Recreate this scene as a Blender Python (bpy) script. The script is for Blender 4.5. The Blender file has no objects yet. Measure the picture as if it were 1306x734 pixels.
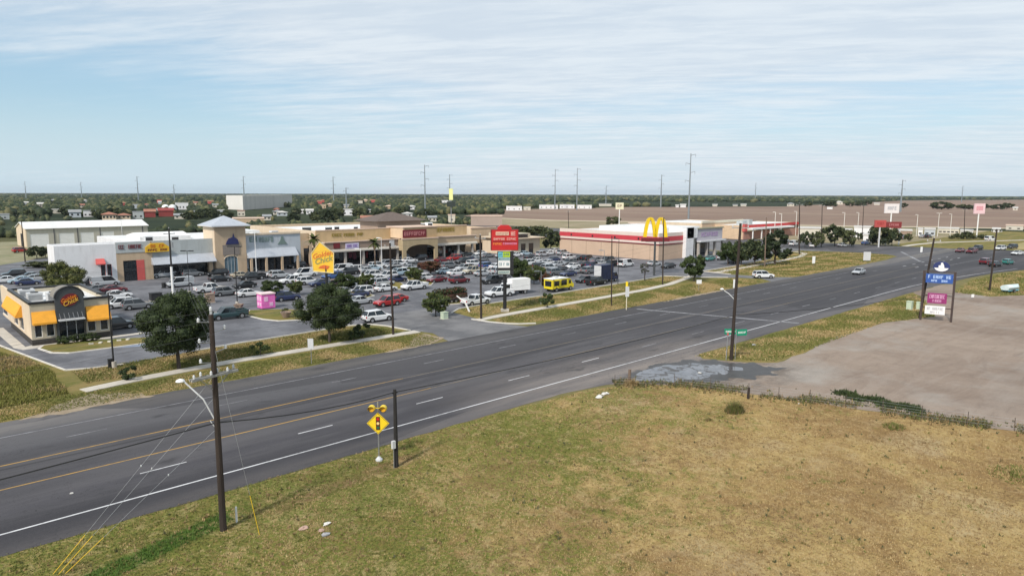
import bpy, math, random
import numpy as np
from mathutils import Vector, Matrix
random.seed(7); rng = np.random.default_rng(7)
R = math.radians
scene = bpy.context.scene
COL = scene.collection
CAMH = 19.5          # height of the drone above the highway
YAW = 46.6           # heading, degrees from the highway's axis (+X)
F = 871.0            # focal length in pixels of the 1306 px wide survey photo
TH = math.atan((367 - 246.3) / F); ROLL = R(0.19)

# ---------------------------------------------------------------- survey helpers: photo measurement -> metres on the ground
AX = R(YAW)
FW = (math.cos(AX), math.sin(AX)); RT = (math.sin(AX), -math.cos(AX))
def ray(px, py):
    x = (px - 653) / F; y = (367 - py) / F
    c, s = math.cos(ROLL), math.sin(ROLL)
    x, y = x * c + y * s, -x * s + y * c
    f = math.cos(TH) + y * math.sin(TH)
    return (RT[0] * x + FW[0] * f, RT[1] * x + FW[1] * f, -math.sin(TH) + y * math.cos(TH))
def P(px, py, z=0.0, push=0.0):
    d = ray(px, py); t = (z - CAMH) / d[2]
    x, y = d[0] * t, d[1] * t
    if push:
        k = 1 + push / math.hypot(x, y); x, y = x * k, y * k
    return x, y
def PD(px, dist):
    d = ray(px, 260); k = dist / math.hypot(d[0], d[1]); return d[0] * k, d[1] * k
def ZT(px, py, x, y):
    d = ray(px, py); return CAMH + math.hypot(x, y) / math.hypot(d[0], d[1]) * d[2]
def XA(px, n):
    d = ray(px, 340); return n / d[1] * d[0]
def YA(px, x):
    d = ray(px, 340); return x / d[0] * d[1]

# ---------------------------------------------------------------- materials
MATS = {}
def nodes_of(m):
    m.use_nodes = True; nt = m.node_tree; nt.nodes.clear()
    out = nt.nodes.new('ShaderNodeOutputMaterial'); b = nt.nodes.new('ShaderNodeBsdfPrincipled')
    nt.links.new(b.outputs[0], out.inputs[0]); return nt, b
def mat(name, rgb, rough=0.7, var=0.12, scale=1.5, metal=0.0, rgb2=None, bump=0.0, coat=0.0, spec=0.5, stretch=None, emit=None, grime=0.0):
    if name in MATS: return MATS[name]
    m = bpy.data.materials.new(name); nt, b = nodes_of(m); L = nt.links
    tc = nt.nodes.new('ShaderNodeTexCoord'); mp = nt.nodes.new('ShaderNodeMapping')
    L.new(tc.outputs['Object'], mp.inputs[0])
    if stretch: mp.inputs['Scale'].default_value = stretch
    n = nt.nodes.new('ShaderNodeTexNoise'); n.inputs['Scale'].default_value = scale; n.inputs['Detail'].default_value = 5
    n.inputs['Roughness'].default_value = 0.65
    L.new(mp.outputs[0], n.inputs['Vector'])
    r = nt.nodes.new('ShaderNodeValToRGB'); r.color_ramp.elements[0].position = 0.3; r.color_ramp.elements[1].position = 0.7
    c2 = rgb2 or tuple(min(1, c * (1 + var)) for c in rgb)
    c1 = rgb if rgb2 else tuple(c * (1 - var) for c in rgb)
    r.color_ramp.elements[0].color = (*c1, 1); r.color_ramp.elements[1].color = (*c2, 1)
    L.new(n.outputs['Fac'], r.inputs[0]); L.new(r.outputs[0], b.inputs['Base Color'])
    if grime or 'stucco' in name or 'wall' in name or 'siding' in name or 'roof' in name:     # weather streaks and blotches
        mp2 = nt.nodes.new('ShaderNodeMapping'); L.new(tc.outputs['Object'], mp2.inputs[0]); mp2.inputs['Scale'].default_value = (1,1,.18)
        n3 = nt.nodes.new('ShaderNodeTexNoise'); n3.inputs['Scale'].default_value = 1.3; n3.inputs['Detail'].default_value = 6; n3.inputs['Roughness'].default_value = .75; L.new(mp2.outputs[0], n3.inputs['Vector'])
        mr = nt.nodes.new('ShaderNodeMapRange'); mr.inputs[1].default_value = .48; mr.inputs[2].default_value = .72; mr.inputs[3].default_value = 0; mr.inputs[4].default_value = grime or .32; L.new(n3.outputs['Fac'], mr.inputs[0])
        mx = nt.nodes.new('ShaderNodeMix'); mx.data_type = 'RGBA'; L.new(mr.outputs[0], mx.inputs[0]); L.new(r.outputs[0], mx.inputs[6]); mx.inputs[7].default_value = (rgb[0]*.55, rgb[1]*.52, rgb[2]*.5, 1); L.new(mx.outputs[2], b.inputs['Base Color'])
    b.inputs['Roughness'].default_value = rough; b.inputs['Metallic'].default_value = metal
    b.inputs['Specular IOR Level'].default_value = spec
    if coat: b.inputs['Coat Weight'].default_value = coat; b.inputs['Coat Roughness'].default_value = 0.08
    if bump:
        bp = nt.nodes.new('ShaderNodeBump'); bp.inputs['Strength'].default_value = bump; bp.inputs['Distance'].default_value = 0.03
        n2 = nt.nodes.new('ShaderNodeTexNoise'); n2.inputs['Scale'].default_value = scale * 6; L.new(mp.outputs[0], n2.inputs['Vector'])
        L.new(n2.outputs['Fac'], bp.inputs['Height']); L.new(bp.outputs[0], b.inputs['Normal'])
    MATS[name] = m; return m

class G:
    """tiny node-graph helper for the ground sheets"""
    def __init__(s, name, rough=0.9, spec=0.25):
        s.m = bpy.data.materials.new(name); s.nt, s.b = nodes_of(s.m); s.b.inputs['Roughness'].default_value = rough
        s.b.inputs['Specular IOR Level'].default_value = spec
        s.tc = s.nt.nodes.new('ShaderNodeTexCoord'); s.co = s.tc.outputs['Object']; MATS[name] = s.m
        s.sep = s.nt.nodes.new('ShaderNodeSeparateXYZ'); s.nt.links.new(s.co, s.sep.inputs[0])
        s.X, s.Y = s.sep.outputs[0], s.sep.outputs[1]
    def noise(s, scale, detail=4, rough=0.6, stretch=None, rot=0, off=(0, 0, 0), dist=0.0):
        mp = s.nt.nodes.new('ShaderNodeMapping'); s.nt.links.new(s.co, mp.inputs[0])
        if stretch: mp.inputs['Scale'].default_value = stretch
        mp.inputs['Rotation'].default_value = (0, 0, rot); mp.inputs['Location'].default_value = off
        n = s.nt.nodes.new('ShaderNodeTexNoise'); n.inputs['Scale'].default_value = scale; n.inputs['Detail'].default_value = detail
        n.inputs['Roughness'].default_value = rough; n.inputs['Distortion'].default_value = dist
        s.nt.links.new(mp.outputs[0], n.inputs['Vector']); return n.outputs['Fac']
    def vor(s, scale, stretch=None):
        mp = s.nt.nodes.new('ShaderNodeMapping'); s.nt.links.new(s.co, mp.inputs[0])
        if stretch: mp.inputs['Scale'].default_value = stretch
        n = s.nt.nodes.new('ShaderNodeTexVoronoi'); n.inputs['Scale'].default_value = scale
        s.nt.links.new(mp.outputs[0], n.inputs['Vector']); return n
    def ramp(s, fac, a, b, lo=0.0, hi=1.0):
        n = s.nt.nodes.new('ShaderNodeMapRange'); n.inputs['From Min'].default_value = a; n.inputs['From Max'].default_value = b
        n.inputs['To Min'].default_value = lo; n.inputs['To Max'].default_value = hi
        s.nt.links.new(fac, n.inputs['Value']); return n.outputs[0]
    def math(s, op, a, b=None):
        n = s.nt.nodes.new('ShaderNodeMath'); n.operation = op
        for i, v in enumerate((a, b)):
            if v is None: continue
            if isinstance(v, (int, float)): n.inputs[i].default_value = v
            else: s.nt.links.new(v, n.inputs[i])
        return n.outputs[0]
    def mix(s, fac, a, b):
        n = s.nt.nodes.new('ShaderNodeMix'); n.data_type = 'RGBA'
        for k, v in ((0, fac), (6, a), (7, b)):
            if isinstance(v, tuple): n.inputs[k].default_value = (*v, 1)
            elif isinstance(v, (int, float)): n.inputs[k].default_value = v
            else: s.nt.links.new(v, n.inputs[k])
        return n.outputs[2]
    def band(s, v, c, half, soft):          # 1 inside |v-c|<half
        a = s.math('ABSOLUTE', s.math('SUBTRACT', v, c)); return s.ramp(a, half, half + soft, 1, 0)
    def done(s, col, rough=None, bump=None, dist=0.05, strength=0.4):
        s.nt.links.new(col, s.b.inputs['Base Color'])
        if rough is not None: s.nt.links.new(rough, s.b.inputs['Roughness'])
        if bump is not None:
            bp = s.nt.nodes.new('ShaderNodeBump'); bp.inputs['Strength'].default_value = strength; bp.inputs['Distance'].default_value = dist
            s.nt.links.new(bump, bp.inputs['Height']); s.nt.links.new(bp.outputs[0], s.b.inputs['Normal'])
        return s.m

# ---------------------------------------------------------------- mesh building
class MB:
    def __init__(s): s.v = []; s.f = []; s.mi = []; s.m = []
    def k(s, m):
        if m not in s.m: s.m.append(m)
        return s.m.index(m)
    def add(s, vs, fs, m):
        o = len(s.v); s.v += [tuple(v) for v in vs]; i = s.k(m)
        for f in fs: s.f.append(tuple(o + j for j in f)); s.mi.append(i)
    def box(s, x0, x1, y0, y1, z0, z1, m):
        s.add([(x0,y0,z0),(x1,y0,z0),(x1,y1,z0),(x0,y1,z0),(x0,y0,z1),(x1,y0,z1),(x1,y1,z1),(x0,y1,z1)],
              [(0,3,2,1),(4,5,6,7),(0,1,5,4),(1,2,6,5),(2,3,7,6),(3,0,4,7)], m)
    def obox(s, c, size, m, rz=0.0, ry=0.0):
        hx, hy, hz = size[0]/2, size[1]/2, size[2]/2; M = Matrix.Rotation(rz, 3, 'Z') @ Matrix.Rotation(ry, 3, 'Y')
        vs = []
        for dz in (-hz, hz):
            for dx, dy in ((-hx,-hy),(hx,-hy),(hx,hy),(-hx,hy)):
                w = M @ Vector((dx, dy, dz)); vs.append((c[0]+w.x, c[1]+w.y, c[2]+w.z))
        s.add(vs, [(0,3,2,1),(4,5,6,7),(0,1,5,4),(1,2,6,5),(2,3,7,6),(3,0,4,7)], m)
    def cyl(s, p0, p1, r0, r1, m, n=10, cap=True):
        p0, p1 = Vector(p0), Vector(p1); d = (p1 - p0).normalized()
        u = d.orthogonal().normalized(); w = d.cross(u); vs = []
        for p, r in ((p0, r0), (p1, r1)):
            for i in range(n):
                a = 2 * math.pi * i / n; q = p + (u * math.cos(a) + w * math.sin(a)) * r; vs.append(tuple(q))
        fs = [(i, (i+1) % n, n + (i+1) % n, n + i) for i in range(n)]
        if cap: fs += [tuple(range(n-1, -1, -1)), tuple(range(n, 2*n))]
        s.add(vs, fs, m)
    def tube(s, pts, r, m, n=5):
        pts = [Vector(p) for p in pts]; vs = []; rr = r if isinstance(r, (list, tuple)) else [r]*len(pts)
        for i, p in enumerate(pts):
            d = (pts[min(i+1, len(pts)-1)] - pts[max(i-1, 0)]).normalized()
            u = d.cross(Vector((0,0,1))); u = u.normalized() if u.length > 1e-3 else Vector((1,0,0)); w = u.cross(d)
            for k in range(n):
                a = 2*math.pi*k/n; vs.append(tuple(p + (u*math.cos(a) + w*math.sin(a))*rr[i]))
        fs = [(i*n+k, i*n+(k+1)%n, (i+1)*n+(k+1)%n, (i+1)*n+k) for i in range(len(pts)-1) for k in range(n)]
        fs += [tuple(range(n-1,-1,-1)), tuple(range((len(pts)-1)*n, len(pts)*n))]
        s.add(vs, fs, m)
    def prism(s, outline, z0, z1, m, mtop=None):      # outline CCW in xy
        n = len(outline); vs = [(x,y,z0) for x,y in outline] + [(x,y,z1) for x,y in outline]
        s.add(vs, [(i,(i+1)%n,n+(i+1)%n,n+i) for i in range(n)] + [tuple(range(n-1,-1,-1))], m)
        s.add([(x,y,z1) for x,y in outline], [tuple(range(n))], mtop or m)
    def xprism(s, outline, y0, y1, m):                # outline in (x,z), extruded along y
        n = len(outline); vs = [(x,y0,z) for x,z in outline] + [(x,y1,z) for x,z in outline]
        s.add(vs, [(i,n+i,n+(i+1)%n,(i+1)%n) for i in range(n)] + [tuple(range(n)), tuple(range(2*n-1,n-1,-1))], m)
    def yprism(s, outline, x0, x1, m):                # outline in (y,z), extruded along x
        n = len(outline); vs = [(x0,y,z) for y,z in outline] + [(x1,y,z) for y,z in outline]
        s.add(vs, [(i,(i+1)%n,n+(i+1)%n,n+i) for i in range(n)] + [tuple(range(n-1,-1,-1)), tuple(range(n,2*n))], m)
    def lathe(s, prof, c, m, n=16):
        vs = []; 
        for r, z in prof:
            for i in range(n):
                a = 2*math.pi*i/n; vs.append((c[0]+r*math.cos(a), c[1]+r*math.sin(a), c[2]+z))
        fs = [(j*n+i, j*n+(i+1)%n, (j+1)*n+(i+1)%n, (j+1)*n+i) for j in range(len(prof)-1) for i in range(n)]
        fs += [tuple(range(n-1,-1,-1)), tuple(range((len(prof)-1)*n, len(prof)*n))]
        s.add(vs, fs, m)
    def mesh(s, name, off=(0,0,0), smooth=False):
        me = bpy.data.meshes.new(name)
        me.from_pydata([(x-off[0], y-off[1], z-off[2]) for x,y,z in s.v], [], s.f)
        for m in s.m: me.materials.append(m)
        me.polygons.foreach_set('material_index', s.mi)
        if smooth: me.polygons.foreach_set('use_smooth', [True]*len(me.polygons))
        me.update(); return me
    def build(s, name, parent=None, origin=None, smooth=False):
        off = parent_world(parent) if parent is not None else (origin or (0,0,0))
        o = bpy.data.objects.new(name, s.mesh(name, off, smooth)); COL.objects.link(o)
        if parent is not None: o.parent = parent
        else: o.location = off
        return o
def parent_world(p):
    x = y = z = 0.0
    while p is not None: x += p.location[0]; y += p.location[1]; z += p.location[2]; p = p.parent
    return (x, y, z)
def np_mesh(name, V, Fq, mats, mi=None, smooth=False):
    """V (n,3); Fq (m,k) faces of k corners"""
    me = bpy.data.meshes.new(name); V = np.asarray(V, dtype=np.float32); Fq = np.asarray(Fq, dtype=np.int32)
    k = Fq.shape[1]; me.vertices.add(len(V)); me.vertices.foreach_set('co', V.ravel())
    me.loops.add(Fq.size); me.loops.foreach_set('vertex_index', Fq.ravel())
    me.polygons.add(len(Fq)); me.polygons.foreach_set('loop_start', np.arange(len(Fq), dtype=np.int32)*k)
    for m in mats: me.materials.append(m)
    if mi is not None: me.polygons.foreach_set('material_index', np.asarray(mi, dtype=np.int32))
    if smooth: me.polygons.foreach_set('use_smooth', np.ones(len(Fq), dtype=bool))
    me.update(calc_edges=True); me.validate(); return me
def tag(o, label, cat=None, group=None, kind=None):
    if label: o['label'] = label
    if cat: o['category'] = cat
    if group: o['group'] = group
    if kind: o['kind'] = kind
    return o
def thing(name, label, cat, loc=(0,0,0), group=None):
    o = bpy.data.objects.new(name, None); COL.objects.link(o); o.empty_display_size = 0.3
    o.location = loc; return tag(o, label, cat, group)
def part(name, me, parent):
    o = bpy.data.objects.new(name, me); COL.objects.link(o); o.parent = parent; return o
def dup(root, loc, rz=0.0, sc=1.0, label=None, group=None):
    r = root.copy(); COL.objects.link(r); r.location = loc; r.rotation_euler = (0,0,rz)
    r.scale = (sc,sc,sc) if isinstance(sc,(int,float)) else sc
    if label: r['label'] = label
    if group: r['group'] = group
    for ch in root.children:
        c = ch.copy(); COL.objects.link(c); c.parent = r
        for g in ch.children:
            d = g.copy(); COL.objects.link(d); d.parent = c
    return r
def place(o, loc, rz=0.0, sc=1.0):
    o.location = loc; o.rotation_euler = (0,0,rz); o.scale = (sc,sc,sc) if isinstance(sc,(int,float)) else sc; return o
def jag(poly, step=2.0, amp=0.12, closed=True):
    out = []; n = len(poly)
    for i in range(n if closed else n-1):
        a, b = poly[i], poly[(i+1)%n]; d = math.hypot(b[0]-a[0], b[1]-a[1]); k = max(1, int(d/step))
        for j in range(k):
            t = j/k; x = a[0]+(b[0]-a[0])*t; y = a[1]+(b[1]-a[1])*t
            if j: x += random.uniform(-amp,amp); y += random.uniform(-amp,amp)
            out.append((x,y))
    return out
def sheet(name, poly, z, m, kind='structure', jagged=0.0, step=2.0):
    if jagged: poly = jag(poly, step, jagged)
    import bmesh
    bm = bmesh.new(); vs = [bm.verts.new((x,y,z)) for x,y in poly]; f = bm.faces.new(vs)
    bm.normal_update()
    if f.normal.z < 0: f.normal_flip()
    bmesh.ops.triangulate(bm, faces=[f]); me = bpy.data.meshes.new(name); bm.to_mesh(me); bm.free(); me.materials.append(m)
    o = bpy.data.objects.new(name, me); COL.objects.link(o)
    if kind: o['kind'] = kind
    return o
def glyphs(mb, x0, x1, z0, z1, n, place_fn, m, depth=0.04, seed=1):
    """row of letter-like raised strokes; place_fn(u,z,d)->(x,y,z)"""
    r = random.Random(seed); w = (x1-x0)/n; h = z1-z0; t = min(w*0.24, h*0.24)
    def bx(a,b,c,d):
        q = [place_fn(u,z,dd) for dd in (0,depth) for u,z in ((a,c),(b,c),(b,d),(a,d))]
        mb.add(q, [(0,1,2,3),(7,6,5,4),(0,4,5,1),(1,5,6,2),(2,6,7,3),(3,7,4,0)], m)
    for i in range(n):
        if r.random() < 0.08 and 0 < i < n-1: continue
        a = x0+i*w+w*0.1; b = a+w*0.74; k = r.randrange(6)
        bx(a, a+t, z0, z1)
        if k in (0,1,3): bx(b-t, b, z0, z1)
        if k in (0,2,4,5): bx(a+t, b if k != 0 else b-t, z1-t, z1)
        if k in (2,3,5,1): bx(a+t, b if k in (2,5) else b-t, (z0+z1)/2-t/2, (z0+z1)/2+t/2)
        if k in (2,4,0): bx(a+t, b if k != 0 else b-t, z0, z0+t)
def lettering(text, size, m, depth=0.02, shear=0.0):
    cu = bpy.data.curves.new('lettering', 'FONT'); cu.body = text; cu.size = size; cu.extrude = depth; cu.shear = shear
    cu.align_x = 'CENTER'; cu.align_y = 'CENTER'; cu.offset = size*0.012
    o = bpy.data.objects.new('lettering', cu); COL.objects.link(o)
    bpy.context.view_layer.update()
    me = bpy.data.meshes.new_from_object(o.evaluated_get(bpy.context.evaluated_depsgraph_get()))
    me.materials.clear(); me.materials.append(m); bpy.data.objects.remove(o); return me
def text_part(name, parent, text, size, m, loc, rot=(R(90),0,0), shear=0.0, depth=0.02):
    me = lettering(text, size, m, depth, shear); o = bpy.data.objects.new(name, me); COL.objects.link(o); o.parent = parent
    off = parent_world(parent); o.location = (loc[0]-off[0], loc[1]-off[1], loc[2]-off[2]); o.rotation_euler = rot; return o
# ================================================================ colours
white = mat('white_paint', (0.78,0.78,0.77), 0.55, 0.05, 0.6)
white_wall = mat('white_stucco', (0.74,0.74,0.75), 0.8, 0.05, 0.35)
roofw = mat('white_roof_membrane', (0.70,0.70,0.69), 0.75, 0.10, 0.15)
cream = mat('cream_stucco', (0.66,0.54,0.40), 0.85, 0.05, 0.5)  # also paints the sunlit left faces of darker walls
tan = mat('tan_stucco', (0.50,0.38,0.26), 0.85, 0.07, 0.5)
tan2 = mat('ochre_stucco', (0.47,0.33,0.18), 0.85, 0.08, 0.5)
brownst = mat('brown_stucco', (0.30,0.22,0.17), 0.85, 0.08, 0.5)
greyside = mat('grey_siding', (0.42,0.45,0.45), 0.8, 0.06, 0.5)
bluegrey = mat('pale_blue_siding', (0.45,0.49,0.53), 0.7, 0.06, 0.5)
zinc = mat('pale_metal_roof', (0.50,0.53,0.58), 0.45, 0.06, 0.6, metal=0.3)
glass = mat('dark_glass', (0.015,0.02,0.025), 0.12, 0.3, 0.8, spec=0.7)
glassb = mat('blue_grey_glass', (0.10,0.16,0.20), 0.15, 0.3, 0.6, spec=0.7)
dark = mat('dark_recess', (0.02,0.02,0.022), 0.7, 0.3, 0.6)
blackm = mat('black_metal', (0.02,0.02,0.022), 0.45, 0.2, 2)
greym = mat('galvanised_metal', (0.38,0.39,0.40), 0.4, 0.12, 3, metal=0.6)
lightgrey = mat('light_grey_paint', (0.55,0.56,0.57), 0.5, 0.08, 2)
wood = mat('creosote_wood', (0.032,0.022,0.017), 0.85, 0.35, 3, stretch=(1,1,0.15), bump=0.4)
woodl = mat('weathered_wood', (0.17,0.12,0.09), 0.85, 0.3, 3, stretch=(1,1,0.15))
greywood = mat('grey_weathered_wood', (0.32,0.31,0.29), 0.8, 0.2, 3)
concrete = mat('concrete', (0.50,0.46,0.40), 0.85, 0.12, 0.8, bump=0.2)
yellowp = mat('yellow_paint', (0.80,0.50,0.02), 0.5, 0.06, 2)
signyel = mat('sign_yellow', (0.85,0.60,0.02), 0.45, 0.03, 2)
orange = mat('orange_awning', (0.80,0.36,0.03), 0.7, 0.10, 1.5)
red = mat('sign_red', (0.50,0.02,0.02), 0.45, 0.10, 1)
redl = mat('faded_red', (0.55,0.10,0.09), 0.6, 0.10, 0.6)
dred = mat('dark_red', (0.16,0.015,0.02), 0.5, 0.15, 1)
blue = mat('sign_blue', (0.03,0.09,0.33), 0.4, 0.12, 2)
magenta = mat('sign_magenta', (0.26,0.03,0.14), 0.4, 0.15, 2)
pinkm = mat('pink_paint', (0.75,0.16,0.50), 0.5, 0.12, 3)
greens = mat('sign_green', (0.0,0.26,0.14), 0.4, 0.06, 2)
teal = mat('teal_panel', (0.15,0.45,0.55), 0.5, 0.2, 2)
lime = mat('lime_panel', (0.40,0.55,0.03), 0.5, 0.2, 2)
rubber = mat('tyre_rubber', (0.015,0.015,0.015), 0.85, 0.2, 6)
amber = mat('amber_lens', (0.75,0.40,0.03), 0.3, 0.1, 6)
char = mat('charcoal_cladding', (0.055,0.06,0.065), 0.6, 0.1, 1)
beige = mat('beige_stucco', (0.48,0.43,0.33), 0.85, 0.06, 0.6)
stoneb = mat('dark_stone_base', (0.04,0.035,0.03), 0.8, 0.4, 4)
shingle = mat('brown_shingles', (0.13,0.10,0.085), 0.9, 0.15, 1.2)
olive_let = mat('olive_letters', (0.22,0.16,0.02), 0.6, 0.1, 1)

# ================================================================ ground sheets
# --- base ground: rough grass, turning to wooded country far off
g = G('country_ground_mat', 0.95, 0.1)
n1 = g.noise(0.006, 6, 0.7); n2 = g.noise(0.05, 5, 0.7); n3 = g.noise(0.8, 4, 0.7); n4 = g.noise(0.0011, 4, 0.6, off=(300,0,0))
c = g.mix(g.ramp(n2, 0.4, 0.62), (0.17,0.145,0.06), (0.10,0.11,0.035))
c = g.mix(g.ramp(n3, 0.35, 0.7, 0, 0.5), c, (0.25,0.20,0.11))
dist = g.math('SQRT', g.math('ADD', g.math('MULTIPLY', g.X, g.X), g.math('MULTIPLY', g.Y, g.Y)))
far = g.ramp(dist, 260, 420)
fc = g.mix(g.ramp(n4, 0.56, 0.60), g.mix(g.ramp(n1, 0.4, 0.6), (0.018,0.028,0.014), (0.040,0.050,0.024)), (0.12,0.105,0.06))
c = g.mix(far, c, fc)
ground_m = g.done(c, bump=n3, dist=0.1)
RAD = 11500
sheet('ground', [(RAD*math.cos(2*math.pi*i/48), RAD*math.sin(2*math.pi*i/48)) for i in range(48)], 0.0, ground_m)

# --- mown lot in the foreground
g = G('mown_lot_mat', 0.95, 0.15)
big = g.noise(0.09, 4, 0.6); mid = g.noise(0.55, 5, 0.7, dist=0.6); fine = g.noise(4.5, 5, 0.75); fine2 = g.noise(14, 3, 0.7); str1 = g.noise(1.3, 4, 0.7, stretch=(0.25,1,1), rot=R(-25))
tanc = g.mix(g.ramp(str1, 0.3, 0.7), (0.34,0.235,0.09), (0.46,0.34,0.15))
tanc = g.mix(g.ramp(g.noise(0.13,4,0.7,off=(7,3,0),dist=1.0), 0.46, 0.60, 0, 0.75), tanc, (0.235,0.140,0.060))
tanc = g.mix(g.ramp(g.noise(0.07,4,0.7,off=(1,8,0)), 0.52, 0.62, 0, 0.6), tanc, (0.42,0.33,0.20))
greenm = g.math('ADD', g.ramp(g.Y, 8, 40, -0.16, 0.20), g.ramp(g.X, 12, 55, 0.15, -0.11))
gm = g.ramp(g.math('ADD', g.math('ADD', g.math('MULTIPLY', big, 0.6), g.math('MULTIPLY', mid, 0.85)), greenm), 0.70, 0.84)
gm = g.math('MULTIPLY', gm, g.ramp(fine, 0.3, 0.55, 0.35, 1.0))
c = g.mix(gm, tanc, g.mix(g.ramp(fine, 0.35, 0.65), (0.20,0.19,0.042), (0.095,0.135,0.022)))
lush = g.math('MULTIPLY', g.band(g.math('SUBTRACT', g.Y, g.math('MULTIPLY', g.X, 0.28)), 36.2, 0.6, 0.7), g.ramp(g.X, 13.5, 17, 1, 0))
c = g.mix(g.math('MULTIPLY', lush, g.ramp(fine, 0.25, 0.5, 0.5, 1)), c, (0.05,0.105,0.012))
rut = g.math('MULTIPLY', g.band(g.math('SUBTRACT', g.Y, g.math('MULTIPLY', g.X, 0.1)), 37.6, 0.5, 0.5), g.band(g.X, 23, 5, 4))
c = g.mix(g.math('MULTIPLY', rut, g.ramp(mid, 0.35, 0.6, 0.2, 0.8)), c, (0.19,0.11,0.065))
c = g.mix(g.ramp(g.noise(1.1,6,0.85,stretch=(1,.5,1),rot=R(30),dist=1.0), 0.50, 0.60, 0, 0.55), c, (0.175,0.115,0.045))
c = g.mix(g.ramp(g.noise(0.45,6,0.8,off=(4,9,0),dist=1.5), 0.52, 0.60, 0, 0.5), c, (0.44,0.33,0.17))
c = g.mix(g.ramp(fine2, 0.55, 0.78, 0, 0.35), c, (0.13,0.095,0.04))
c = g.mix(g.ramp(fine, 0.62, 0.80, 0, 0.4), c, (0.50,0.39,0.21))
lot_m = g.done(c, bump=g.math('ADD', fine, mid), dist=0.12, strength=1.0)
FENCE = [(54.5,42.2),(59.2,38.2),(61.8,31.4),(63.6,26.1),(66.0,17.3),(68.2,11.0),(74,-12),(82,-45)]
lot = [(-60,-50),(82,-45)] + [(74,-12),(68.2,11.0),(66.0,17.3),(63.6,26.1),(61.8,31.4),(59.2,38.0),(54.8,41.8),(50,43.2),(40,43.7),(20,44.0),(-60,44.2)]
sheet('grass_lot', lot, 0.006, lot_m, jagged=0.25, step=1.5)

# --- mown verges on both sides
g = G('verge_mat', 0.95, 0.15)
a1 = g.noise(0.35, 5, 0.7, stretch=(0.4,1,1)); a2 = g.noise(3.5, 5, 0.75); a3 = g.noise(0.08, 3, 0.6)
a1 = g.math('ADD', g.math('MULTIPLY', a1, .6), g.math('MULTIPLY', g.noise(0.12,5,.75,dist=1.0,off=(5,0,0)), .4)); c = g.mix(g.ramp(a1, 0.42, 0.58), (0.23,0.175,0.07), (0.11,0.12,0.028))
c = g.mix(g.ramp(a3, 0.45, 0.65, 0, 0.6), c, (0.23,0.18,0.05))
c = g.mix(g.ramp(a2, 0.55, 0.8, 0, 0.6), c, (0.09,0.09,0.03))
c = g.mix(g.ramp(a2, 0.2, 0.4, 0.5, 0), c, (0.38,0.31,0.16))
verge_m = g.done(c, bump=a2, dist=0.1, strength=0.6)
sheet('verge_far_left', [(-60,70.3),(52,70.6),(55.2,72.5),(56.5,76.0),(55.4,79.5),(54.3,84.5),(50.5,88.6),(42,88.0),(33.5,87.6),(28.4,87.0),(20,85.4),(14.6,86.8),(13.2,95.0),(11.5,104),(9.0,112),(9,160),(-60,160)], 0.012, verge_m, jagged=0.2)
sheet('verge_far_right', [(68.6,74.5),(72.0,71.5),(77,70.4),(106,70.4),(120,70.6),(138,70.6),(147.5,71.2),(150,74.5),(148,79),(142,84.5),(138,92),(118.4,91.4),(95,90.2),(79,90.0),(72,89.2),(68.6,86.9),(67.2,81)], 0.012, verge_m, jagged=0.15)
sheet('verge_corner', [(154.5,74.5),(158,70.8),(200,70.6),(225,72),(240,74.0),(243.5,78),(242,86),(236,104),(214,104),(200,96),(165,94),(153,92),(152.5,84)], 0.012, verge_m, jagged=0.15)
sheet('verge_near_right', [(70.8,44.2),(77,43.6),(130,43.6),(150,43.4),(153,42.0),(147,39.9),(140,37.5),(124,31.6),(113,35.4),(94,36.1),(82,35.2),(76,35.2),(73.2,37.8),(70.6,41.5)], 0.012, verge_m, jagged=0.2)
sheet('verge_driveway_side', [(158,37.6),(168,39.4),(185,41.0),(200,40.0),(222,36.2),(260,20),(260,-10),(200,-10),(164,26),(157,31.0)], 0.012, verge_m, jagged=0.2)
sheet('verge_beyond_crossing', [(287,88),(288,72),(296,52),(330,28),(420,-30),(448,-30),(448,160),(300,160),(292,110)], 0.012, verge_m, jagged=0.3)
sheet('verge_dry_left', [(-60,160),(9,160),(10,200),(28,206),(70,214),(90,240),(90,330),(-60,330)], 0.008, mat('dry_waste_ground', (0.30,0.26,0.17), 0.95, rgb2=(0.14,0.15,0.06), scale=0.12))

# --- highway
g = G('highway_asphalt_mat', 0.82, 0.35)
s1 = g.noise(0.35, 5, 0.7, stretch=(0.06,1,1)); s2 = g.noise(0.05, 4, 0.6, stretch=(0.5,1,1)); s3 = g.noise(12, 4, 0.8)
s4 = g.noise(0.6, 5, 0.7, stretch=(0.12,1,1), off=(3,1,0))
c = g.mix(g.ramp(s1, 0.35, 0.65), (0.040,0.038,0.044), (0.068,0.064,0.071))
lane = g.ramp(g.math('ABSOLUTE', g.math('SUBTRACT', g.math('FRACT', g.math('DIVIDE', g.math('SUBTRACT', g.Y, 47.0), 3.84)), 0.5)), 0.12, 0.3)
c = g.mix(g.math('MULTIPLY', g.math('SUBTRACT', 1.0, lane), 0.30), c, (0.035,0.034,0.037))
c = g.mix(g.ramp(g.Y, 58.5, 63.0, 0, 0.55), c, (0.105,0.103,0.108))
c = g.mix(g.math('MULTIPLY', g.ramp(s2, 0.48, 0.66), 0.45), c, (0.105,0.10,0.105))
c = g.mix(g.math('MULTIPLY', g.band(g.Y, 69.2, 1.6, 1.2), g.ramp(s4, 0.35, 0.6, 0.2, 0.75)), c, (0.22,0.20,0.175))
c = g.mix(g.math('MULTIPLY', g.band(g.Y, 44.3, 0.9, 1.0), g.ramp(s4, 0.35, 0.6, 0.1, 0.55)), c, (0.16,0.14,0.13))
mud = g.math('MULTIPLY', g.band(g.X, 62, 12, 14), g.ramp(g.Y, 46, 54, 1, 0))
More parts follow.
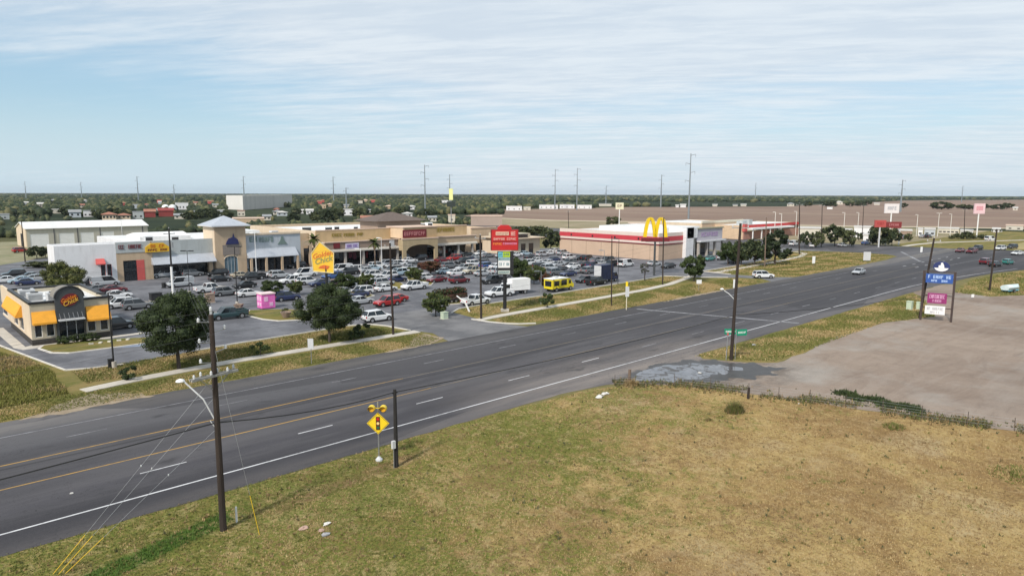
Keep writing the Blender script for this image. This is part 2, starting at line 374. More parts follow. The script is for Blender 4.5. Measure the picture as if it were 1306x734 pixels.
c = g.mix(g.math('MULTIPLY', mud, g.ramp(s4, 0.35, 0.6, 0.25, 0.95)), c, (0.24,0.205,0.18))
mud2 = g.math('MULTIPLY', g.band(g.X, 62, 6, 10), g.ramp(g.Y, 62, 70, 0, 1))
c = g.mix(g.math('MULTIPLY', mud2, 0.5), c, (0.17,0.17,0.18))
crk = g.band(g.noise(0.55, 3, 0.5, off=(11,0,0), dist=2.5), 0.5, 0.003, 0.006); c = g.mix(g.math('MULTIPLY', crk, g.ramp(g.noise(0.03,2,.5), .42, .55, .25, .85)), c, (0.022,0.021,0.022))
wide = g.noise(0.02, 3, 0.6, stretch=(0.3,4,1), off=(5,5,0)); c = g.mix(g.ramp(wide, 0.50, 0.60, 0, 0.6), c, (0.026,0.024,0.028)); c = g.mix(g.ramp(wide, 0.46, 0.36, 0, 0.6), c, (0.125,0.118,0.122)); c = g.mix(g.math('MULTIPLY', g.ramp(g.noise(0.09, 5, 0.7, stretch=(0.25,2.2,1), off=(8,2,0)), 0.50, 0.60), 0.45), c, (0.10,0.094,0.098))
pat = g.vor(0.05, (0.35,1.6,1)); c = g.mix(g.ramp(pat.outputs['Color'], 0.60, 0.61, 0, 0.5), c, (0.034,0.032,0.036)); oil = g.math('MULTIPLY', g.ramp(g.noise(0.35, 4, 0.6, stretch=(0.5,1,1), off=(1,6,0)), 0.60, 0.70), 0.6); c = g.mix(oil, c, (0.022,0.021,0.023))
dark_line = g.math('MULTIPLY', g.band(g.Y, 58.2, 0.10, 0.1), 0.55)  # thin darker line along the centre lane
c = g.mix(dark_line, c, (0.02,0.02,0.02))
c = g.mix(g.ramp(s3, 0.5, 0.8, 0, 0.35), c, (0.13,0.13,0.13))
road_m = g.done(c, bump=s3, dist=0.01, strength=0.3)
sheet('highway', [(-80,44.0),(48,43.9),(54,42.9),(56,41.9),(71,41.9),(73,43.8),(150,43.6),(170,43.2),(190,42.3),(206,40.6),(222,37.0),(262,20),(330,-22),(470,-110),(480,-85),(380,-20),(320,25),(297,49),(289,66),(287,76),(284,90),(282,112),(282,330),(258,330),(250,130),(243,104),(244,88),(243,78),(238,73.2),(222,71.2),(200,70.8),(150,70.7),(56,70.6),(-80,70.5)], 0.020, road_m, jagged=0.10, step=1.3)

# --- painted lines (worn)
def line_mat(name, rgb, wear):
    g = G(name, 0.7, 0.3); n = g.noise(3.0, 5, 0.8, stretch=(0.4,1,1)); n2 = g.noise(0.12, 3, 0.6, off=(9,0,0))
    k = g.ramp(g.math('ADD', g.math('MULTIPLY', n, 0.7), g.math('MULTIPLY', n2, 0.6)), 0.65-wear, 0.95-wear)
    return g.done(g.mix(k, rgb, (0.10,0.098,0.10)))
lw = line_mat('white_line_mat', (0.62,0.62,0.63), 0.02); ly = line_mat('yellow_line_mat', (0.46,0.27,0.06), 0.06); lworn = line_mat('worn_white_line_mat', (0.38,0.38,0.40), 0.16)
lyw = line_mat('worn_yellow_line_mat', (0.26,0.20,0.12), 0.16)
mk = MB()
def hline(x0, x1, y, w, m, z=0.025, y1=None):
    y1 = y if y1 is None else y1
    mk.add([(x0,y-w/2,z),(x1,y1-w/2,z),(x1,y1+w/2,z),(x0,y+w/2,z)], [(0,1,2,3)], m)
for a in range(-20, 150, 10): hline(a, a+10, 46.9, 0.16, lw)
for i in range(12): hline(150+i*6, 156+i*6, 46.9-0.055*i*i, 0.16, lw, y1=46.9-0.055*(i+1)**2)
for a in range(-20, 180, 10): hline(a, a+10, 66.1, 0.15, lworn)
for a in range(-20, 40, 10): hline(a, a+10, 54.2, 0.15, ly)
for a in range(40, 210, 10): hline(a, a+10, 54.2, 0.14, lyw)
for a in range(-20, 40, 10): hline(a, a+10, 59.1, 0.15, ly)
for a in range(40, 210, 10): hline(a, a+10, 59.1, 0.14, lyw)
x = 12.4
while x > -20: x -= 11.75
while x < 200:
    hline(x, x+3.1, 50.9, 0.13, lw if x < 60 else lworn); hline(x-2.2, x+0.7, 62.8, 0.12, lworn)
    if x > 30: 
        pass
    x += 11.75
for a in range(205, 250, 8): hline(a, a+2.6, 58.4, 0.2, lw); hline(a+1, a+3.6, 61.8, 0.2, lw)
hline(205, 260, 54.6, 0.14, lworn, y1=52.0)
mk.add([(94.2,68.9,0.026),(94.9,68.9,0.026),(102.6,44.4,0.026),(101.9,44.4,0.026)], [(0,3,2,1)], lworn)
mk.add([(224.0,63.0,0.026),(224.8,62.5,0.026),(259,78.2,0.026),(258.2,78.8,0.026)], [(0,1,2,3)], lworn)
mk.build('road_markings')['kind'] = 'structure'

# --- driveways and parking lots
def asphalt(name, lo, hi, crack=True):
    g = G(name, 0.85, 0.3); a = g.noise(0.18, 5, 0.65); b = g.noise(1.6, 5, 0.75); c3 = g.noise(15, 3, 0.8)
    c = g.mix(g.ramp(a, 0.40, 0.60), tuple(v*.8 for v in lo), hi); c = g.mix(g.ramp(g.noise(0.5,5,.8,off=(3,3,0)), 0.62, 0.70, 0, 0.5), c, tuple(v*.55 for v in lo)); c = g.mix(g.ramp(b, 0.5, 0.75, 0, 0.4), c, tuple(v*0.7 for v in lo))
    c = g.mix(g.ramp(c3, 0.5, 0.8, 0, 0.25), c, tuple(v*1.5 for v in hi)); return g.done(c, bump=c3, dist=0.01, strength=0.3)
lot_asph = asphalt('parking_asphalt_mat', (0.120,0.122,0.136), (0.165,0.167,0.182))
drv_asph = asphalt('driveway_asphalt_mat', (0.14,0.14,0.148), (0.185,0.182,0.185))
sheet('parking_lot', [(9.6,112),(11.2,107),(13.1,95.4),(14.6,87),(20,85.7),(28.4,87.2),(33.5,87.9),(42,88.2),(50.5,88.8),(54.2,86.5),(55.4,79.5),(68.4,79.5),(69.2,87.2),(72,89.4),(79,90.2),(95,90.4),(118.4,91.6),(140,93),(160,92.2),(200,96.5),(214,104.5),(214,112),(205,160),(160,175),(150,240),(36,240),(10,206)], 0.016, lot_asph, jagged=0.08)
sheet('entry_drive', [(55.0,70.4),(69.8,70.4),(68.8,74),(67.3,80.6),(68.8,87.1),(71,93),(54,93),(54.2,86),(55.5,79.6),(56.6,76),(55.6,73)], 0.024, drv_asph, jagged=0.08)
sheet('second_drive', [(147,70.6),(159,70.6),(155,74.5),(152.8,84),(153,92.2),(146,94),(138,93),(142,84.6),(148.4,79),(150.4,74.5)], 0.024, drv_asph, jagged=0.08)
sheet('far_drive', [(243,88),(243,104),(250,130),(255,250),(225,250),(215,120),(214,104),(236,104)], 0.018, drv_asph, jagged=0.1)
sheet('puddle_far', [(20.5,96.2),(24,94.6),(27.8,95.6),(28,98.6),(25.5,100.8),(22.4,99.4)], 0.020, mat('pale_blue_bay_paint', (0.16,0.22,0.34), 0.6, rgb2=(0.25,0.27,0.31), scale=0.6)).name = 'bay_paint'
# parking stall lines
pk = MB()
for x0 in (24, 33.5, 47.5, 56, 68, 77, 87, 95, 104, 113, 121, 130, 143, 152):
    y = 112 if x0 < 60 else 98
    while y < (205 if x0 < 35 else 158):
        if not (x0 > 140 and y < 118): pk.box(x0-2.6, x0+2.6, y, y+0.1, 0.017, 0.022, lworn)
        y += 2.75
pk.build('stall_lines')['kind'] = 'structure'

# --- gravel yard on the right, side driveway
g = G('gravel_yard_mat', 0.95, 0.15)
a = g.noise(0.05, 5, 0.65, stretch=(1,0.5,1)); b = g.noise(0.5, 6, 0.75); d3 = g.noise(6, 4, 0.8); e = g.noise(0.09, 4, 0.6, off=(20,5,0))
c = g.mix(g.ramp(a, 0.38, 0.62), (0.205,0.155,0.122), (0.300,0.238,0.190))
c = g.mix(g.ramp(b, 0.45, 0.75, 0, 0.5), c, (0.17,0.135,0.11))
c = g.mix(g.math('MULTIPLY', g.math('MULTIPLY', g.ramp(e, 0.5, 0.68), 0.65), g.band(g.Y, 26, 9, 6)), c, (0.34,0.32,0.29))
wet = g.math('MULTIPLY', g.band(g.X, 64, 9, 5), g.band(g.Y, 39, 6, 4))
c = g.mix(g.math('MULTIPLY', wet, g.ramp(b, 0.35, 0.6)), c, (0.13,0.11,0.095))
c = g.mix(g.ramp(d3, 0.5, 0.8, 0, 0.35), c, (0.38,0.35,0.31))
trk = g.noise(0.45, 5, 0.7, stretch=(0.16,0.9,1), rot=R(24), dist=1.8); c = g.mix(g.ramp(trk, 0.50, 0.64, 0, 0.32), c, (0.33,0.28,0.24)); c = g.mix(g.ramp(trk, 0.44, 0.32, 0, 0.35), c, (0.15,0.115,0.095))
c = g.mix(g.ramp(g.noise(2.2, 5, 0.8, dist=1.0), 0.55, 0.7, 0, 0.4), c, (0.145,0.11,0.09))
gravel_m = g.done(c, bump=g.math('ADD', d3, b), dist=0.05, strength=0.5)
sheet('gravel_yard', [(54.8,42.4),(57,42.6),(71.2,42.6),(73.4,37.9),(76,35.3),(82,35.3),(94,36.3),(113,35.6),(124,31.8),(140,37.7),(147,40.1),(152,43.4),(170,43.1),(172,41.6),(159,38.0),(157,31.2),(164.2,27.3),(200,-10),(300,-60),(300,-140),(82,-140),(82,-45),(74,-12),(68.2,11),(66,17.3),(63.6,26.1),(61.8,31.4),(59.2,38.0)], 0.015, gravel_m, jagged=0.25, step=1.5)
# puddle
g = G('puddle_mat', 0.03, 1.0); n = g.noise(0.5, 4, 0.6)
isl = g.ramp(g.noise(0.9, 5, 0.7, dist=1.0, off=(2,7,0)), 0.50, 0.56); puddle_m = g.done(g.mix(isl, g.mix(g.ramp(n, 0.4, 0.6), (0.07,0.07,0.08), (0.14,0.14,0.155)), (0.05,0.042,0.038)), rough=g.math('ADD', g.math('MULTIPLY', isl, 0.45), 0.03), bump=g.noise(3,3,0.6), dist=0.01, strength=0.08)
wetmud = mat('wet_mud', (0.045,0.04,0.037), 0.45, 0.3, 1.2)
pp = [(56.9,41.9),(58.6,42.6),(60.2,43.5),(63.0,43.6),(65.6,43.4),(66.6,42.2),(68.6,41.9),(69.0,40.4),(70.3,39.4),(70.0,37.9),(70.9,36.9),(69.8,36.2),(68.2,37.3),(66.9,36.6),(65.4,37.7),(63.0,37.3),(61.6,38.6),(60.0,38.3),(59.0,40.0)]
sheet('puddle', pp, 0.026, puddle_m, jagged=0.28, step=0.45)
pm = [(56.4,42.0),(58,43.0),(60,44.1),(62.5,44.0),(65,44.6),(67,43.6),(69.2,43.4),(70.0,41.8),(72.2,40.9),(71.6,39.0),(74.2,37.2),(73.0,35.6),(74.6,33.4),(71.8,33.9),(70.6,32.6),(68.9,34.2),(67.0,33.4),(66,35.4),(63.6,35.6),(61.0,37.6),(58.6,39.2)]
sheet('wet_mud', pm, 0.0225, wetmud, jagged=0.35, step=0.4)
# bare dirt patches at the edges of the verge
dirt = mat('bare_dirt', (0.34,0.27,0.19), 0.95, rgb2=(0.22,0.17,0.11), scale=1.2)
sheet('dirt_patch', [(8,70.2),(12,69.8),(19,70.2),(17,73.4),(14.5,75.2),(12,73.5)], 0.028, dirt, jagged=0.35, step=0.8)
sheet('dirt_patch', [(45,70.4),(52,70.3),(56,72.6),(55.4,76.4),(53,75.4),(50,72)], 0.028, dirt, jagged=0.35, step=0.8)
sheet('dirt_patch', [(104,70.2),(124,70.3),(134,70.9),(124,71.6),(112,71.4)], 0.028, dirt, jagged=0.3, step=0.8)
sheet('dirt_patch', [(152,87.5),(175,91),(200,93),(199,95),(175,93.4),(152,91.5)], 0.022, dirt, jagged=0.3, step=1.5)

# --- sidewalks (real slabs) and kerbs
def strip_path(name, pts, w, z0, z1, m, joints=0):
    mb = MB()
    for i in range(len(pts)-1):
        a, b = Vector(pts[i]), Vector(pts[i+1]); d = (b-a).normalized(); n = Vector((-d.y, d.x))*w/2
        ext = d*0.0
        q = [a-n-ext, b-n+ext, b+n+ext, a+n-ext]; mb.prism([(v.x,v.y) for v in q], z0+i*0.0007, z1+i*0.0007, m)
    o = mb.build(name); o['kind'] = 'structure'; return o
strip_path('sidewalk', [(14.2,76.6),(19,77.6),(24,78.1),(30,78.6),(40,78.5),(50,78.4),(55.6,78.3)], 1.6, 0.0, 0.10, concrete)
strip_path('sidewalk', [(67.4,79.2),(74,79.8),(84,80.2),(100,80.9),(114,81.7),(126,83.4),(136,86.2),(146,89.4)], 1.6, 0.0, 0.10, concrete)
strip_path('sidewalk', [(152.8,88.2),(172,89.4),(194,91.0),(214,93.6),(226,97.5),(230,103)], 1.7, 0.0, 0.10, concrete)
strip_path('sidewalk', [(287,86),(300,86),(318,84),(340,75),(372,60)], 2.2, 0.0, 0.10, concrete)
kerbm = mat('kerb_concrete', (0.60,0.57,0.52), 0.8, 0.1, 1.5)
def kerb(pts, w=0.18, h=0.14): strip_path('kerb', pts, w, 0.0, h, kerbm)
kerb([(11.1,107),(12.3,100),(13.1,95.4),(14.6,87.0),(17,86.0),(20,85.6)])
kerb([(28.4,87.1),(33.5,87.8),(42,88.1),(50.5,88.7),(53.5,87.6),(54.6,84.8),(55.3,79.6)])
kerb([(68.5,86.9),(72,89.3),(79,90.1),(95,90.3),(118.4,91.5),(138,92.9),(141.5,86),(146.5,81)])
kerb([(67.4,80.4),(67.9,77.0),(68.8,74.5),(70.2,72.6),(72.4,71.3)], 0.3)
kerb([(153.2,84),(153.4,92.2),(176,93.4)], 0.2)
# planted islands
def island(name, pts, m=None):
    mb = MB(); c0 = (sum(p[0] for p in pts)/len(pts), sum(p[1] for p in pts)/len(pts))
    mb.prism(pts, 0.0, 0.13, kerbm); inn = [(c0[0]+(x-c0[0])*(1-0.3/math.hypot(x-c0[0],y-c0[1])), c0[1]+(y-c0[1])*(1-0.3/math.hypot(x-c0[0],y-c0[1]))) for x,y in pts]
    mb.prism(inn, 0.10, 0.16, m or verge_m); o = mb.build(name); o['kind'] = 'structure'
island('planted_island', [(42.8,107.8),(43.3,102.0),(44.6,99.0),(47.5,97.6),(50.5,98.4),(52.4,101.5),(52.0,106),(49.0,109.4),(45.2,111.4)])
island('planted_island', [(14.3,101.4),(15.0,97.6),(16.6,96.0),(21,95.7),(25.6,95.8),(27.0,97.2),(26.6,99.2),(24.4,100.6),(20,102.6),(15,102.9)])
island('planted_island', [(60.5,112),(61.3,109.5),(65,109),(69.5,111.5),(70.5,116.5),(68,121),(63.5,118)])
island('planted_island', [(76,117),(78,115.5),(81,117.5),(84,124),(83,127),(80,125)])
island('planted_island', [(84.5,118),(86.5,116.5),(90,120),(92,128),(89.5,130),(86,124)])
island('planted_island', [(73.5,93.8),(76,93),(79,95),(78,99),(74.5,97.5)])
# brown ploughed field and pale farm track
g = G('ploughed_field_mat', 0.95, 0.1)
a = g.noise(0.003, 4, 0.6); b = g.noise(0.05, 4, 0.7, stretch=(0.15,1,1)); e = g.noise(0.012, 3, 0.6, stretch=(1,0.12,1))
c = g.mix(g.ramp(a, 0.4, 0.6), (0.215,0.150,0.115), (0.265,0.190,0.145)); c = g.mix(g.ramp(b, 0.4, 0.7, 0, 0.5), c, (0.18,0.125,0.10))
c = g.mix(g.ramp(e, 0.5, 0.7, 0, 0.5), c, (0.30,0.235,0.175))
field_m = g.done(c)
far_edge = [P(636,267.6), P(700,265.8), P(760,264.6), P(800,263), P(900,262), P(1000,261), P(1042,258.5), P(1100,255.5), P(1150,252.4), P(1220,251.4), P(1306,250.4), P(1400,249.8)]
near_edge = [P(q,v) for q,v in ((1450,288),(1306,287.5),(1200,286.5),(1100,286),(1000,285),(900,283),(800,282),(700,281),(640,278.5),(590,276))]
sheet('ploughed_field', near_edge + far_edge + [(9500,-2500),(600,-2500),(430,-900)], 0.05, field_m)
sheet('farm_track', [P(q,v) for q,v in ((1306,286.6),(1200,285.6),(1100,285.1),(1000,284.1),(900,282.1),(800,281.1),(700,280.1),(640,277.9),(640,278.9),(700,281.3),(800,282.3),(900,283.3),(1000,285.3),(1100,286.3),(1200,286.8),(1306,287.8))], 0.06, mat('pale_track', (0.46,0.38,0.27), 0.95, 0.12, 0.05))
sheet('farm_track', [(900,560),(905,560),(935,-700),(927,-700)], 0.09, mat('dark_track', (0.16,0.12,0.09), 0.95, 0.12, 0.05))
sheet('pale_waste_ground', [(300,60),(446,60),(446,-120),(400,-100),(330,5)], 0.03, mat('pale_dry_grass', (0.36,0.29,0.13), 0.95, rgb2=(0.20,0.18,0.055), scale=0.05))
sheet('pale_waste_ground', [(284,92),(446,92),(446,400),(284,400)], 0.02, mat('pale_hardstand', (0.33,0.26,0.17), 0.95, rgb2=(0.16,0.145,0.06), scale=0.04))
# ================================================================ vehicles
CARPAINT = {'white':(0.72,0.73,0.74),'silver':(0.42,0.44,0.46),'grey':(0.16,0.17,0.18),'black':(0.015,0.016,0.018),'red':(0.38,0.015,0.015),
            'dark red':(0.14,0.012,0.02),'dark blue':(0.02,0.03,0.09),'blue':(0.04,0.10,0.28),'light blue':(0.38,0.50,0.58),'brown':(0.10,0.05,0.035),
            'dark green':(0.02,0.05,0.055),'green':(0.03,0.22,0.19),'beige':(0.45,0.40,0.30)}
def paint(c): return mat(c.replace(' ','_')+'_car_paint', CARPAINT[c], 0.28, 0.03, 0.4, metal=0.0, coat=0.6)
wglass = mat('car_glass', (0.012,0.016,0.02), 0.08, 0.2, 1, spec=0.8)
rimm = mat('wheel_rim', (0.45,0.45,0.46), 0.35, 0.1, 5, metal=0.7)
lampw = mat('headlamp_lens', (0.7,0.72,0.72), 0.15, 0.1, 5); lampr = mat('tail_lamp_lens', (0.35,0.01,0.01), 0.2, 0.1, 5)
def loft(stations, m, cap=True):
    """stations: list of (x, [(y,z)...]) half rings from bottom centre to top centre, mirrored"""
    mb = MB(); vs = []; k = None
    for x, half in stations:
        ring = [(x, y, z) for y, z in half] + [(x, -y, z) for y, z in reversed(half)]
        k = len(ring); vs += ring
    n = len(stations)
    fs = [(i*k+j, i*k+(j+1)%k, (i+1)*k+(j+1)%k, (i+1)*k+j) for i in range(n-1) for j in range(k)]
    if cap: fs += [tuple(range(k-1,-1,-1)), tuple(range((n-1)*k, n*k))]
    mb.add(vs, fs, m); return mb
def car_geo(kind):
    """returns profile data: length, width, wheel x, radius, body stations, cabin"""
    if kind == 'sedan': return dict(L=4.7,W=1.82,wr=0.33,wx=(1.42,-1.38),low=[(-2.35,.55,.80),(-2.25,.30,.98),(-1.6,.26,1.02),(-0.4,.22,.97),(0.9,.22,.95),(1.7,.26,.86),(2.2,.30,.74),(2.35,.48,.62)],cab=[(-1.75,1.0),(-1.05,1.42),(0.15,1.46),(1.0,.94)],hw=.70)
    if kind == 'suv': return dict(L=4.8,W=1.92,wr=0.38,wx=(1.45,-1.45),low=[(-2.4,.60,1.02),(-2.32,.36,1.12),(-1.6,.30,1.14),(-0.4,.28,1.10),(0.9,.28,1.08),(1.7,.30,1.02),(2.25,.36,.90),(2.4,.52,.74)],cab=[(-2.28,1.1),(-1.95,1.72),(0.35,1.76),(1.1,1.06)],hw=.76)
    if kind == 'hatch': return dict(L=4.0,W=1.74,wr=0.31,wx=(1.22,-1.22),low=[(-2.0,.55,.92),(-1.94,.30,1.02),(-1.2,.26,1.0),(-0.3,.22,.97),(0.8,.22,.95),(1.4,.26,.88),(1.85,.30,.76),(2.0,.46,.62)],cab=[(-1.92,1.0),(-1.55,1.46),(0.2,1.50),(1.05,.94)],hw=.68)
    if kind == 'pickup': return dict(L=5.7,W=2.0,wr=0.41,wx=(1.85,-1.75),low=[(-2.85,.62,1.05),(-2.8,.45,1.10),(-1.8,.42,1.10),(-0.6,.36,1.12),(0.9,.36,1.12),(2.0,.38,1.12),(2.65,.42,1.02),(2.85,.55,.85)],cab=[(-1.0,1.1),(-0.8,1.80),(0.75,1.84),(1.45,1.1)],hw=.80)
    if kind == 'van': return dict(L=5.3,W=2.0,wr=0.36,wx=(1.75,-1.65),low=[(-2.65,.55,1.05),(-2.6,.34,1.12),(-1.6,.30,1.12),(-0.4,.28,1.10),(0.9,.28,1.08),(1.8,.30,1.04),(2.45,.36,.92),(2.65,.50,.72)],cab=[(-2.6,1.1),(-2.5,2.0),(1.05,2.02),(1.95,1.02)],hw=.88)
VEH = {}
def vehicle_meshes(kind, colour):
    key = (kind, colour)
    if key in VEH: return VEH[key]
    g = car_geo(kind); pm = paint(colour); W = g['W']/2; st = []
    for i,(x,zb,zt) in enumerate(g['low']):
        e = 0.86 if i in (0, len(g['low'])-1) else (0.95 if i in (1, len(g['low'])-2) else 1.0); w = W*e
        st.append((x, [(0,zb),(w*0.90,zb),(w,zb+0.12),(w,zt-0.22),(w*0.95,zt-0.05),(w*0.86,zt),(0,zt+0.015)]))
    body = loft(st, pm)
    (x0,z0),(x1,z1),(x2,z2),(x3,z3) = g['cab']; hw = g['hw']; wb = W*0.90
    # roof skin and pillars, in body colour
    body.add([(x1,-hw,z1),(x2,-hw,z2),(x2,hw,z2),(x1,hw,z1),(x1+.08,-hw*.8,z1+.05),(x2-.12,-hw*.8,z2+.05),(x2-.12,hw*.8,z2+.05),(x1+.08,hw*.8,z1+.05)],
             [(4,5,6,7),(0,1,5,4),(1,2,6,5),(2,3,7,6),(3,0,4,7)], pm)
    for s in (-1,1):
        for a,b in (((x0,z0),(x1,z1)),((x3,z3),(x2,z2)),(((x0+x3)/2-.1,z3),((x1+x2)/2-.1,z2))):
            body.cyl((a[0],s*wb,a[1]-.03),(b[0],s*hw,b[1]),0.05,0.045,pm,6)
    # sills / bumpers / arches in dark plastic
    for wx in g['wx']:
        for s in (-1,1): body.cyl((wx,s*(W-.10),g['wr']+.02),(wx,s*(W+.004),g['wr']+.02),g['wr']+.07,g['wr']+.07,rubber,14)
    body.box(-g['L']/2-.02,-g['L']/2+.12,-W*.8,W*.8,.40,.56,blackm); body.box(g['L']/2-.12,g['L']/2+.02,-W*.8,W*.8,.34,.50,blackm)
    if kind == 'pickup':  # open bed
        body.box(-2.7,-1.12,-W*.80,W*.80,1.102,1.112,dark)
        for s in (-1,1): body.box(-2.84,-1.02,s*W*.93-.06,s*W*.93+.06,1.06,1.32,pm)
        body.box(-2.86,-2.76,-W*.87,W*.87,1.06,1.32,pm)
    gb = MB(); e = .012
    gv = [(x0,-wb,z0),(x3,-wb,z3),(x3,wb,z3),(x0,wb,z0),(x1,-hw+e,z1),(x2,-hw+e,z2),(x2,hw-e,z2),(x1,hw-e,z1)]
    gb.add(gv, [(0,3,2,1),(4,5,6,7),(0,1,5,4),(1,2,6,5),(2,3,7,6),(3,0,4,7)], wglass)
    if kind == 'van' : 
        for s in (-1,1): body.add([(x0+.05,s*(wb+.01),z0+.06),((x0+x3)/2-.2,s*(wb+.01),z0+.06),((x1+x2)/2-.2,s*(hw+.02),z1-.04),(x1,s*(hw+.02),z1-.04)], [(0,1,2,3) if s<0 else (3,2,1,0)], pm)
    wh = MB(); wr = g['wr']; wh.cyl((0,-.11,0),(0,.11,0),wr,wr,rubber,16); wh.cyl((0,-.118,0),(0,.118,0),wr*.62,wr*.62,rimm,10)
    hl = MB(); hl.obox((0,0,0),(.10,.34,.14),lampw); tl = MB(); tl.obox((0,0,0),(.08,.22,.30 if kind in('suv','van','pickup') else .16),lampr)
    fz = g['low'][-2][2]-.16; rz = g['low'][1][2]-.20
    VEH[key] = dict(body=body.mesh('body'), win=gb.mesh('windows'), wheel=wh.mesh('wheel'), hl=hl.mesh('headlight'), tl=tl.mesh('taillight'), g=g, fz=fz, rz=rz)
    if ('w', kind) in VEH:
        for k in ('win','wheel','hl','tl'): VEH[key][k] = VEH[('w',kind)][k]
    else: VEH[('w',kind)] = VEH[key]
    return VEH[key]
KINDNAME = {'sedan':'parked_sedan','suv':'sport_utility_vehicle','hatch':'hatchback','pickup':'pickup_truck','van':'minivan'}
KINDWORD = {'sedan':'sedan','suv':'SUV','hatch':'hatchback','pickup':'pickup truck','van':'van'}
def vehicle(kind, colour, x, y, rz, label, group=None, z=0.03, name=None):
    d = vehicle_meshes(kind, colour); g = d['g']
    t = thing(name or KINDNAME[kind], label, {'suv':'car','sedan':'car','hatch':'car','pickup':'pickup truck','van':'van'}[kind], (x,y,z), group)
    t.rotation_euler = (0,0,rz); part('body', d['body'], t); part('windows', d['win'], t)
    for wx in g['wx']:
        for s in (-1,1):
            w = part('wheel', d['wheel'], t); w.location = (wx, s*(g['W']/2-.10), g['wr'])
    for s in (-1,1):
        o = part('headlight', d['hl'], t); o.location = (g['L']/2-.09, s*(g['W']/2*.74), d['fz'])
        o = part('taillight', d['tl'], t); o.location = (-g['L']/2+.03, s*(g['W']/2*.82), d['rz'])
    return t
# parked cars: photo column, photo row of the tyres, type, colour
CARS = '''7,366,sedan,white;18,358,suv,black;25,365,sedan,light blue;37,360,sedan,grey;36,368,sedan,dark blue;48,363,sedan,silver;117,368,suv,black;122,377,sedan,grey;
134,368,van,silver;146,377,sedan,dark red;151,384,sedan,white;152,397,suv,white;176,398,suv,grey;150,424,suv,black;214,357,pickup,silver;230,369,van,silver;268,376,pickup,white;258,353,suv,black;277,355,suv,black;
281,362,sedan,black;288,380,suv,grey;312,370,sedan,black;318,381,sedan,white;292,410,pickup,dark green;314,349,sedan,dark green;308,357,sedan,beige;328,359,pickup,black;348,344,suv,black;
360,344,suv,dark red;378,344,suv,black;357,357,suv,silver;374,364,pickup,white;366,386,suv,dark blue;388,355,van,white;393,365,suv,white;408,367,sedan,dark blue;424,358,suv,blue;433,369,suv,brown;
437,349,van,white;446,352,suv,black;454,349,suv,white;465,349,sedan,silver;475,347,sedan,light blue;484,344,suv,white;492,341,suv,white;500,343,sedan,silver;447,362,sedan,white;456,368,pickup,white;
470,356,suv,white;482,354,sedan,silver;494,357,suv,white;503,350,suv,grey;484,367,suv,silver;494,373,sedan,white;480,361,sedan,white;506,361,sedan,dark blue;467,389,sedan,silver;489,391,suv,red;503,389,sedan,red;
482,412,suv,white;508,341,suv,white;512,333,suv,silver;507,353,suv,light blue;522,336,sedan,white;544,358,hatch,white;557,361,sedan,dark red;586,362,suv,dark red;567,350,sedan,light blue;
573,343,suv,grey;577,333,suv,red;566,335,sedan,dark red;590,337,suv,black;598,334,sedan,dark blue;605,340,suv,white;603,350,pickup,beige;614,334,sedan,grey;527,371,pickup,white;560,325,van,white;
548,325,suv,grey;606,331,sedan,silver;622,343,suv,blue;625,350,sedan,white;616,352,sedan,silver;629,362,pickup,black;622,329,sedan,grey;612,326,sedan,white;661,352,suv,silver;668,347,sedan,grey;668,326,sedan,light blue;
677,331,sedan,black;685,335,hatch,white;676,320,suv,black;692,327,suv,silver;700,325,sedan,white;708,322,sedan,white;703,334,sedan,dark blue;712,340,sedan,silver;716,347,sedan,black;690,343,suv,black;
724,338,suv,grey;727,331,suv,white;738,331,sedan,black;735,349,sedan,silver;726,352,sedan,dark blue;750,332,suv,black;744,340,sedan,black;762,334,sedan,grey;757,341,suv,dark blue;772,334,suv,black;
745,360,sedan,black;760,363,pickup,black;834,338,sedan,silver;852,341,sedan,black;795,339,van,white;880,334,suv,grey;905,331,sedan,green;921,330,suv,silver;936,334,sedan,grey;
644,329,sedan,silver;655,328,sedan,white;655,336,sedan,black;648,341,sedan,dark blue;438,379,sedan,silver;452,381,sedan,dark blue;460,378,suv,white;520,346,sedan,silver;531,343,suv,grey;515,349,sedan,white;535,333,suv,black;584,352,sedan,white;592,346,suv,silver;632,350,suv,silver;636,343,sedan,white;640,356,sedan,grey;672,339,suv,white;664,338,sedan,silver;696,338,sedan,white;700,345,suv,silver;708,351,suv,grey;718,325,suv,silver;733,342,sedan,white;748,348,suv,grey;766,345,suv,black;765,338,sedan,silver;780,340,suv,black;584,327,suv,silver;596,328,sedan,black;640,322,suv,white;652,320,sedan,grey;344,356,sedan,white;302,347,suv,grey;290,350,sedan,silver;240,356,suv,grey'''
REGION = [(0,28,'row behind the chicken restaurant'),(28,40.5,'row beside the tall white end wall'),(40.5,52.5,'row facing the small yellow sign'),(52.5,60,'row facing the peaked tower'),
          (60,72,'row just right of the peaked tower'),(72,84,'row in line with the left palm'),(84,96,'row in line with the right palm'),(96,108,'row below the dark red shop panel'),
          (108,122,'row left behind the red pylon sign'),(122,136,'row right behind the red pylon sign'),(136,149,'middle row by the red striped building'),(149,170,'row against the red striped building'),(170,260,'row in front of the red striped building')]
cars = []
for s in CARS.replace('\n','').split(';'):
    a, b, k, c = s.split(','); x, y = P(float(a), float(b), 0, 1.0); cars.append([x, y, k, c])
for it in range(40):
    for i in range(len(cars)):
        for j in range(i+1, len(cars)):
            dx = cars[j][0]-cars[i][0]; dy = cars[j][1]-cars[i][1]
            if abs(dx) < 5.6 and abs(dy) < 2.5:
                if abs(dx) > 3.6: p = (5.7-abs(dx))/2*(1 if dx > 0 else -1); cars[i][0] -= p; cars[j][0] += p
                else: p = (2.55-abs(dy))/2*(1 if dy >= 0 else -1); cars[i][1] -= p; cars[j][1] += p
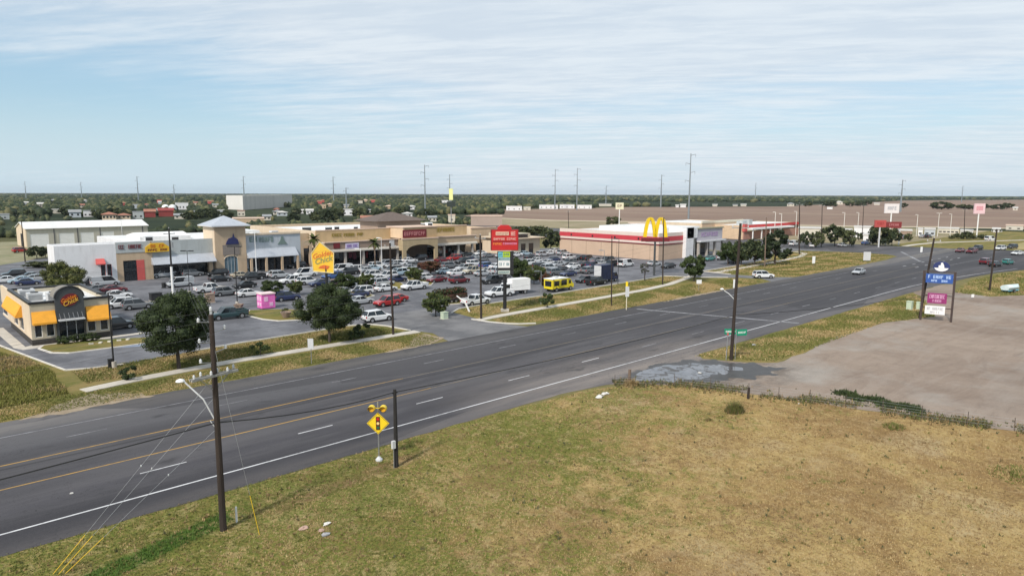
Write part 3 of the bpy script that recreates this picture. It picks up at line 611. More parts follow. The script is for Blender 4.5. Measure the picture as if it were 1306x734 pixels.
ORD = ['','nearest','second','third','fourth','fifth','sixth','seventh','eighth','ninth','tenth','eleventh','twelfth','thirteenth','fourteenth','fifteenth','sixteenth','seventeenth','eighteenth','nineteenth','twentieth']
for lo, hi, ph in REGION:
    sub = sorted([c for c in cars if lo <= c[0] < hi], key=lambda c: c[1])
    for kc in sorted({(c[3], c[2]) for c in sub}):
        same = [c for c in sub if (c[3], c[2]) == kc]
        for i, c in enumerate(same):
            idx = '' if len(same) == 1 else (ORD[i+1] + ' such from the highway ' if i else 'nearest such to the highway ')
            c.append(f"{c[3]} {KINDWORD[c[2]]}, {idx}in the {ph}".replace('highway in the', 'highway in'))
for i, (x, y, k, c, lab) in enumerate(cars):
    rz = (0 if random.random() < 0.55 else math.pi) + random.uniform(-0.05, 0.05)
    if y > 168 and x > 110: rz += 0.1
    vehicle(k, c, x, y, rz, lab, 'cars parked at the shopping centre', z=0.02)
# vehicles on the roads
def drive(px, py, k, c, rz, lab, name):
    x, y = P(px, py, 0, 0.9); return vehicle(k, c, x, y, rz, lab, 'vehicles driving on the highway', z=0.025, name=name)
drive(973, 353, 'suv', 'white', -0.62, 'white SUV leaving the side drive onto the highway', 'moving_car')
drive(1095, 347, 'sedan', 'silver', math.pi, 'small silver sedan driving alone on the far lanes', 'moving_car')
drive(1224, 318, 'sedan', 'dark red', math.pi-0.1, 'dark red sedan leading the cars at the crossing', 'moving_car')
drive(1239, 319, 'pickup', 'dark red', math.pi-0.1, 'dark red pickup truck crossing the far junction', 'moving_pickup_truck')
drive(1246, 315, 'suv', 'black', math.pi-0.2, 'black SUV half hidden behind the dark red pickup', 'moving_car')
drive(1275, 315, 'suv', 'white', math.pi-0.3, 'white SUV farthest away at the junction', 'moving_car')
drive(1290, 313, 'suv', 'black', math.pi-0.3, 'black SUV following the farthest white one', 'moving_car')
drive(1297, 321, 'sedan', 'white', math.pi-0.3, 'white sedan cut by the right edge of the picture', 'moving_car')
drive(1257, 333, 'suv', 'dark red', -0.15, 'dark red SUV heading away on the near lanes', 'moving_car')
drive(1269, 336, 'sedan', 'black', -0.2, 'black sedan beside the dark red SUV', 'moving_car')
drive(1285, 333, 'hatch', 'green', -0.2, 'teal green hatchback in front of the black sedan', 'moving_car')

# --- work vehicles near the red pylon sign
def wheels(t, xs, ys, r, name='wheel'):
    wh = MB(); wh.cyl((0,-.14,0),(0,.14,0),r,r,rubber,16); wh.cyl((0,-.15,0),(0,.15,0),r*.55,r*.55,rimm,10); me = wh.mesh('wheel')
    for x in xs:
        for s in (-1,1):
            o = part(name, me, t); o.location = (x, s*ys, r)
def cab(mb, x0, x1, w, z0, z1, m):
    mb.xprism([(x0,z0),(x1,z0),(x1,z0+(z1-z0)*.48),(x1-.25,z0+(z1-z0)*.52),(x1-.65,z1-.05),(x1-.8,z1),(x0,z1)], -w, w, m)
def box_truck(name, label, x, y, rz, colour, boxcol, L=6.2, H=3.1, sc=1.0, group=None):
    t = thing(name, label, 'truck', (0,0,0), group); pm = paint(colour)
    c = MB(); cab(c, L/2-1.9, L/2, .98, .55, 2.2, pm); c.box(-L/2+.1, L/2-1.9, -.45, .45, .45, .75, blackm); c.box(L/2-.05, L/2+.08, -.95, .95, .45, .7, blackm); c.build('cab', t)
    w = MB(); w.xprism([(L/2-1.5,1.35),(L/2-.28,1.35),(L/2-.66,2.05),(L/2-1.5,2.05)], -.995, .995, wglass); w.obox((L/2-.42,0,1.72),(.06,1.6,.68),wglass,0,R(-28)); w.build('windows', t)
    b = MB(); b.box(-L/2, L/2-2.0, -1.05, 1.05, .8, H, boxcol); b.box(-L/2-.03,-L/2,-.95,.95,.9,H-.1,lightgrey)
    for k in range(5): 
        for s in (-1,1): b.box(-L/2+.3+k*.8,-L/2+.36+k*.8, s*1.05-.015, s*1.05+.015, .85, H-.05, boxcol)
    b.build('cargo_box', t); wheels(t, (L/2-1.0,-L/2+1.1), .88, .42)
    return place(t, (x,y,.02), rz, sc)
x, y = P(656, 376, 0, 1.5); box_truck('box_truck', 'white service truck with tall box body just right of the red pylon sign', x, y, math.pi-.25, 'white', white, 6.0, 3.0)
x, y = P(637, 379, 0, 1.0); vehicle('pickup', 'white', x, y, math.pi-.2, 'white pickup truck parked left of the white service truck', z=.02)
navy = mat('navy_panel', (0.012,0.02,0.06), 0.5, 0.4, 1.0)
x, y = P(773, 360, 0, 1.5); box_truck('box_truck', 'tall dark navy box truck parked by the verge left of the yellow arches', x, y, 0.05, 'dark blue', navy, 6.4, 4.0)
# yellow food truck
t = thing('food_truck', 'yellow food truck with white roof parked on the edge of the car park', 'food truck', (0,0,0))
ft = mat('food_truck_yellow', (0.72,0.58,0.02), 0.4, 0.08, 1, coat=.3)
b = MB(); b.box(-2.9,1.3,-1.08,1.08,.55,2.3,ft); b.xprism([(1.3,.55),(2.9,.55),(2.95,1.15),(2.55,1.35),(2.05,2.1),(1.3,2.3)], -1.02, 1.02, ft); b.box(-2.8,1.2,-1.1,1.1,.50,.62,blackm); b.build('body', t)
b = MB(); b.box(-2.95,1.35,-1.13,1.13,2.302,2.42,white); b.box(-1.4,-.6,-.35,.35,2.42,2.7,lightgrey); b.build('roof', t)
b = MB(); b.box(-2.5,-1.2,-1.10,-1.03,1.1,2.1,wglass); b.build('serving_window', t)
b = MB(); b.box(-2.6,-1.1,-1.7,-1.1,2.14,2.2,ft); b.build('awning_flap', t)
b = MB(); b.box(-.6,.9,-1.10,-1.03,1.1,2.1,wglass); b.build('serving_window', t)
b = MB(); b.box(-2.91,-2.88,-.8,.8,1.0,2.0,wglass); b.build('rear_window', t)
b = MB(); b.obox((2.32,0,1.74),(.05,1.8,.75),wglass,0,R(-33)); b.box(1.55,2.1,-1.045,1.045,1.3,1.95,wglass); b.build('windscreen', t)
wheels(t, (2.0,-1.8), .95, .40); x, y = P(713, 371, 0, 1.2); place(t, (x,y,.02), 0.0, 1.1)
# brush-loaded trailer behind a white truck
t = thing('brush_trailer', 'long dark trailer heaped with cut brush behind a white cab', 'trailer', (0,0,0))
b = MB(); b.box(-3.4,3.2,-1.1,1.1,.6,.8,blackm)
for s in (-1,1): b.box(-3.4,3.2,s*1.08-.03,s*1.08+.03,.8,1.7,mat('rusty_brown_panel',(0.10,0.045,0.03),.8,.3,2))
b.box(-3.43,-3.37,-1.1,1.1,.8,1.7,blackm); b.box(3.2,4.3,-.08,.08,.5,.62,blackm); b.build('trailer_bed', t); wheels(t, (-.5,.5), 1.0, .38)
# ================================================================ foliage
def leafmat(name, a, b, sc=0.8, transl=0.25):
    g = G(name, 0.7, 0.25); n = g.noise(sc, 4, 0.6); n2 = g.noise(sc*6, 2, 0.6)
    c = g.mix(g.ramp(n, 0.35, 0.65), a, b); c = g.mix(g.ramp(n2, 0.45, 0.75, 0, 0.4), c, tuple(v*1.7 for v in b)); g.done(c); return g.m
lf_dark = leafmat('dark_oak_leaves', (0.016,0.026,0.012), (0.040,0.056,0.020))
lf_olive = leafmat('olive_leaves', (0.07,0.075,0.022), (0.125,0.13,0.04))
lf_mid = leafmat('mid_green_leaves', (0.028,0.045,0.014), (0.06,0.085,0.025))
lf_brown = leafmat('russet_leaves', (0.07,0.025,0.018), (0.12,0.05,0.03))
lf_far = leafmat('distant_leaves', (0.016,0.026,0.012), (0.036,0.05,0.02), 0.12)
lf_far2 = leafmat('distant_pale_leaves', (0.045,0.054,0.020), (0.095,0.105,0.042), 0.12)
lf_far3 = leafmat('distant_olive_leaves', (0.09,0.088,0.038), (0.14,0.13,0.06), 0.12)
lf_grey = leafmat('grey_purple_leaves', (0.07,0.065,0.075), (0.13,0.12,0.13))
bark = mat('tree_bark', (0.07,0.055,0.045), 0.9, 0.3, 5, stretch=(1,1,.3))
def leaf_cloud(centres, radii, n_each, size, flat=0.8, seed=0):
    r = np.random.default_rng(seed); C = []
    for c, rad in zip(centres, radii):
        d = r.normal(size=(n_each,3)); d /= np.linalg.norm(d, axis=1)[:,None]
        q = np.array(c) + d*(rad*(0.55+0.5*r.random((n_each,1))))*np.array([1,1,flat]); C.append(q)
    C = np.concatenate(C); n = len(C)
    u = r.normal(size=(n,3)); u /= np.linalg.norm(u,axis=1)[:,None]; w = np.cross(u, r.normal(size=(n,3))); w /= np.linalg.norm(w,axis=1)[:,None]
    s = size*(0.6+0.8*r.random((n,1))); V = np.stack([C-u*s-w*s*.55, C+u*s-w*s*.55, C+u*s*.8+w*s*.55, C-u*s*.7+w*s*.6],1).reshape(-1,3)
    Fq = np.arange(4*n).reshape(n,4); return V, Fq
def crown_mesh(name, rx, rz, zc, m, m2, nclump=34, n_each=90, size=0.17, seed=1, core=True, wob=0.25):
    r = np.random.default_rng(seed); cs, rs = [], []
    for i in range(nclump):
        a = r.random()*2*math.pi; z = r.uniform(-0.85,0.95); k = math.sqrt(max(0,1-z*z))*r.uniform(0.55,1.0+wob*0.4)
        cs.append((rx*k*math.cos(a), rx*k*math.sin(a), zc+rz*z*r.uniform(.75,1.0))); rs.append(rx*r.uniform(0.20,0.36))
    V, Fq = leaf_cloud(cs, rs, n_each, size, 0.75, seed)
    mi = (r.random(len(Fq)) < 0.35).astype(int)
    if core:   # inner foliage mass, kept inside the leaves
        cv, cf = [], []
        for (c, rad) in zip(cs, rs):
            n, k = 6, 4; o = len(cv)
            for j in range(1,k):
                ph = math.pi*j/k
                for i in range(n):
                    a = 2*math.pi*i/n; q = rad*r.uniform(.55,.8); cv.append((c[0]+q*math.sin(ph)*math.cos(a), c[1]+q*math.sin(ph)*math.sin(a), c[2]+q*.8*math.cos(ph)))
            for j in range(k-2):
                for i in range(n): cf.append((o+j*n+i, o+(j+1)*n+i, o+(j+1)*n+(i+1)%n, o+j*n+(i+1)%n))
            cf.append((o,o+1,o+2,o+3)); cf.append((o+3,o+4,o+5,o)); q=o+(k-2)*n; cf.append((q+3,q+2,q+1,q)); cf.append((q,q+5,q+4,q+3))
        cv = np.array(cv); cf = np.array(cf)+len(V); V = np.concatenate([V,cv]); Fq = np.concatenate([Fq,cf]); mi = np.concatenate([mi, np.zeros(len(cf),int)])
    return np_mesh(name, V, Fq, [m, m2], mi)
def trunk_mesh(h, r0, crx, zc, seed=1, limbs=5):
    mb = MB(); rr = random.Random(seed); mb.tube([(0,0,0),(rr.uniform(-.05,.05),rr.uniform(-.05,.05),h*.5),(rr.uniform(-.12,.12),rr.uniform(-.12,.12),h)], [r0*1.25,r0,r0*.75], bark, 8)
    for i in range(limbs):
        a = 2*math.pi*i/limbs+rr.uniform(-.4,.4); e = crx*rr.uniform(.45,.75)
        mb.tube([(0,0,h*rr.uniform(.8,1)), (e*.5*math.cos(a), e*.5*math.sin(a), h+(zc-h)*.55), (e*math.cos(a), e*math.sin(a), zc+rr.uniform(0,.5)*crx)], [r0*.6,r0*.4,r0*.15], bark, 5)
    return mb.mesh('trunk')
TREE = {}
def tree_kind(key, h, rx, th, m, m2, **kw):
    zc = th + (h-th)*0.52; rz = (h-th)*0.52
    TREE[key] = (h, crown_mesh('crown', rx, rz, zc, m, m2, **kw), trunk_mesh(th+ (h-th)*.2, kw.get('size',.17)*0+h*.022+.04, rx, zc, kw.get('seed',1)))
tree_kind('oak_a', 8.4, 4.0, 1.7, lf_dark, lf_mid, nclump=62, n_each=420, size=.085, seed=3, wob=.5)
tree_kind('oak_b', 7.2, 3.9, 1.6, lf_dark, lf_mid, nclump=62, n_each=400, size=.085, seed=5, wob=.5)
tree_kind('olive', 6.0, 4.2, 1.2, lf_olive, lf_mid, nclump=54, n_each=240, size=.11, seed=8)
tree_kind('mid', 5.0, 2.3, 1.0, lf_mid, lf_dark, nclump=44, n_each=150, size=.12, seed=11)
tree_kind('mid2', 5.0, 2.6, 1.0, lf_mid, lf_olive, nclump=44, n_each=150, size=.12, seed=12)
tree_kind('russet', 4.2, 2.2, 1.0, lf_brown, lf_dark, nclump=36, n_each=140, size=.12, seed=13)
tree_kind('young', 4.6, 1.3, 1.8, lf_grey, lf_mid, nclump=16, n_each=45, size=.11, seed=14, core=False)
tree_kind('far_a', 8.0, 4.3, 1.0, lf_far, lf_far2, nclump=30, n_each=50, size=.36, seed=21)
tree_kind('far_b', 7.0, 4.8, .8, lf_far2, lf_far, nclump=30, n_each=50, size=.36, seed=22)
tree_kind('far_c', 9.5, 3.6, 1.4, lf_far, lf_far, nclump=30, n_each=50, size=.36, seed=23)
tree_kind('far_d', 6.5, 5.2, .6, lf_far, lf_far2, nclump=34, n_each=50, size=.36, seed=24)
def tree(key, x, y, h, label, group=None, wide=1.0, cat='tree', name='broadleaf_tree', z=0.0, rz=None):
    hh, cm, tm = TREE[key]; s = h/hh; t = thing(name, label, cat, (x,y,z), group)
    t.rotation_euler = (0,0,random.uniform(0,6.28) if rz is None else rz); t.scale = (s*wide, s*wide, s)
    part('trunk', tm, t); part('crown', cm, t); return t
def bush_mesh(rx, h, m, m2, seed, n=10, each=90, size=.07):
    return crown_mesh('foliage', rx, h*.5, h*.52, m, m2, nclump=n, n_each=each, size=size, seed=seed)
BUSH = {k: bush_mesh(1.0, 1.4, a, b, s) for k, a, b, s in (('dark', lf_dark, lf_mid, 31), ('mid', lf_mid, lf_dark, 32), ('olive', lf_olive, lf_mid, 33))}
stem = MB(); stem.cyl((0,0,0),(0,0,.8),.06,.03,bark,6); STEM = stem.mesh('stem')
def bush(key, x, y, h, label, group=None, wide=1.0, z=0.0):
    t = thing('shrub', label, 'shrub', (x,y,z), group); s = h/1.4; t.scale = (s*wide,s*wide,s); t.rotation_euler = (0,0,random.uniform(0,6))
    part('stem', STEM, t); part('foliage', BUSH[key], t); return t
def palm(x, y, h, label):
    t = thing('palm_tree', label, 'palm tree', (x,y,0), 'palm trees in the car park'); tr = MB(); tr.tube([(x,y,0),(x+.1,y,h*.5),(x,y+.1,h-.8)], [.30,.20,.19], mat('palm_bark',(0.16,0.12,0.09),.9,.25,4), 9); tr.build('trunk', t)
    fm = leafmat('palm_fronds', (0.03,0.045,0.012), (0.075,0.09,0.02), 1.0) if 'palm_fronds' not in MATS else MATS['palm_fronds']
    cr = MB(); rr = random.Random(int(x))
    for i in range(34):
        a = i*2.399; el = rr.uniform(-.5,1.25); L = rr.uniform(1.7,2.4); d = (math.cos(a), math.sin(a)); pts = []
        for k in range(5):
            u = k/4; pts.append((x+d[0]*L*u*math.cos(el*(1-u*.5)), y+d[1]*L*u*math.cos(el*(1-u*.5)), h-.8+L*math.sin(el)*u-.75*u*u))
        for k in range(4):
            w0, w1 = .05+.40*math.sin(math.pi*(k/4)**.7), .05+.40*math.sin(math.pi*((k+1)/4)**.7) if k < 3 else .02
            n = (-d[1], d[0]); p, q = pts[k], pts[k+1]
            cr.add([(p[0]-n[0]*w0,p[1]-n[1]*w0,p[2]-.12*w0),(q[0]-n[0]*w1,q[1]-n[1]*w1,q[2]-.12*w1),q,p], [(0,1,2,3)], fm)
            cr.add([p,q,(q[0]+n[0]*w1,q[1]+n[1]*w1,q[2]-.12*w1),(p[0]+n[0]*w0,p[1]+n[1]*w0,p[2]-.12*w0)], [(0,1,2,3)], fm)
    sk = MB(); sk.lathe([(.22,h-2.6),(.42,h-1.8),(.5,h-1.2),(.3,h-.8)], (x,y,0), mat('dead_fronds',(0.20,0.14,0.08),.9,.3,4), 9); sk.build('dead_frond_skirt', t)
    cr.build('crown', t); return t

x, y = P(229, 473); tree('oak_a', x, y, ZT(229,378,x,y), 'large dark oak on the verge behind the wooden utility pole', rz=0.3, wide=0.86)
x, y = P(421, 438); tree('oak_b', x, y, ZT(421,368,x,y), 'wide dark oak on the verge below the yellow pentagon sign', rz=1.2, wide=0.86)
x, y = 33.5, 178.0; x, y = P(84, 384); tree('olive', x, y, 6.2, 'spreading olive green tree behind the arched restaurant front', wide=.72)
def tp(key, px, py, top, label, wide=1.0, group='small trees in the car park', name='broadleaf_tree', lim=None):
    x, y = P(px, py); h = max(1.5, ZT(px, top, x, y)); return tree(key, x, y, h, label, group, wide, name=name)
tp('mid', 347, 385, 359, 'narrow dark green tree between the peaked tower and the pink kiosk')
tp('mid2', 378, 378, 360, 'low dark green tree left of the yellow pentagon sign')
tp('mid', 441, 373, 350, 'dark green tree just right of the yellow pentagon sign', 1.2)
tp('mid2', 466, 372, 351, 'dark green tree below the right palm among white cars')
tp('mid2', 528, 360, 342, 'round mid green tree left of the russet tree', 1.1)
tp('russet', 549, 351, 334, 'russet brown tree in a planted strip of the car park', 1.5)
tp('mid2', 556, 404, 374, 'pale green bushy tree at the left end of the brush trailer', 1.0)
tp('mid', 662, 360, 329, 'dark tree directly right of the red pylon sign')
tp('mid2', 681, 362, 338, 'smaller olive tree right of the dark tree by the pylon sign', 1.0)
tp('russet', 696, 369, 349, 'thin brownish sapling between the pylon sign and the food truck', .7)
tp('far_a', 702, 320, 292, 'dark tree hard against the left end of the red striped building', .9)
tp('young', 822, 357, 334, 'grey purple sapling left of the pole of the yellow arches', 1.0)
tp('mid', 885, 357, 324, 'dark tree on a bare stem right of the yellow arches', .9)
tp('mid', 887, 352, 338, 'low dense bush under the tree right of the arches', 1.3)
tp('mid', 928, 336, 307, 'leftmost dark tree in front of the peach coloured shop', .9, 'trees before the peach shop')
tp('far_a', 945, 336, 306, 'second dark tree in front of the peach coloured shop', .9, 'trees before the peach shop')
tp('far_a', 962, 336, 304, 'third dark tree in front of the peach coloured shop', .9, 'trees before the peach shop')
tp('far_c', 988, 335, 292, 'tallest dark tree right of the peach shop on a bare trunk', 1.05, 'trees before the peach shop')
tp('mid', 938, 336, 314, 'small round dark shrub tree by the side drive', .8)
tp('far_a', 1026, 313, 293, 'first dark tree left of the round tree beyond the side street', .65, 'trees beyond the side street')
tp('far_b', 1041, 313, 294, 'second dark tree left of the round tree beyond the side street', .65, 'trees beyond the side street')
tp('far_a', 1064, 311, 284, 'big round dark tree in the middle beyond the side street', .95, 'trees beyond the side street')
tp('far_b', 1083, 312, 292, 'smaller dark tree right of the big round one', .6, 'trees beyond the side street')
tp('far_a', 1096, 305, 294, 'dark tree below the white carport roof', .6, 'trees beyond the side street')
tp('far_d', 1122, 310, 286, 'broad dark tree under the red sign board, left half', .75, 'trees beyond the side street')
tp('far_a', 1137, 310, 288, 'broad dark tree under the red sign board, right half', .8, 'trees beyond the side street')
tp('far_b', 1158, 304, 295, 'flat dark tree right of the red sign board', .8, 'trees beyond the side street')
for i, (px, t0) in enumerate(((1222,294),(1232,292),(1241,296),(1252,295),(1213,297))):
    tp('far_b', px, 301, t0, f'{["lowest dark bush","tallest pale bush","round pale bush","small dark bush","leftmost low bush"][i]} in the hedge beyond the junction', 1.3, 'bushes beyond the junction')
def bp(key, px, py, top, label, wide=1.0, group='shrubs on the verge', z=0):
    x, y = P(px, py); return bush(key, x, y, max(.5, ZT(px, top, x, y)), label, group, wide, z)
bp('dark', 168, 487, 470, 'dark round shrub on the verge left of the large oak', 1.0)
bp('mid', 333, 455, 439, 'dark green shrub between the large oak and the white sign post', .9)
bp('dark', 463, 431, 414, 'dark shrub at the foot of the brown pole by the entry drive', 1.0)
bp('mid', 452, 436, 424, 'low shrub right under the wide oak', 1.1)
bp('olive', 366, 405, 396, 'small bush in the tapered brown planter', .8, 'shrubs on the verge', .3)
bp('mid', 698, 392, 375, 'low grey green shrub below the left end of the food truck', .9)
for i, (px, py) in enumerate(((80,443.5),(88,442.5),(96,441.5),(104,440.6),(112,439.6),(120,438.5))):
    bp('dark' if i % 2 else 'mid', px, py, py-11, f'{["first","second","third","fourth","fifth","sixth"][i]} clipped shrub from the left along the restaurant front', 1.0, 'clipped shrubs at the restaurant front')
xs = XA(401,158); palm(xs, 158, 8.9, 'palm tree with shaggy brown trunk left above the pentagon sign')
xs = XA(478,152); palm(xs, 152, 7.6, 'slimmer palm tree in front of the brown shop fascia')

# --- brush heap and white cab finish the trailer
bt = bpy.data.objects['brush_trailer']
V, Fq = leaf_cloud([(x,yy,zz) for x in (-2.8,-2,-1.2,-.4,.4,1.2,2,2.7) for yy in (-.5,.5) for zz in (1.2,2.0)], [.75]*32, 130, .13, .9, 77)
part('brush_load', np_mesh('brush_load', V, Fq, [lf_dark, lf_brown], (np.random.default_rng(1).random(len(Fq))<.3).astype(int)), bt)
x, y = P(574, 388, 0, 1.3); place(bt, (x,y,.02), 0.02)
x, y = P(607, 390, 0, 1.2); vehicle('pickup', 'white', x, y, 0.02, 'white pickup truck coupled to the brush trailer', z=.02)

# ================================================================ grass tufts (stuff)
def tufts(name, pts, h, w, mats, mi, blades=4, seed=0):
    r = np.random.default_rng(seed); n = len(pts); hh = np.asarray(h); V = []; 
    for b in range(blades):
        a = r.random(n)*2*math.pi; dx, dy = np.cos(a), np.sin(a); ww = w*(.5+r.random(n)); hb = hh*(.5+.8*r.random(n)); lean = hb*r.uniform(.1,.9,n)
        ox, oy = r.normal(0,.05,n), r.normal(0,.05,n); bx, by = pts[:,0]+ox, pts[:,1]+oy; z = np.full(n, .005)
        p = np.stack([bx-dy*ww, by+dx*ww, z],1); q = np.stack([bx+dy*ww, by-dx*ww, z],1); t = np.stack([bx+dx*lean, by+dy*lean, z+hb],1)
        V.append(np.stack([p,q,t],1))
    V = np.concatenate(V).reshape(-1,3); Fq = np.arange(len(V)).reshape(-1,3); me = np_mesh(name, V, Fq, mats, np.tile(mi, blades))
    o = bpy.data.objects.new(name, me); COL.objects.link(o); return o
def inpoly(x, y, poly):
    c = np.zeros(len(x), bool); n = len(poly)
    for i in range(n):
        x0,y0 = poly[i]; x1,y1 = poly[(i+1)%n]
        if y0 == y1: continue
        k = ((y0 > y) != (y1 > y)) & (x < (x1-x0)*(y-y0)/(y1-y0)+x0); c ^= k
    return c
def field_noise(x, y, s, seed):
    r = np.random.default_rng(seed); o = np.zeros(len(x))
    for k in range(9):
        a = r.random()*6.28; f = s*(.6+1.6*r.random()); o += np.sin((x*np.cos(a)+y*np.sin(a))*f+r.random()*6.28)
    return o/3
gm_ = [mat('blade_tan',(0.37,0.265,0.12),.9,.15,3), mat('blade_green',(0.135,0.145,0.032),.9,.2,3), mat('blade_brown',(0.25,0.17,0.08),.9,.2,3), mat('blade_pale',(0.44,0.335,0.17),.9,.1,3), mat('blade_lush',(0.07,0.13,0.018),.9,.2,3), mat('blade_dull',(0.085,0.085,0.035),.9,.2,3)]
N = 230000; x = rng.uniform(-25,66,N); y = rng.uniform(-3,44,N); d = np.hypot(x,y)
k = inpoly(x,y,lot) & (rng.random(N) < np.clip(42/np.maximum(d,10),0,1)**1.2) & (d > 20); x, y = x[k], y[k]
nz = field_noise(x,y,.35,3)+field_noise(x,y,1.5,4)*.7; gr = nz*.8 + (y-24)*.055 - (x-22)*.030 + rng.normal(0,.45,len(x))
orp = field_noise(x,y,.5,21)+rng.normal(0,.3,len(x)); mi = np.where(gr > .70, 1, np.where(orp > .5, 2, np.where(rng.random(len(x)) < .22, 2, np.where(rng.random(len(x)) < .2, 3, 0))))
lush = (np.abs(y-x*.28-36.2) < .8) & (x < 14.5); mi[lush] = 4
tag(tufts('mown_grass', np.stack([x,y],1), np.where(mi==4,.13,.055)+rng.random(len(x))*.035, .022, gm_, mi, 4, 1), 'short tan and green mown grass covering the near lot', 'grass', kind='stuff')
def clump(px, py, rad, h, n, mi2, label, seed):
    cx, cy = P(px, py); r = np.random.default_rng(seed); a = r.random(n)*6.28; q = rad*r.random(n)**.7
    o = tufts('weed_clump', np.stack([cx+q*np.cos(a)*1.3, cy+q*np.sin(a)],1), h*(1.1-q/rad*.8), .03, gm_, r.choice(mi2, n), 5, seed); tag(o, label, 'weeds')
clump(938,523,.75,.95,300,[1,5,2,1],'dark rough weed clump by the wire fence',61); clump(806,490,.7,.7,220,[2,3,0],'brown dry weed clump at the fence corner post',62)
clump(905,534,.30,.25,80,[1,2],'small dark weed tuft left of the rough weed clump',63); clump(1140,541,.9,.35,160,[1,1,2],'low green weeds under the middle of the wire fence',64); clump(1296,600,1.6,.25,300,[1,1,0],'green weed patch at the right edge of the mown lot',65)
# scattered bigger tufts in the lot
n = 5200; x2 = rng.uniform(-10,66,n); y2 = rng.uniform(3,43,n); k = inpoly(x2,y2,lot) & (field_noise(x2,y2,.6,33)+rng.normal(0,.6,n) > .1); x2, y2 = x2[k], y2[k]
tag(tufts('coarse_tufts', np.stack([x2,y2],1), .08+rng.random(len(x2))*.14, .035, gm_, rng.choice([1,2,2,5,0], len(x2)), 7, 71), 'scattered coarse grass tufts standing above the mown lot', 'grass', kind='stuff')
# rough strip along the fence
fx, fy, fm = [], [], []
for i in range(len(FENCE)-2):
    (ax,ay),(bx,by) = FENCE[i], FENCE[i+1]; L = math.hypot(bx-ax,by-ay); n = int(L*170)
    t = rng.random(n); off = rng.normal(-.6,.75,n); nx, ny = (by-ay)/L, -(bx-ax)/L
    fx.append(ax+(bx-ax)*t+nx*off*(-1 if False else 1)); fy.append(ay+(by-ay)*t+ny*off)
fx, fy = np.concatenate(fx), np.concatenate(fy); k = field_noise(fx,fy,.9,8)+rng.normal(0,.3,len(fx)) > -.35; fx, fy = fx[k], fy[k]
fm = np.where(rng.random(len(fx)) < .6, 5, np.where(rng.random(len(fx)) < .5, 1, 2))
tag(tufts('fence_weeds', np.stack([fx,fy],1), .07+rng.random(len(fx))**2*.30, .04, gm_, fm, 4, 2), 'rough uncut grass and weeds along the wire fence', 'weeds', kind='stuff')
# green weeds in the gravel yard
n = 2600; t = rng.random(n); wx = 68.6+rng.normal(0,.45,n)-.5*t+.5*np.sin(t*17); wy = 25.5-7.5*t+rng.normal(0,.3,n)
tag(tufts('yard_weeds', np.stack([wx,wy],1), .10+rng.random(n)*.22, .04, [lf_dark, lf_mid], (rng.random(n)<.5).astype(int), 5, 3), 'dark green weeds on a low bank in the gravel yard', 'weeds', kind='stuff')
# verge grass on the far side + long grass at the left
def verge_tufts(name, poly, n, h0, h1, label, seed, w=.03, gfrac=.5, mats=None):
    xs = np.array([p[0] for p in poly]); ys = np.array([p[1] for p in poly]); x = rng.uniform(xs.min(),xs.max(),n); y = rng.uniform(ys.min(),ys.max(),n)
    k = inpoly(x,y,poly); x, y = x[k], y[k]; g_ = field_noise(x,y,.5,seed)+rng.normal(0,.5,len(x)); mi = np.where(g_ > .6-gfrac*1.4, 1, np.where(rng.random(len(x))<.3,3,0))
    tag(tufts(name, np.stack([x,y],1), h0+rng.random(len(x))*(h1-h0), w, mats or gm_, mi, 4, seed), label, 'grass', kind='stuff')
verge_tufts('verge_grass', [(2,70.8),(52,70.8),(55,72.5),(55,77),(53,77.5),(14,76),(2,79)], 22000, .06,.15, 'short grass between the highway and the left pavement', 41, gfrac=.75)
verge_tufts('verge_grass', [(15,79.5),(54,79.6),(53.5,84),(50.5,87.8),(33,87),(15,86)], 16000, .08,.22, 'short grass between the left pavement and the car park', 42, gfrac=.8)
verge_tufts('verge_grass', [(68.8,76),(76,71),(140,71),(147,71.8),(145,80),(120,80.8),(70,78.4)], 26000, .06,.18, 'short grass between the highway and the right pavement', 43, .035)
verge_tufts('verge_grass', [(69,82),(120,83.3),(140,87),(138,91.6),(95,89.8),(72,88.8)], 14000, .08,.2, 'short grass between the right pavement and the car park', 44, .035)
verge_tufts('verge_grass', [(71.5,43.6),(77,43.2),(140,43.2),(150,42.6),(140,38),(124,32),(113,35.8),(82,35.6),(76,35.8)], 24000, .06,.2, 'greenish grass strip between the highway and the gravel yard', 45, .04, .6)
verge_tufts('long_grass', [(4,74.5),(13,76.6),(13.2,84),(13.5,87),(12.6,95),(9,108),(2,108),(-6,90),(-4,76)], 30000, .14,.38, 'long uncut yellow green grass at the left of the verge', 46, .035, .75, [gm_[0], mat('blade_yellow_green',(0.17,0.165,0.035),.9,.2,3), gm_[2], gm_[5], gm_[4]])

verge_tufts('verge_grass', [(156,75),(160,71),(200,71),(240,74.5),(242,86),(236,103),(214,103),(200,95),(154,91)], 30000, .08,.26, 'patchy grass on the corner between side drive and side street', 47, .05, .5)
verge_tufts('verge_grass', [(158,37.6),(185,40.6),(200,39.6),(222,36),(240,26),(220,5),(164,27),(157,32)], 16000, .1,.3, 'rough grass between the gravel driveway and the highway', 48, .05, .6)
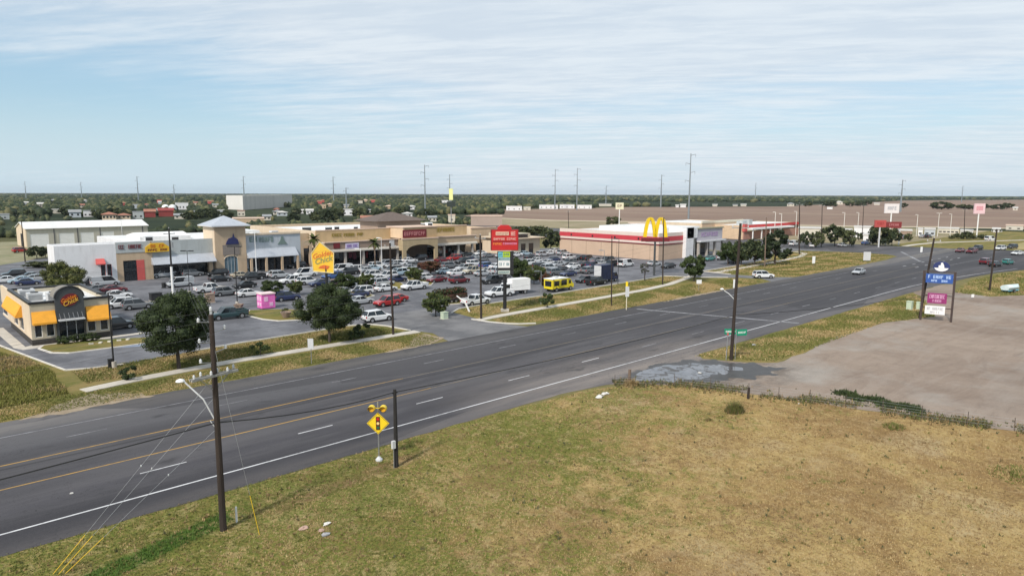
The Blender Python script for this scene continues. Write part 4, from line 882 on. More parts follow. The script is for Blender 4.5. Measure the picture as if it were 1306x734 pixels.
# ================================================================ distant country
def lump(V, Fs, mi, x, y, rx, h, r, m):
    n = 6; o = len(V)
    for j, (f, z) in enumerate(((.75,.05),(1.0,.45),(.7,.8))):
        for i in range(n):
            a = 2*math.pi*(i+.5*(j%2))/n; q = rx*f*r.uniform(.75,1.2); V.append((x+q*math.cos(a), y+q*math.sin(a), h*z*r.uniform(.85,1.1)))
    for j in range(2):
        for i in range(n): Fs.append((o+j*n+i, o+j*n+(i+1)%n, o+(j+1)*n+(i+1)%n, o+(j+1)*n+i)); mi.append(m)
    t = len(V); V.append((x+r.uniform(-.2,.2)*rx, y+r.uniform(-.2,.2)*rx, h*r.uniform(.92,1.1)))
    q = o+2*n
    for i in range(0,n,2): Fs.append((q+i, q+(i+1)%n, q+(i+2)%n, t)); mi.append(m)
def forest(name, label, pxr, d0, d1, n, seed, cond=None, hr=(5,9), rr=(3.5,6.5)):
    r = random.Random(seed); V, Fs, mi = [], [], []; k = 0
    while k < n:
        px = r.uniform(*pxr); u = r.random(); d = d0*(d1/d0)**u; x, y = PD(px, d)
        if cond and not cond(x, y, px, d): 
            if r.random() < .02: k += 1
            continue
        s = 1+ d/5000; lump(V, Fs, mi, x, y, r.uniform(*rr)*s, r.uniform(*hr), r, r.choice((0,0,0,0,0,1,1,2))); k += 1
    me = np_mesh(name, V, Fs, [lf_far, lf_far2, lf_far3], mi, smooth=False)
    o = bpy.data.objects.new(name, me); COL.objects.link(o); tag(o, label, 'woodland', kind='stuff'); return o
def infield(x, y): return bool(inpoly(np.array([x]), np.array([y]), [(445,600)]+[(a,b) for a,b in far_edge]+[(9500,-2500),(600,-2500),(445,-900)])[0])
# ================================================================ buildings
def wallY(mb, y, x0, x1, z0, z1, holes, t, m):
    xs = sorted({x0,x1,*[v for h in holes for v in h[:2]]}); zs = sorted({z0,z1,*[v for h in holes for v in h[2:]]})
    for a,b in zip(xs,xs[1:]):
        run = None
        for c,d in zip(zs,zs[1:]):
            cx, cz = (a+b)/2, (c+d)/2; solid = not any(h[0]<cx<h[1] and h[2]<cz<h[3] for h in holes)
            if solid: run = (run[0], d) if run else (c, d)
            if (not solid or d == z1) and run: mb.box(a,b,y,y+t,run[0],run[1],m); run = None
def wallX(mb, x, y0, y1, z0, z1, holes, t, m):
    ys = sorted({y0,y1,*[v for h in holes for v in h[:2]]}); zs = sorted({z0,z1,*[v for h in holes for v in h[2:]]})
    for a,b in zip(ys,ys[1:]):
        run = None
        for c,d in zip(zs,zs[1:]):
            cy, cz = (a+b)/2, (c+d)/2; solid = not any(h[0]<cy<h[1] and h[2]<cz<h[3] for h in holes)
            if solid: run = (run[0], d) if run else (c, d)
            if (not solid or d == z1) and run: mb.box(x,x+t,a,b,run[0],run[1],m); run = None
def window(parent, name, x0, x1, y, z0, z1, n=2, fm=None, gm=None, inset=.12):
    fm = fm or blackm; f = MB(); w = .07
    f.box(x0,x1,y+inset-.04,y+inset+.04,z0,z0+w,fm); f.box(x0,x1,y+inset-.04,y+inset+.04,z1-w,z1,fm)
    for i in range(n+1):
        c = x0+w/2+(x1-x0-w)*i/n; f.box(c-w/2,c+w/2,y+inset-.038,y+inset+.038,z0+w,z1-w,fm)
    o = f.build(name, parent); g = MB(); g.box(x0+.02,x1-.02,y+inset-.012,y+inset+.012,z0+.02,z1-.02,gm or glass); g.build('pane', o); return o
def windowX(parent, name, x, y0, y1, z0, z1, n=2, fm=None, gm=None, inset=.12):
    fm = fm or blackm; f = MB(); w = .07
    f.box(x+inset-.04,x+inset+.04,y0,y1,z0,z0+w,fm); f.box(x+inset-.04,x+inset+.04,y0,y1,z1-w,z1,fm)
    for i in range(n+1):
        c = y0+w/2+(y1-y0-w)*i/n; f.box(x+inset-.038,x+inset+.038,c-w/2,c+w/2,z0+w,z1-w,fm)
    o = f.build(name, parent); g = MB(); g.box(x+inset-.012,x+inset+.012,y0+.02,y1-.02,z0+.02,z1-.02,gm or glass); g.build('pane', o); return o

# ---------- chicken restaurant with grey arch and orange awnings
FY = 104.0; zr = lambda px, py: ZT(px, py, XA(px, FY), FY); xr = lambda px: XA(px, FY)
r0, r1 = xr(32), xr(136); WX = r0
t = thing('restaurant', 'cream restaurant with orange awnings and a dark grey arched front', 'restaurant', (r0, FY, 0))
top = zr(32, 393); holes = [(xr(36), xr(46), 1.0, 2.75), (xr(51.5), xr(62), 1.0, 2.75), (xr(105), xr(116), 1.0, 2.75), (xr(121.5), xr(132), 1.0, 2.75)]
m = MB(); ax0, ax1 = xr(65), xr(101)
wallY(m, FY, r0, ax0, .75, top, [h for h in holes if h[1] < ax0], .3, beige); wallY(m, FY, ax1, r1, .75, top, [h for h in holes if h[0] > ax1], .3, beige)
lh = [(YA(22.5,WX), YA(17.5,WX), 1.0, 2.75), (YA(15.5,WX), YA(10.5,WX), 1.0, 2.75), (YA(3,WX), YA(-3,WX), 1.0, 2.75)]
wallX(m, WX, FY+.3, FY+17, .75, top, lh, .3, cream); m.box(r1-.3, r1, FY+.3, FY+17, 0, top, beige); m.box(r0+.3, r1-.3, FY+16.7, FY+17, 0, top, beige)  # left wall in paler cream: its sunlight is put into the colour
m.build('wall', t)
b = MB(); b.box(r0-.06, ax0, FY-.06, FY+.3, 0, .75, stoneb); b.box(ax1, r1+.06, FY-.06, FY+.3, 0, .75, stoneb); b.box(r0-.06, r0+.3, FY+.3, FY+17, 0, .75, stoneb); b.build('stone_base', t)
for h in holes: window(t, 'window', *h[:2], FY, *h[2:], 1, white)
for h in lh: windowX(t, 'window', WX, *h, 1, white)
c = MB(); c.box(r0-.12, r1+.12, FY-.12, FY+.32, top, top+.28, blackm); c.box(r0-.12, r0+.32, FY+.32, FY+17.1, top, top+.28, blackm); c.box(r1-.32, r1+.12, FY+.32, FY+17.1, top, top+.28, blackm); c.box(r0+.32,r1-.32,FY+16.8,FY+17.1,top,top+.28,blackm); c.build('parapet_cap', t)
b = MB(); b.box(r0+.3, r1-.3, FY+.3, FY+16.7, top-.6, top-.45, roofw); b.build('roof', t)
def awning(x0, x1, z0, z1, out=.9):
    a = MB(); a.yprism([(FY-.02,z1),(FY-.14,z1),(FY-out,z0+.25),(FY-out,z0),(FY-.02,z0)], x0, x1, orange); a.build('awning', t)
awning(xr(33.5), xr(64), zr(50,417), zr(50,401)); awning(xr(104), xr(134.5), zr(120,411), zr(120,393))
a = MB(); z0, z1 = 2.85, 4.5
a.xprism([(WX+.02,z0),(WX-.8,z0),(WX-.8,z0+.25),(WX-.12,z1-.1),(WX+.02,z1-.1)][::-1], YA(22,WX), YA(5,WX), orange); a.build('awning', t)
# arched front
ac = (ax0+ax1)/2; hw = (ax1-ax0)/2; zt = zr(84, 369); ztb = zt-1.35; m = MB()
prof = [(ax0-.05, ztb)] + [(ac-(hw+.05)*math.cos(math.pi*i/14), ztb+1.35*math.sin(math.pi*i/14)) for i in range(1,14)] + [(ax1+.05, ztb)]
m.xprism([(ax0-.05, 3.05)] + prof + [(ax1+.05, 3.05)][:1] if False else [(ax1+.05,3.05)] + prof[::-1] + [(ax0-.05,3.05)], FY-.55, FY+.3, char)
dx0, dx1 = xr(78), xr(91); m.box(ax0-.05, dx0-.9, FY-.55, FY+.3, 0, 3.05, char); m.box(dx1+.9, ax1+.05, FY-.55, FY+.3, 0, 3.05, char); m.build('arched_panel', t)
rim_ = MB()
for i in range(14):
    a0, a1 = math.pi*i/14, math.pi*(i+1)/14; rim_.tube([(ac-(hw+.1)*math.cos(a0), FY-.6, ztb+1.42*math.sin(a0)), (ac-(hw+.1)*math.cos(a1), FY-.6, ztb+1.42*math.sin(a1))], .09, blackm, 6)
rim_.build('arch_rim', t)
rv = MB()   # barrel vault behind the arch
vp = [(ac-hw*.95*math.cos(math.pi*i/12), ztb-.1+1.3*math.sin(math.pi*i/12)) for i in range(13)]; rv.xprism(vp[::-1], FY+.3, FY+3.4, mat('weathered_vault_roof',(0.22,0.20,0.17),.7,.1,1)); rv.build('vault_roof', t)
d = MB(); d.box(ax0+.1, ax1-.1, FY-1.5, FY-.56, 3.0, 3.14, lightgrey); 
for k in range(6): d.cyl((ax0+.3+k*(ax1-ax0-.6)/5, FY-1.4, 3.1),(ax0+.3+k*(ax1-ax0-.6)/5, FY-.6, 3.9),.025,.025,greym,5)
d.build('entrance_canopy', t)
window(t, 'door', dx0-.9, dx0, FY, 0.1, 3.05, 1, char); dd = window(t, 'door', dx0, dx1, FY, .1, 3.05, 1, lightgrey); window(t, 'door', dx1, dx1+.9, FY, .1, 3.05, 1, char)
ov = MB(); ov.prism([], 0, 0, red) if False else None
oz = zr(84, 385.5); orng = mat('logo_orange',(0.75,0.22,0.01),.5,.15,2); ring = [(math.cos(2*math.pi*i/20), math.sin(2*math.pi*i/20)) for i in range(20)]
tl = R(22)
def tilt(u, w): return (ac+u*math.cos(tl)-w*math.sin(tl), oz+u*math.sin(tl)+w*math.cos(tl))
ov.xprism([tilt(1.05*a, .78*b) for a,b in ring][::-1], FY-.62, FY-.56, dred); ov.build('logo_sign', t)
text_part('sign_lettering', t, 'Golden', .62, orng, (ac-.12, FY-.66, oz+.17), (R(90), R(-22), 0), .3); text_part('sign_lettering', t, 'Chick', .78, mat('logo_gold',(0.72,0.42,0.05),.5,.1,2), (ac+.05, FY-.66, oz-.27), (R(90), R(-22), 0), .3)
for k,(bx,by,sx,sy) in enumerate(((14.9,109.5,1.7,1.5),(16.9,108.3,1.5,1.4),(14.6,114,1.8,1.6),(19.5,110,1.2,1.0))):
    u = MB(); u.box(bx,bx+sx,by,by+sy,top-.45,top+.75,lightgrey); u.box(bx+.1,bx+sx-.1,by-.01,by+.0,top-.2,top+.5,greym); u.cyl((bx+sx/2,by+sy/2,top+.75),(bx+sx/2,by+sy/2,top+.86),.45,.45,blackm,12); u.build('roof_unit', t)
for i in range(5):
    s_ = MB(); s_.obox((xr(104)-.6+i*1.05, FY-4.6-.06*i, .2),(.5,.35,.22),mat('pale_boulder',(0.6,0.56,0.48),.9,.1,3),i); o = s_.build('landscape_boulder', origin=(xr(104)-.6+i*1.05,FY-4.6,.1)); tag(o, f'{["first","second","third","fourth","fifth"][i]} pale boulder from the left before the restaurant shrubs', 'boulder', 'pale boulders edging the restaurant bed')
sheet('restaurant_walk', [(12.9,102.0),(27,102.9),(27,104),(22.6,104.0),(22.6,112),(22.2,112),(13.4,103.9),(13.2,121),(11.9,121),(12.2,104)], 0.03, concrete)

# ---------- strip mall, left wing
MY = 167.0; zm = lambda px, py: ZT(px, py, XA(px, MY), MY); xm = lambda px: XA(px, MY)
m0 = 39.2; mw = xm(70); xa1, xa2 = xm(193), xm(245); tx0, tx1 = 60.0, 67.4; xb1 = xm(384)
t = thing('shopping_block', 'shopping block with white left front, peaked square tower and pale metal awnings', 'shop building', (m0, MY, 0))
zc = zm(190, 311)
w = MB(); dh = [(YA(131,m0), YA(124,m0), 0, 3.4)]
wallY(w, MY, mw, m0, 0, zc-.15, [(xm(128),xm(134),0,4.0),(xm(136),xm(142),0,4.0)], .3, white_wall); w.box(mw,mw+.3,MY+.3,MY+7,0,zc-.15,white_wall); w.box(mw+.3,m0+7,MY+6.7,MY+7,0,zc-.15,white_wall); w.box(m0+6.7,m0+7,MY+7,214,0,7.5,white_wall); w.box(m0+7, xb1, 213.7, 214, 0, 7.5, white_wall); w.build('white_front', t)
window(t, 'side_door', xm(128), xm(134), MY, .05, 4.0, 1, redl); window(t, 'side_door', xm(136), xm(142), MY, .05, 4.0, 1, redl)
b = MB(); b.yprism([(MY-.01,5.3),(MY-1.3,4.3),(MY-1.3,4.1),(MY-.01,4.1)], xm(122), xm(133), redl); b.build('red_canopy', t)
w = MB(); wallY(w, MY, m0, xa1, 0, zc, [(xm(157),xm(184),.0,zm(170,335)), (xm(195),xa1-.01,.1,3.2)], .3, tan)
w.build('entrance_front', t)
w = MB(); w.box(m0-.02, xa1, MY-.10, MY-.001, zm(170,325), zc+.1, greyside); w.build('sign_band', t)
window(t, 'shop_window', xm(157), xm(184), MY, .05, zm(170,335), 5); 
b = MB(); b.box(xm(174), xm(184), MY-.05, MY, 0, zm(170,335), redl); b.build('door_panel', t)
o = MB(); xx0, xx1, z0, z1 = xm(152), xm(182), zm(168,320), zm(168,315); glyphs(o, xx0, xx1, z0, z1, 12, lambda u,z,d: (u, MY-.10-d, z), dred, .12, 3); o.build('red_sign_letters', t)
o = MB(); xx0, xx1, z0, z1 = xm(186), xm(216), zm(200,324), zm(200,312.5); cx_ = (xx0+xx1)/2
o.xprism([(xx0,z0),(xx1,z0),(xx1,z0+(z1-z0)*.55),(xx1-1.2,z1),(xx0+1.2,z1),(xx0,z0+(z1-z0)*.55)][::-1], MY-.45, MY-.12, mat('sign_amber',(0.72,0.42,0.02),.5,.12,1)); o.build('yellow_sign', t)
o = MB(); glyphs(o, xx0+.4, xx1-.4, z0+.25, z0+.75, 8, lambda u,z,d: (u, MY-.45-d, z), dred, .04, 5); o.build('lower_sign_letters', t); o = MB(); glyphs(o, xx0+1, xx1-1, z0+1.0, z1-.35, 5, lambda u,z,d: (u, MY-.45-d, z), mat('deep_orange',(0.5,0.12,0.01),.5,.1,2), .04, 6); o.build('upper_sign_letters', t)
# siding bay between entrance and tower
w = MB(); wallY(w, MY+.5, xa1, tx0, 0, zc+.1, [(xa1+.5,tx0-.4,.1,3.2)], .3, greyside); w.build('siding_front', t)
window(t, 'shop_window', xa1+.5, tx0-.4, MY+.5, .1, 3.2, 8)
def metal_awning(x0, x1, y, zlo, zhi, out):
    a = MB(); a.yprism([(y-.01,zhi),(y-out,zlo+.12),(y-out,zlo),(y-.01,zlo)], x0, x1, zinc)
    k = x0+.4
    while k < x1: a.add([(k,y-.01,zhi+.03),(k+.05,y-.01,zhi+.03),(k+.05,y-out,zlo+.15),(k,y-out,zlo+.15)],[(0,3,2,1)],zinc); k += .45
    a.build('metal_awning', t)
metal_awning(xm(193), tx0-.05, MY+.45, 3.3, 5.2, 2.2)
c = MB(); c.box(tx0-1.5, tx0-.6, MY-.6, MY+.45, 0, 3.3, tan); c.build('awning_pillar', t)
# tower
zt0 = zm(274, 291.5)
w = MB(); hole = [(tx0+2.0, tx1-2.2, 0, 4.4)]
wallY(w, MY-1.0, tx0, tx1, 0, zt0, hole, .4, tan); w.box(tx0, tx0+.4, MY-.6, MY+6.4, 0, zt0, cream); w.box(tx1-.4, tx1, MY-.6, MY+6.4, 0, zt0, tan); w.box(tx0+.4, tx1-.4, MY+6.0, MY+6.4, 0, zt0, cream); w.build('tower', t)  # sunlit left face painted cream, the less lit front darker tan
a = MB(); n=10; x0_, x1_ = hole[0][0], hole[0][1]; ac_ = (x0_+x1_)/2; hw_ = (x1_-x0_)/2
for i in range(n):
    a0, a1 = math.pi*i/n, math.pi*(i+1)/n; a.tube([(ac_-hw_*math.cos(a0), MY-1.02, 4.4-hw_*.5+hw_*.5*math.sin(a0)),(ac_-hw_*math.cos(a1), MY-1.02, 4.4-hw_*.5+hw_*.5*math.sin(a1))], .12, cream, 6)
a.build('arch_moulding', t); window(t, 'arched_window', x0_, x1_, MY-1.0, .05, 4.4, 4, lightgrey, glassb)
b = MB(); b.box(x0_-.3, x1_+.5, MY-1.14, MY-1.0, 4.6, 7.0, mat('grey_banner',(0.22,0.19,0.17),.7,.1,1)); b.build('sign_board', t)
b = MB(); xs0, xs1 = xm(287), xm(303.5)
b.xprism([(xs0,7.1),(xs1,7.1),(xs1-.25,8.2),(xs1-.9,8.7),((xs0+xs1)/2+.5,8.8),((xs0+xs1)/2+.35,9.7),((xs0+xs1)/2+.1,8.8),(xs0+.7,8.5),(xs0+.2,7.7)][::-1], MY-1.3, MY-1.02, mat('navy_sign',(0.02,0.025,0.10),.5,.15,2)); b.build('blue_sign', t)
rf = MB(); e = .95; X0, X1, Y0, Y1 = tx0-e, tx1+e, MY-1-e, MY+6.4+e; ap = ((X0+X1)/2, (Y0+Y1)/2, zt0+2.5)
rf.add([(X0,Y0,zt0+.25),(X1,Y0,zt0+.25),(X1,Y1,zt0+.25),(X0,Y1,zt0+.25),ap],[(0,1,4),(1,2,4),(2,3,4),(3,0,4)],zinc); rf.box(X0,X1,Y0,Y1,zt0,zt0+.245,lightgrey); rf.build('tower_roof', t)
# right bay of the wing
w = MB(); zb = zm(345, 301); wallY(w, MY, tx1, xb1, 0, zb, [(xm(317),xm(375),.1,3.4)], .3, bluegrey); w.box(tx1, xb1, MY-.25, MY+.3, zb, zb+.5, cream)
w.build('blue_siding_front', t); window(t, 'shop_window', xm(317), xm(375), MY, .1, 3.4, 9)
metal_awning(tx1+.1, xm(377), MY, 3.5, 5.6, 2.0)
for px in (317, 336, 356, 376):
    c = MB(); c.box(xm(px)-.25, xm(px)+.25, MY-2.0, MY-1.5, 0, 3.5, tan); c.build('column', t)
gl = mat('grey_green_letters',(0.16,0.22,0.20),.6,.1,1)
o = MB(); glyphs(o, xm(319), xm(330), zm(325,310.5), zm(325,304), 2, lambda u,z,d: (u, MY-.001-d, z), gl, .10, 9); glyphs(o, xm(331), xm(350), zm(340,310.5), zm(340,304), 5, lambda u,z,d: (u, MY-.001-d, z), gl, .10, 10); o.build('sign_letters', t)
o = MB(); cx_, cz = xm(361), zm(361,308.5); o.xprism([(cx_-1.3,cz-.9),(cx_+1.3,cz-.9),(cx_+.5,cz+.1),(cx_+.25,cz+1.1),(cx_-.25,cz+1.1),(cx_-.5,cz+.1)][::-1], MY-.14, MY-.002, gl); o.build('emblem', t)
# roofs
r = MB(); r.box(mw+.3, m0+7, MY+.3, MY+6.7, 7.9, 8.0, roofw); r.box(m0+7, tx0, MY+.8, 213.7, 7.3, 7.5, roofw); r.box(tx0, xb1-.2, MY+6.5, 213.7, 7.3, 7.52, roofw); r.box(tx1, xb1-.2, MY+.3, MY+6.5, 7.9, 8.05, roofw)
r.box(m0+10, m0+22, 186, 198, 7.5, 8.5, roofw); r.box(m0+30, m0+42, 190, 200, 7.5, 8.9, roofw); r.build('roof', t)
for i,(ux,uy,us) in enumerate(((70,176,2.2),(75,178,1.6),(79,176,2.4),(82,184,2.0),(54,178,1.8),(49,181,1.8))):
    u = MB(); u.box(ux,ux+us,uy,uy+us*.8,7.52,8.9,lightgrey); u.box(ux+.15,ux+us-.15,uy-.02,uy,7.8,8.6,blackm); u.build('roof_unit', t)
rv = MB(); rv.yprism([(186,8.5),(198,8.5),(192,9.3)], m0+10, m0+22, white); rv.build('raised_roof', t)
# link passage with tan columns
xc0 = xm(409)
w = MB(); w.box(xb1, xc0, MY+6, MY+6.3, 0, 8.6, tan); w.build('passage_wall', t); w = MB(); w.box(xb1+.02, xc0, MY, MY+.6, zm(395,315), zm(395,308), tan); 
for px in (386, 397, 405): w.box(xm(px)-.4, xm(px)+.4, MY, MY+.8, 0, zm(395,315), tan)
w.build('link_passage', t); w = MB(); w.box(xb1+.02, xc0, MY+.1, MY+.5, zm(395,322), zm(395,318), dark); w.build('passage_beam', t)
w = MB(); w.box(xb1+.5, xc0-.5, MY+5.9, MY+5.99, .1, 4, dark); w.build('passage_door', t)

# ---------- strip mall, right wing
xe1 = xm(601); xd0, xd1 = xm(504), xm(546)
t = thing('shopping_block', 'long tan shopping block with dark arcade and a brown hipped tower roof', 'shop building', (xc0, MY, 0))
zt = 9.3
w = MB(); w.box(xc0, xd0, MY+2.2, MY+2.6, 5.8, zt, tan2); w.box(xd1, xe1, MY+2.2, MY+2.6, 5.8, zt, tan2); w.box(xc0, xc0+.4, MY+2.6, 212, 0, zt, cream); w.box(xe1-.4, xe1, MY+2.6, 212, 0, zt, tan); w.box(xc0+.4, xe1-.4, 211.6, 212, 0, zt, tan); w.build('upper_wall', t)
w = MB(); w.box(xc0, xd0, MY+2.1, MY+2.65, zt, zt+.22, mat('pink_coping',(0.62,0.46,0.36),.8,.05,1)); w.box(xd1, xe1, MY+2.1, MY+2.65, zt, zt+.22, MATS['pink_coping']); w.build('coping', t)
w = MB(); w.box(xc0, xe1, MY+7.5, MY+7.8, 0, 5.8, brownst); w.build('arcade_back_wall', t)
fas = MB(); fas.box(xc0, xd0, MY-2.5, MY-2.1, 3.9, 6.3, brownst); fas.box(xc0, xc0+.4, MY-2.1, MY+2.6, 3.9, 6.3, tan); fas.build('arcade_fascia', t)
fas = MB(); fas.box(xd1, xe1, MY-2.5, MY-2.1, 3.9, 6.3, tan); fas.box(xe1-.4, xe1, MY-2.1, MY+2.6, 3.9, 6.3, tan); fas.build('arcade_fascia', t)
tr = MB()
for a_,b_ in ((xc0-.1,xd0),(xd1,xe1+.1)):
    tr.box(a_,b_,MY-2.75,MY-2.05,6.3,6.55,mat('pink_coping',(0,0,0))); tr.yprism([(MY-2.5,4.5),(MY-3.0,4.05),(MY-3.0,3.75),(MY-2.5,3.75)], a_, b_, mat('grey_trim',(0.45,0.42,0.37),.7,.06,1))
tr.build('trim', t)
r = MB(); r.box(xc0+.4, xe1-.4, MY-2.1, MY+2.2, 6.0, 6.2, roofw); r.box(xc0+.4, xe1-.4, MY+2.6, 211.6, 8.3, 8.5, roofw); r.build('roof', t)
k = 0
xcol = xc0+.5
while xcol < xe1:
    if not (xd0-.5 < xcol < xd1+.5):
        c = MB(); c.box(xcol-.3, xcol+.3, MY-2.5, MY-1.9, 0, 3.9, mat('pale_column',(0.42,0.38,0.34),.8,.06,1)); c.build('column', t)
    xcol += 5.6
# shop windows in the arcade
xw = xc0+1.2; i = 0
while xw < xe1-4:
    if not (xd0-4 < xw < xd1):
        window(t, 'shop_window', xw, xw+4.2, MY+7.3, .1, 3.6, 4, blackm, glass, .05)
    xw += 5.6; i += 1
# signs on the fascias
def panel(name, px0, px1, py0, py1, y, m, depth=.15, gly=None, gm=None, seed=2):
    x0, x1 = XA(px0, y), XA(px1, y); pc = (px0+px1)/2; z1, z0 = ZT(pc, py0, XA(pc,y), y), ZT(pc, py1, XA(pc,y), y)
    b = MB(); b.box(x0, x1, y-depth, y-.002, z0, z1, m); b.build(name, t)
    if gly: o = MB(); glyphs(o, x0+.4, x1-.4, z0+(z1-z0)*.28, z1-(z1-z0)*.25, gly, lambda u,z,d: (u, y-depth-d, z), gm, .05, seed); o.build(name+'_letters', t)
YF = MY-2.5
panel('red_shop_sign', 426, 434, 311, 318, YF, dred); panel('white_shop_banner', 441, 458, 311, 318.5, YF, mat('lilac_banner',(0.55,0.50,0.65),.6,.15,.8), gly=7, gm=mat('violet_ink',(0.25,0.15,0.4),.6,.1,2), seed=4)
panel('grey_shop_sign', 497, 503, 306.5, 316, YF, lightgrey)
def let(px0, px1, py0, py1, y, n, m, seed):
    x0, x1 = XA(px0,y), XA(px1,y); pc = (px0+px1)/2; o = MB(); glyphs(o, x0, x1, ZT(pc,py1,XA(pc,y),y), ZT(pc,py0,XA(pc,y),y), n, lambda u,z,d: (u, y-.001-d, z), m, .14, seed); o.build('sign_letters', t)
let(424, 437, 299, 303, MY+2.2, 4, olive_let, 11); let(439, 453, 298.5, 302.5, MY+2.2, 5, olive_let, 12); let(456, 464, 298, 301.5, MY+2.2, 3, olive_let, 13)
let(549, 580, 291, 296, MY+2.2, 10, olive_let, 14); let(547, 556, 304, 307, YF, 4, blackm, 15)
# corner block with red panel, arch and hipped roof
zd = 9.6
w = MB(); w.box(xd0, xd0+.4, MY-4.4, MY+4, 6.6, zd, mat('peach_stucco',(0.62,0.46,0.31),.85,.05,.5)); w.box(xd0+.4, xd1, MY-4.4, MY-4.0, 6.6, zd, tan2); w.box(xd1-.4, xd1, MY-4.0, MY+4, 6.6, zd, tan2); w.build('corner_block', t)  # left face painted paler than the front, as the sunlit side
b = MB(); b.box(xd0-.2, xd1+.2, MY-4.6, MY+4.2, zd, zd+.25, MATS['pink_coping']); b.box(xd0-.8, xd1+.3, MY-5.0, MY-4.41, 6.3, 6.6, MATS['pink_coping']); b.build('block_coping', t)
w = MB(); ah, az = (xd1-xd0)/2-.9, 3.4; acx = (xd0+xd1)/2; pts = [(xd0-.6,3.2),(xd0-.6,6.3),(xd1,6.3),(xd1,3.2),(acx+ah,3.2)]+[(acx+ah*math.cos(math.pi*i/10), 3.2+1.5*math.sin(math.pi*i/10)) for i in range(1,10)]+[(acx-ah,3.2)]
w.xprism(pts, MY-4.9, MY-4.4, mat('khaki_stucco',(0.42,0.33,0.20),.85,.06,.5)); w.box(xd0-.6,xd0+.6,MY-4.9,MY-4.4,0,3.19,MATS['khaki_stucco']); w.box(xd1-1.2,xd1,MY-4.9,MY-4.4,0,3.19,MATS['khaki_stucco']); w.box(xd0-.6,xd0-.2,MY-4.39,MY-2.1,3.2,6.3,MATS['khaki_stucco']); w.build('arched_porch', t)
t_ = MY-4.4; panel('red_sign_panel', 514, 544, 293.5, 303.5, t_, dred, .12, 9, mat('pale_red_ink',(0.5,0.2,0.2),.6,.1,2), 17)
rf = MB(); X0, X1, Y0, Y1 = xd0-2.5, xd1+4.5, MY+6, MY+19; rz_ = ZT(515,282,(X0+X1)/2,MY+9); 
rf.add([(X0,Y0,rz_),(X1,Y0,rz_),(X1,Y1,rz_),(X0,Y1,rz_),((X0+X1)/2-.8,(Y0+Y1)/2,rz_+2.5),((X0+X1)/2+.8,(Y0+Y1)/2,rz_+2.5)],[(0,1,5,4),(1,2,5),(2,3,4,5),(3,0,4),(3,2,1,0)],shingle); rf.build('hipped_roof', t)
w = MB(); w.box(X0+1.6, X1-1.6, Y0+1.6, Y1-1.6, 8.5, rz_-.02, brownst); w.build('lantern_wall', t)
for i,(ux,uy,us) in enumerate(((95,178,2.4),(99,180,1.8),(103,176,1.6),(90,182,3),(128,178,2.2),(134,182,2.0))):
    u = MB(); u.box(ux,ux+us,uy,uy+us*.8,8.5,9.9,white); u.box(ux+.15,ux+us-.15,uy-.02,uy,8.7,9.6,blackm); u.build('roof_unit', t)

# ---------- low shop block at the far end, small bank-like building
t = thing('far_shop_block', 'low peach coloured block beyond the end of the tan shopping block', 'shop building', (142,175,0))
x0, x1 = XA(601,176), XA(632,176)
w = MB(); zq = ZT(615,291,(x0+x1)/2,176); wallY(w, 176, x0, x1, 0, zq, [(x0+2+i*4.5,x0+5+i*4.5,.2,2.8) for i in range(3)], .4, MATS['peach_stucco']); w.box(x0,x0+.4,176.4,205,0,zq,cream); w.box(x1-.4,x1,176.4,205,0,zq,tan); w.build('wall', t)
b = MB(); b.box(x0-.1,x1+.1,175.8,176.45,zq,zq+.35,MATS['pink_coping']); b.box(x0+.4,x1-.4,176.4,205,zq-1,zq-.8,roofw); b.build('roof', t)
for i in range(3): window(t, 'shop_window', x0+2+i*4.5, x0+5+i*4.5, 176, .2, 2.8, 2)
t = thing('small_bank', 'small cream building with square pillars and a porch behind the car park', 'building', (0,0,0))
x0, x1, yb = XA(652,158), XA(688,158), 158; zq = ZT(670,299,(x0+x1)/2,yb)
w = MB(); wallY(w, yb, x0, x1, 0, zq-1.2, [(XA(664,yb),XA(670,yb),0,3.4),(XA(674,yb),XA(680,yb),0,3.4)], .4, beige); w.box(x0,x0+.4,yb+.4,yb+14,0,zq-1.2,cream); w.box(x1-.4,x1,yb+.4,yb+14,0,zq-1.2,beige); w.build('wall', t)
w = MB(); w.box(x0-1,x1+1,yb-1.2,yb+14.5,zq-1.2,zq-.9,cream); w.box(x0+1,x1-4,yb+.5,yb+12,zq-.9,zq+.4,beige); w.box(x0+2.5,x1-6,yb-.4,yb+.4,zq-.9,zq+.2,glass); w.build('roof', t)
window(t,'window',XA(664,yb),XA(670,yb),yb,.0,3.4,2); window(t,'window',XA(674,yb),XA(680,yb),yb,.0,3.4,2)

# ---------- red striped building
bx0, by0, by1 = 169.0, 116.0, 155.5; zq = 8.0
t = thing('striped_shop', 'long tan flat roofed shop with red and white stripes and a pale corner entrance', 'shop building', (bx0,by0,0))
bx1 = XA(915, by0); sw = mat('stripe_white',(0.66,0.56,0.50),.7,.05,.5); strp = mat('stripe_red',(0.50,0.045,0.06),.6,.06,.5)
pinkt = mat('pinkish_tan_block',(0.52,0.38,0.28),.85,.06,.3)
w = MB(); w.box(bx0, bx0+.4, by0, by1, 0, 4.45, pinkt); w.box(bx0+.4, XA(871,by0), by0, by0+.4, 0, 4.45, pinkt); w.box(bx0+.4,bx1,by1-.4,by1,0,7.6,pinkt); w.box(bx1-.4,bx1,by0+6,by1-.4,0,7.6,pinkt); w.build('wall', t)
for (za,zb_,mm,pr,nm) in ((4.45,4.8,dred,.12,'lower_red_stripe'),(4.8,5.5,sw,.03,'white_stripe'),(5.5,6.9,strp,.06,'upper_red_stripe'),(6.9,8.0,sw,.02,'parapet')):
    b = MB(); b.box(bx0-pr,bx0+.4,by0-pr,by1,za,zb_,mm); b.box(bx0+.4,XA(871,by0),by0-pr,by0+.4,za,zb_,mm); b.build(nm, t)
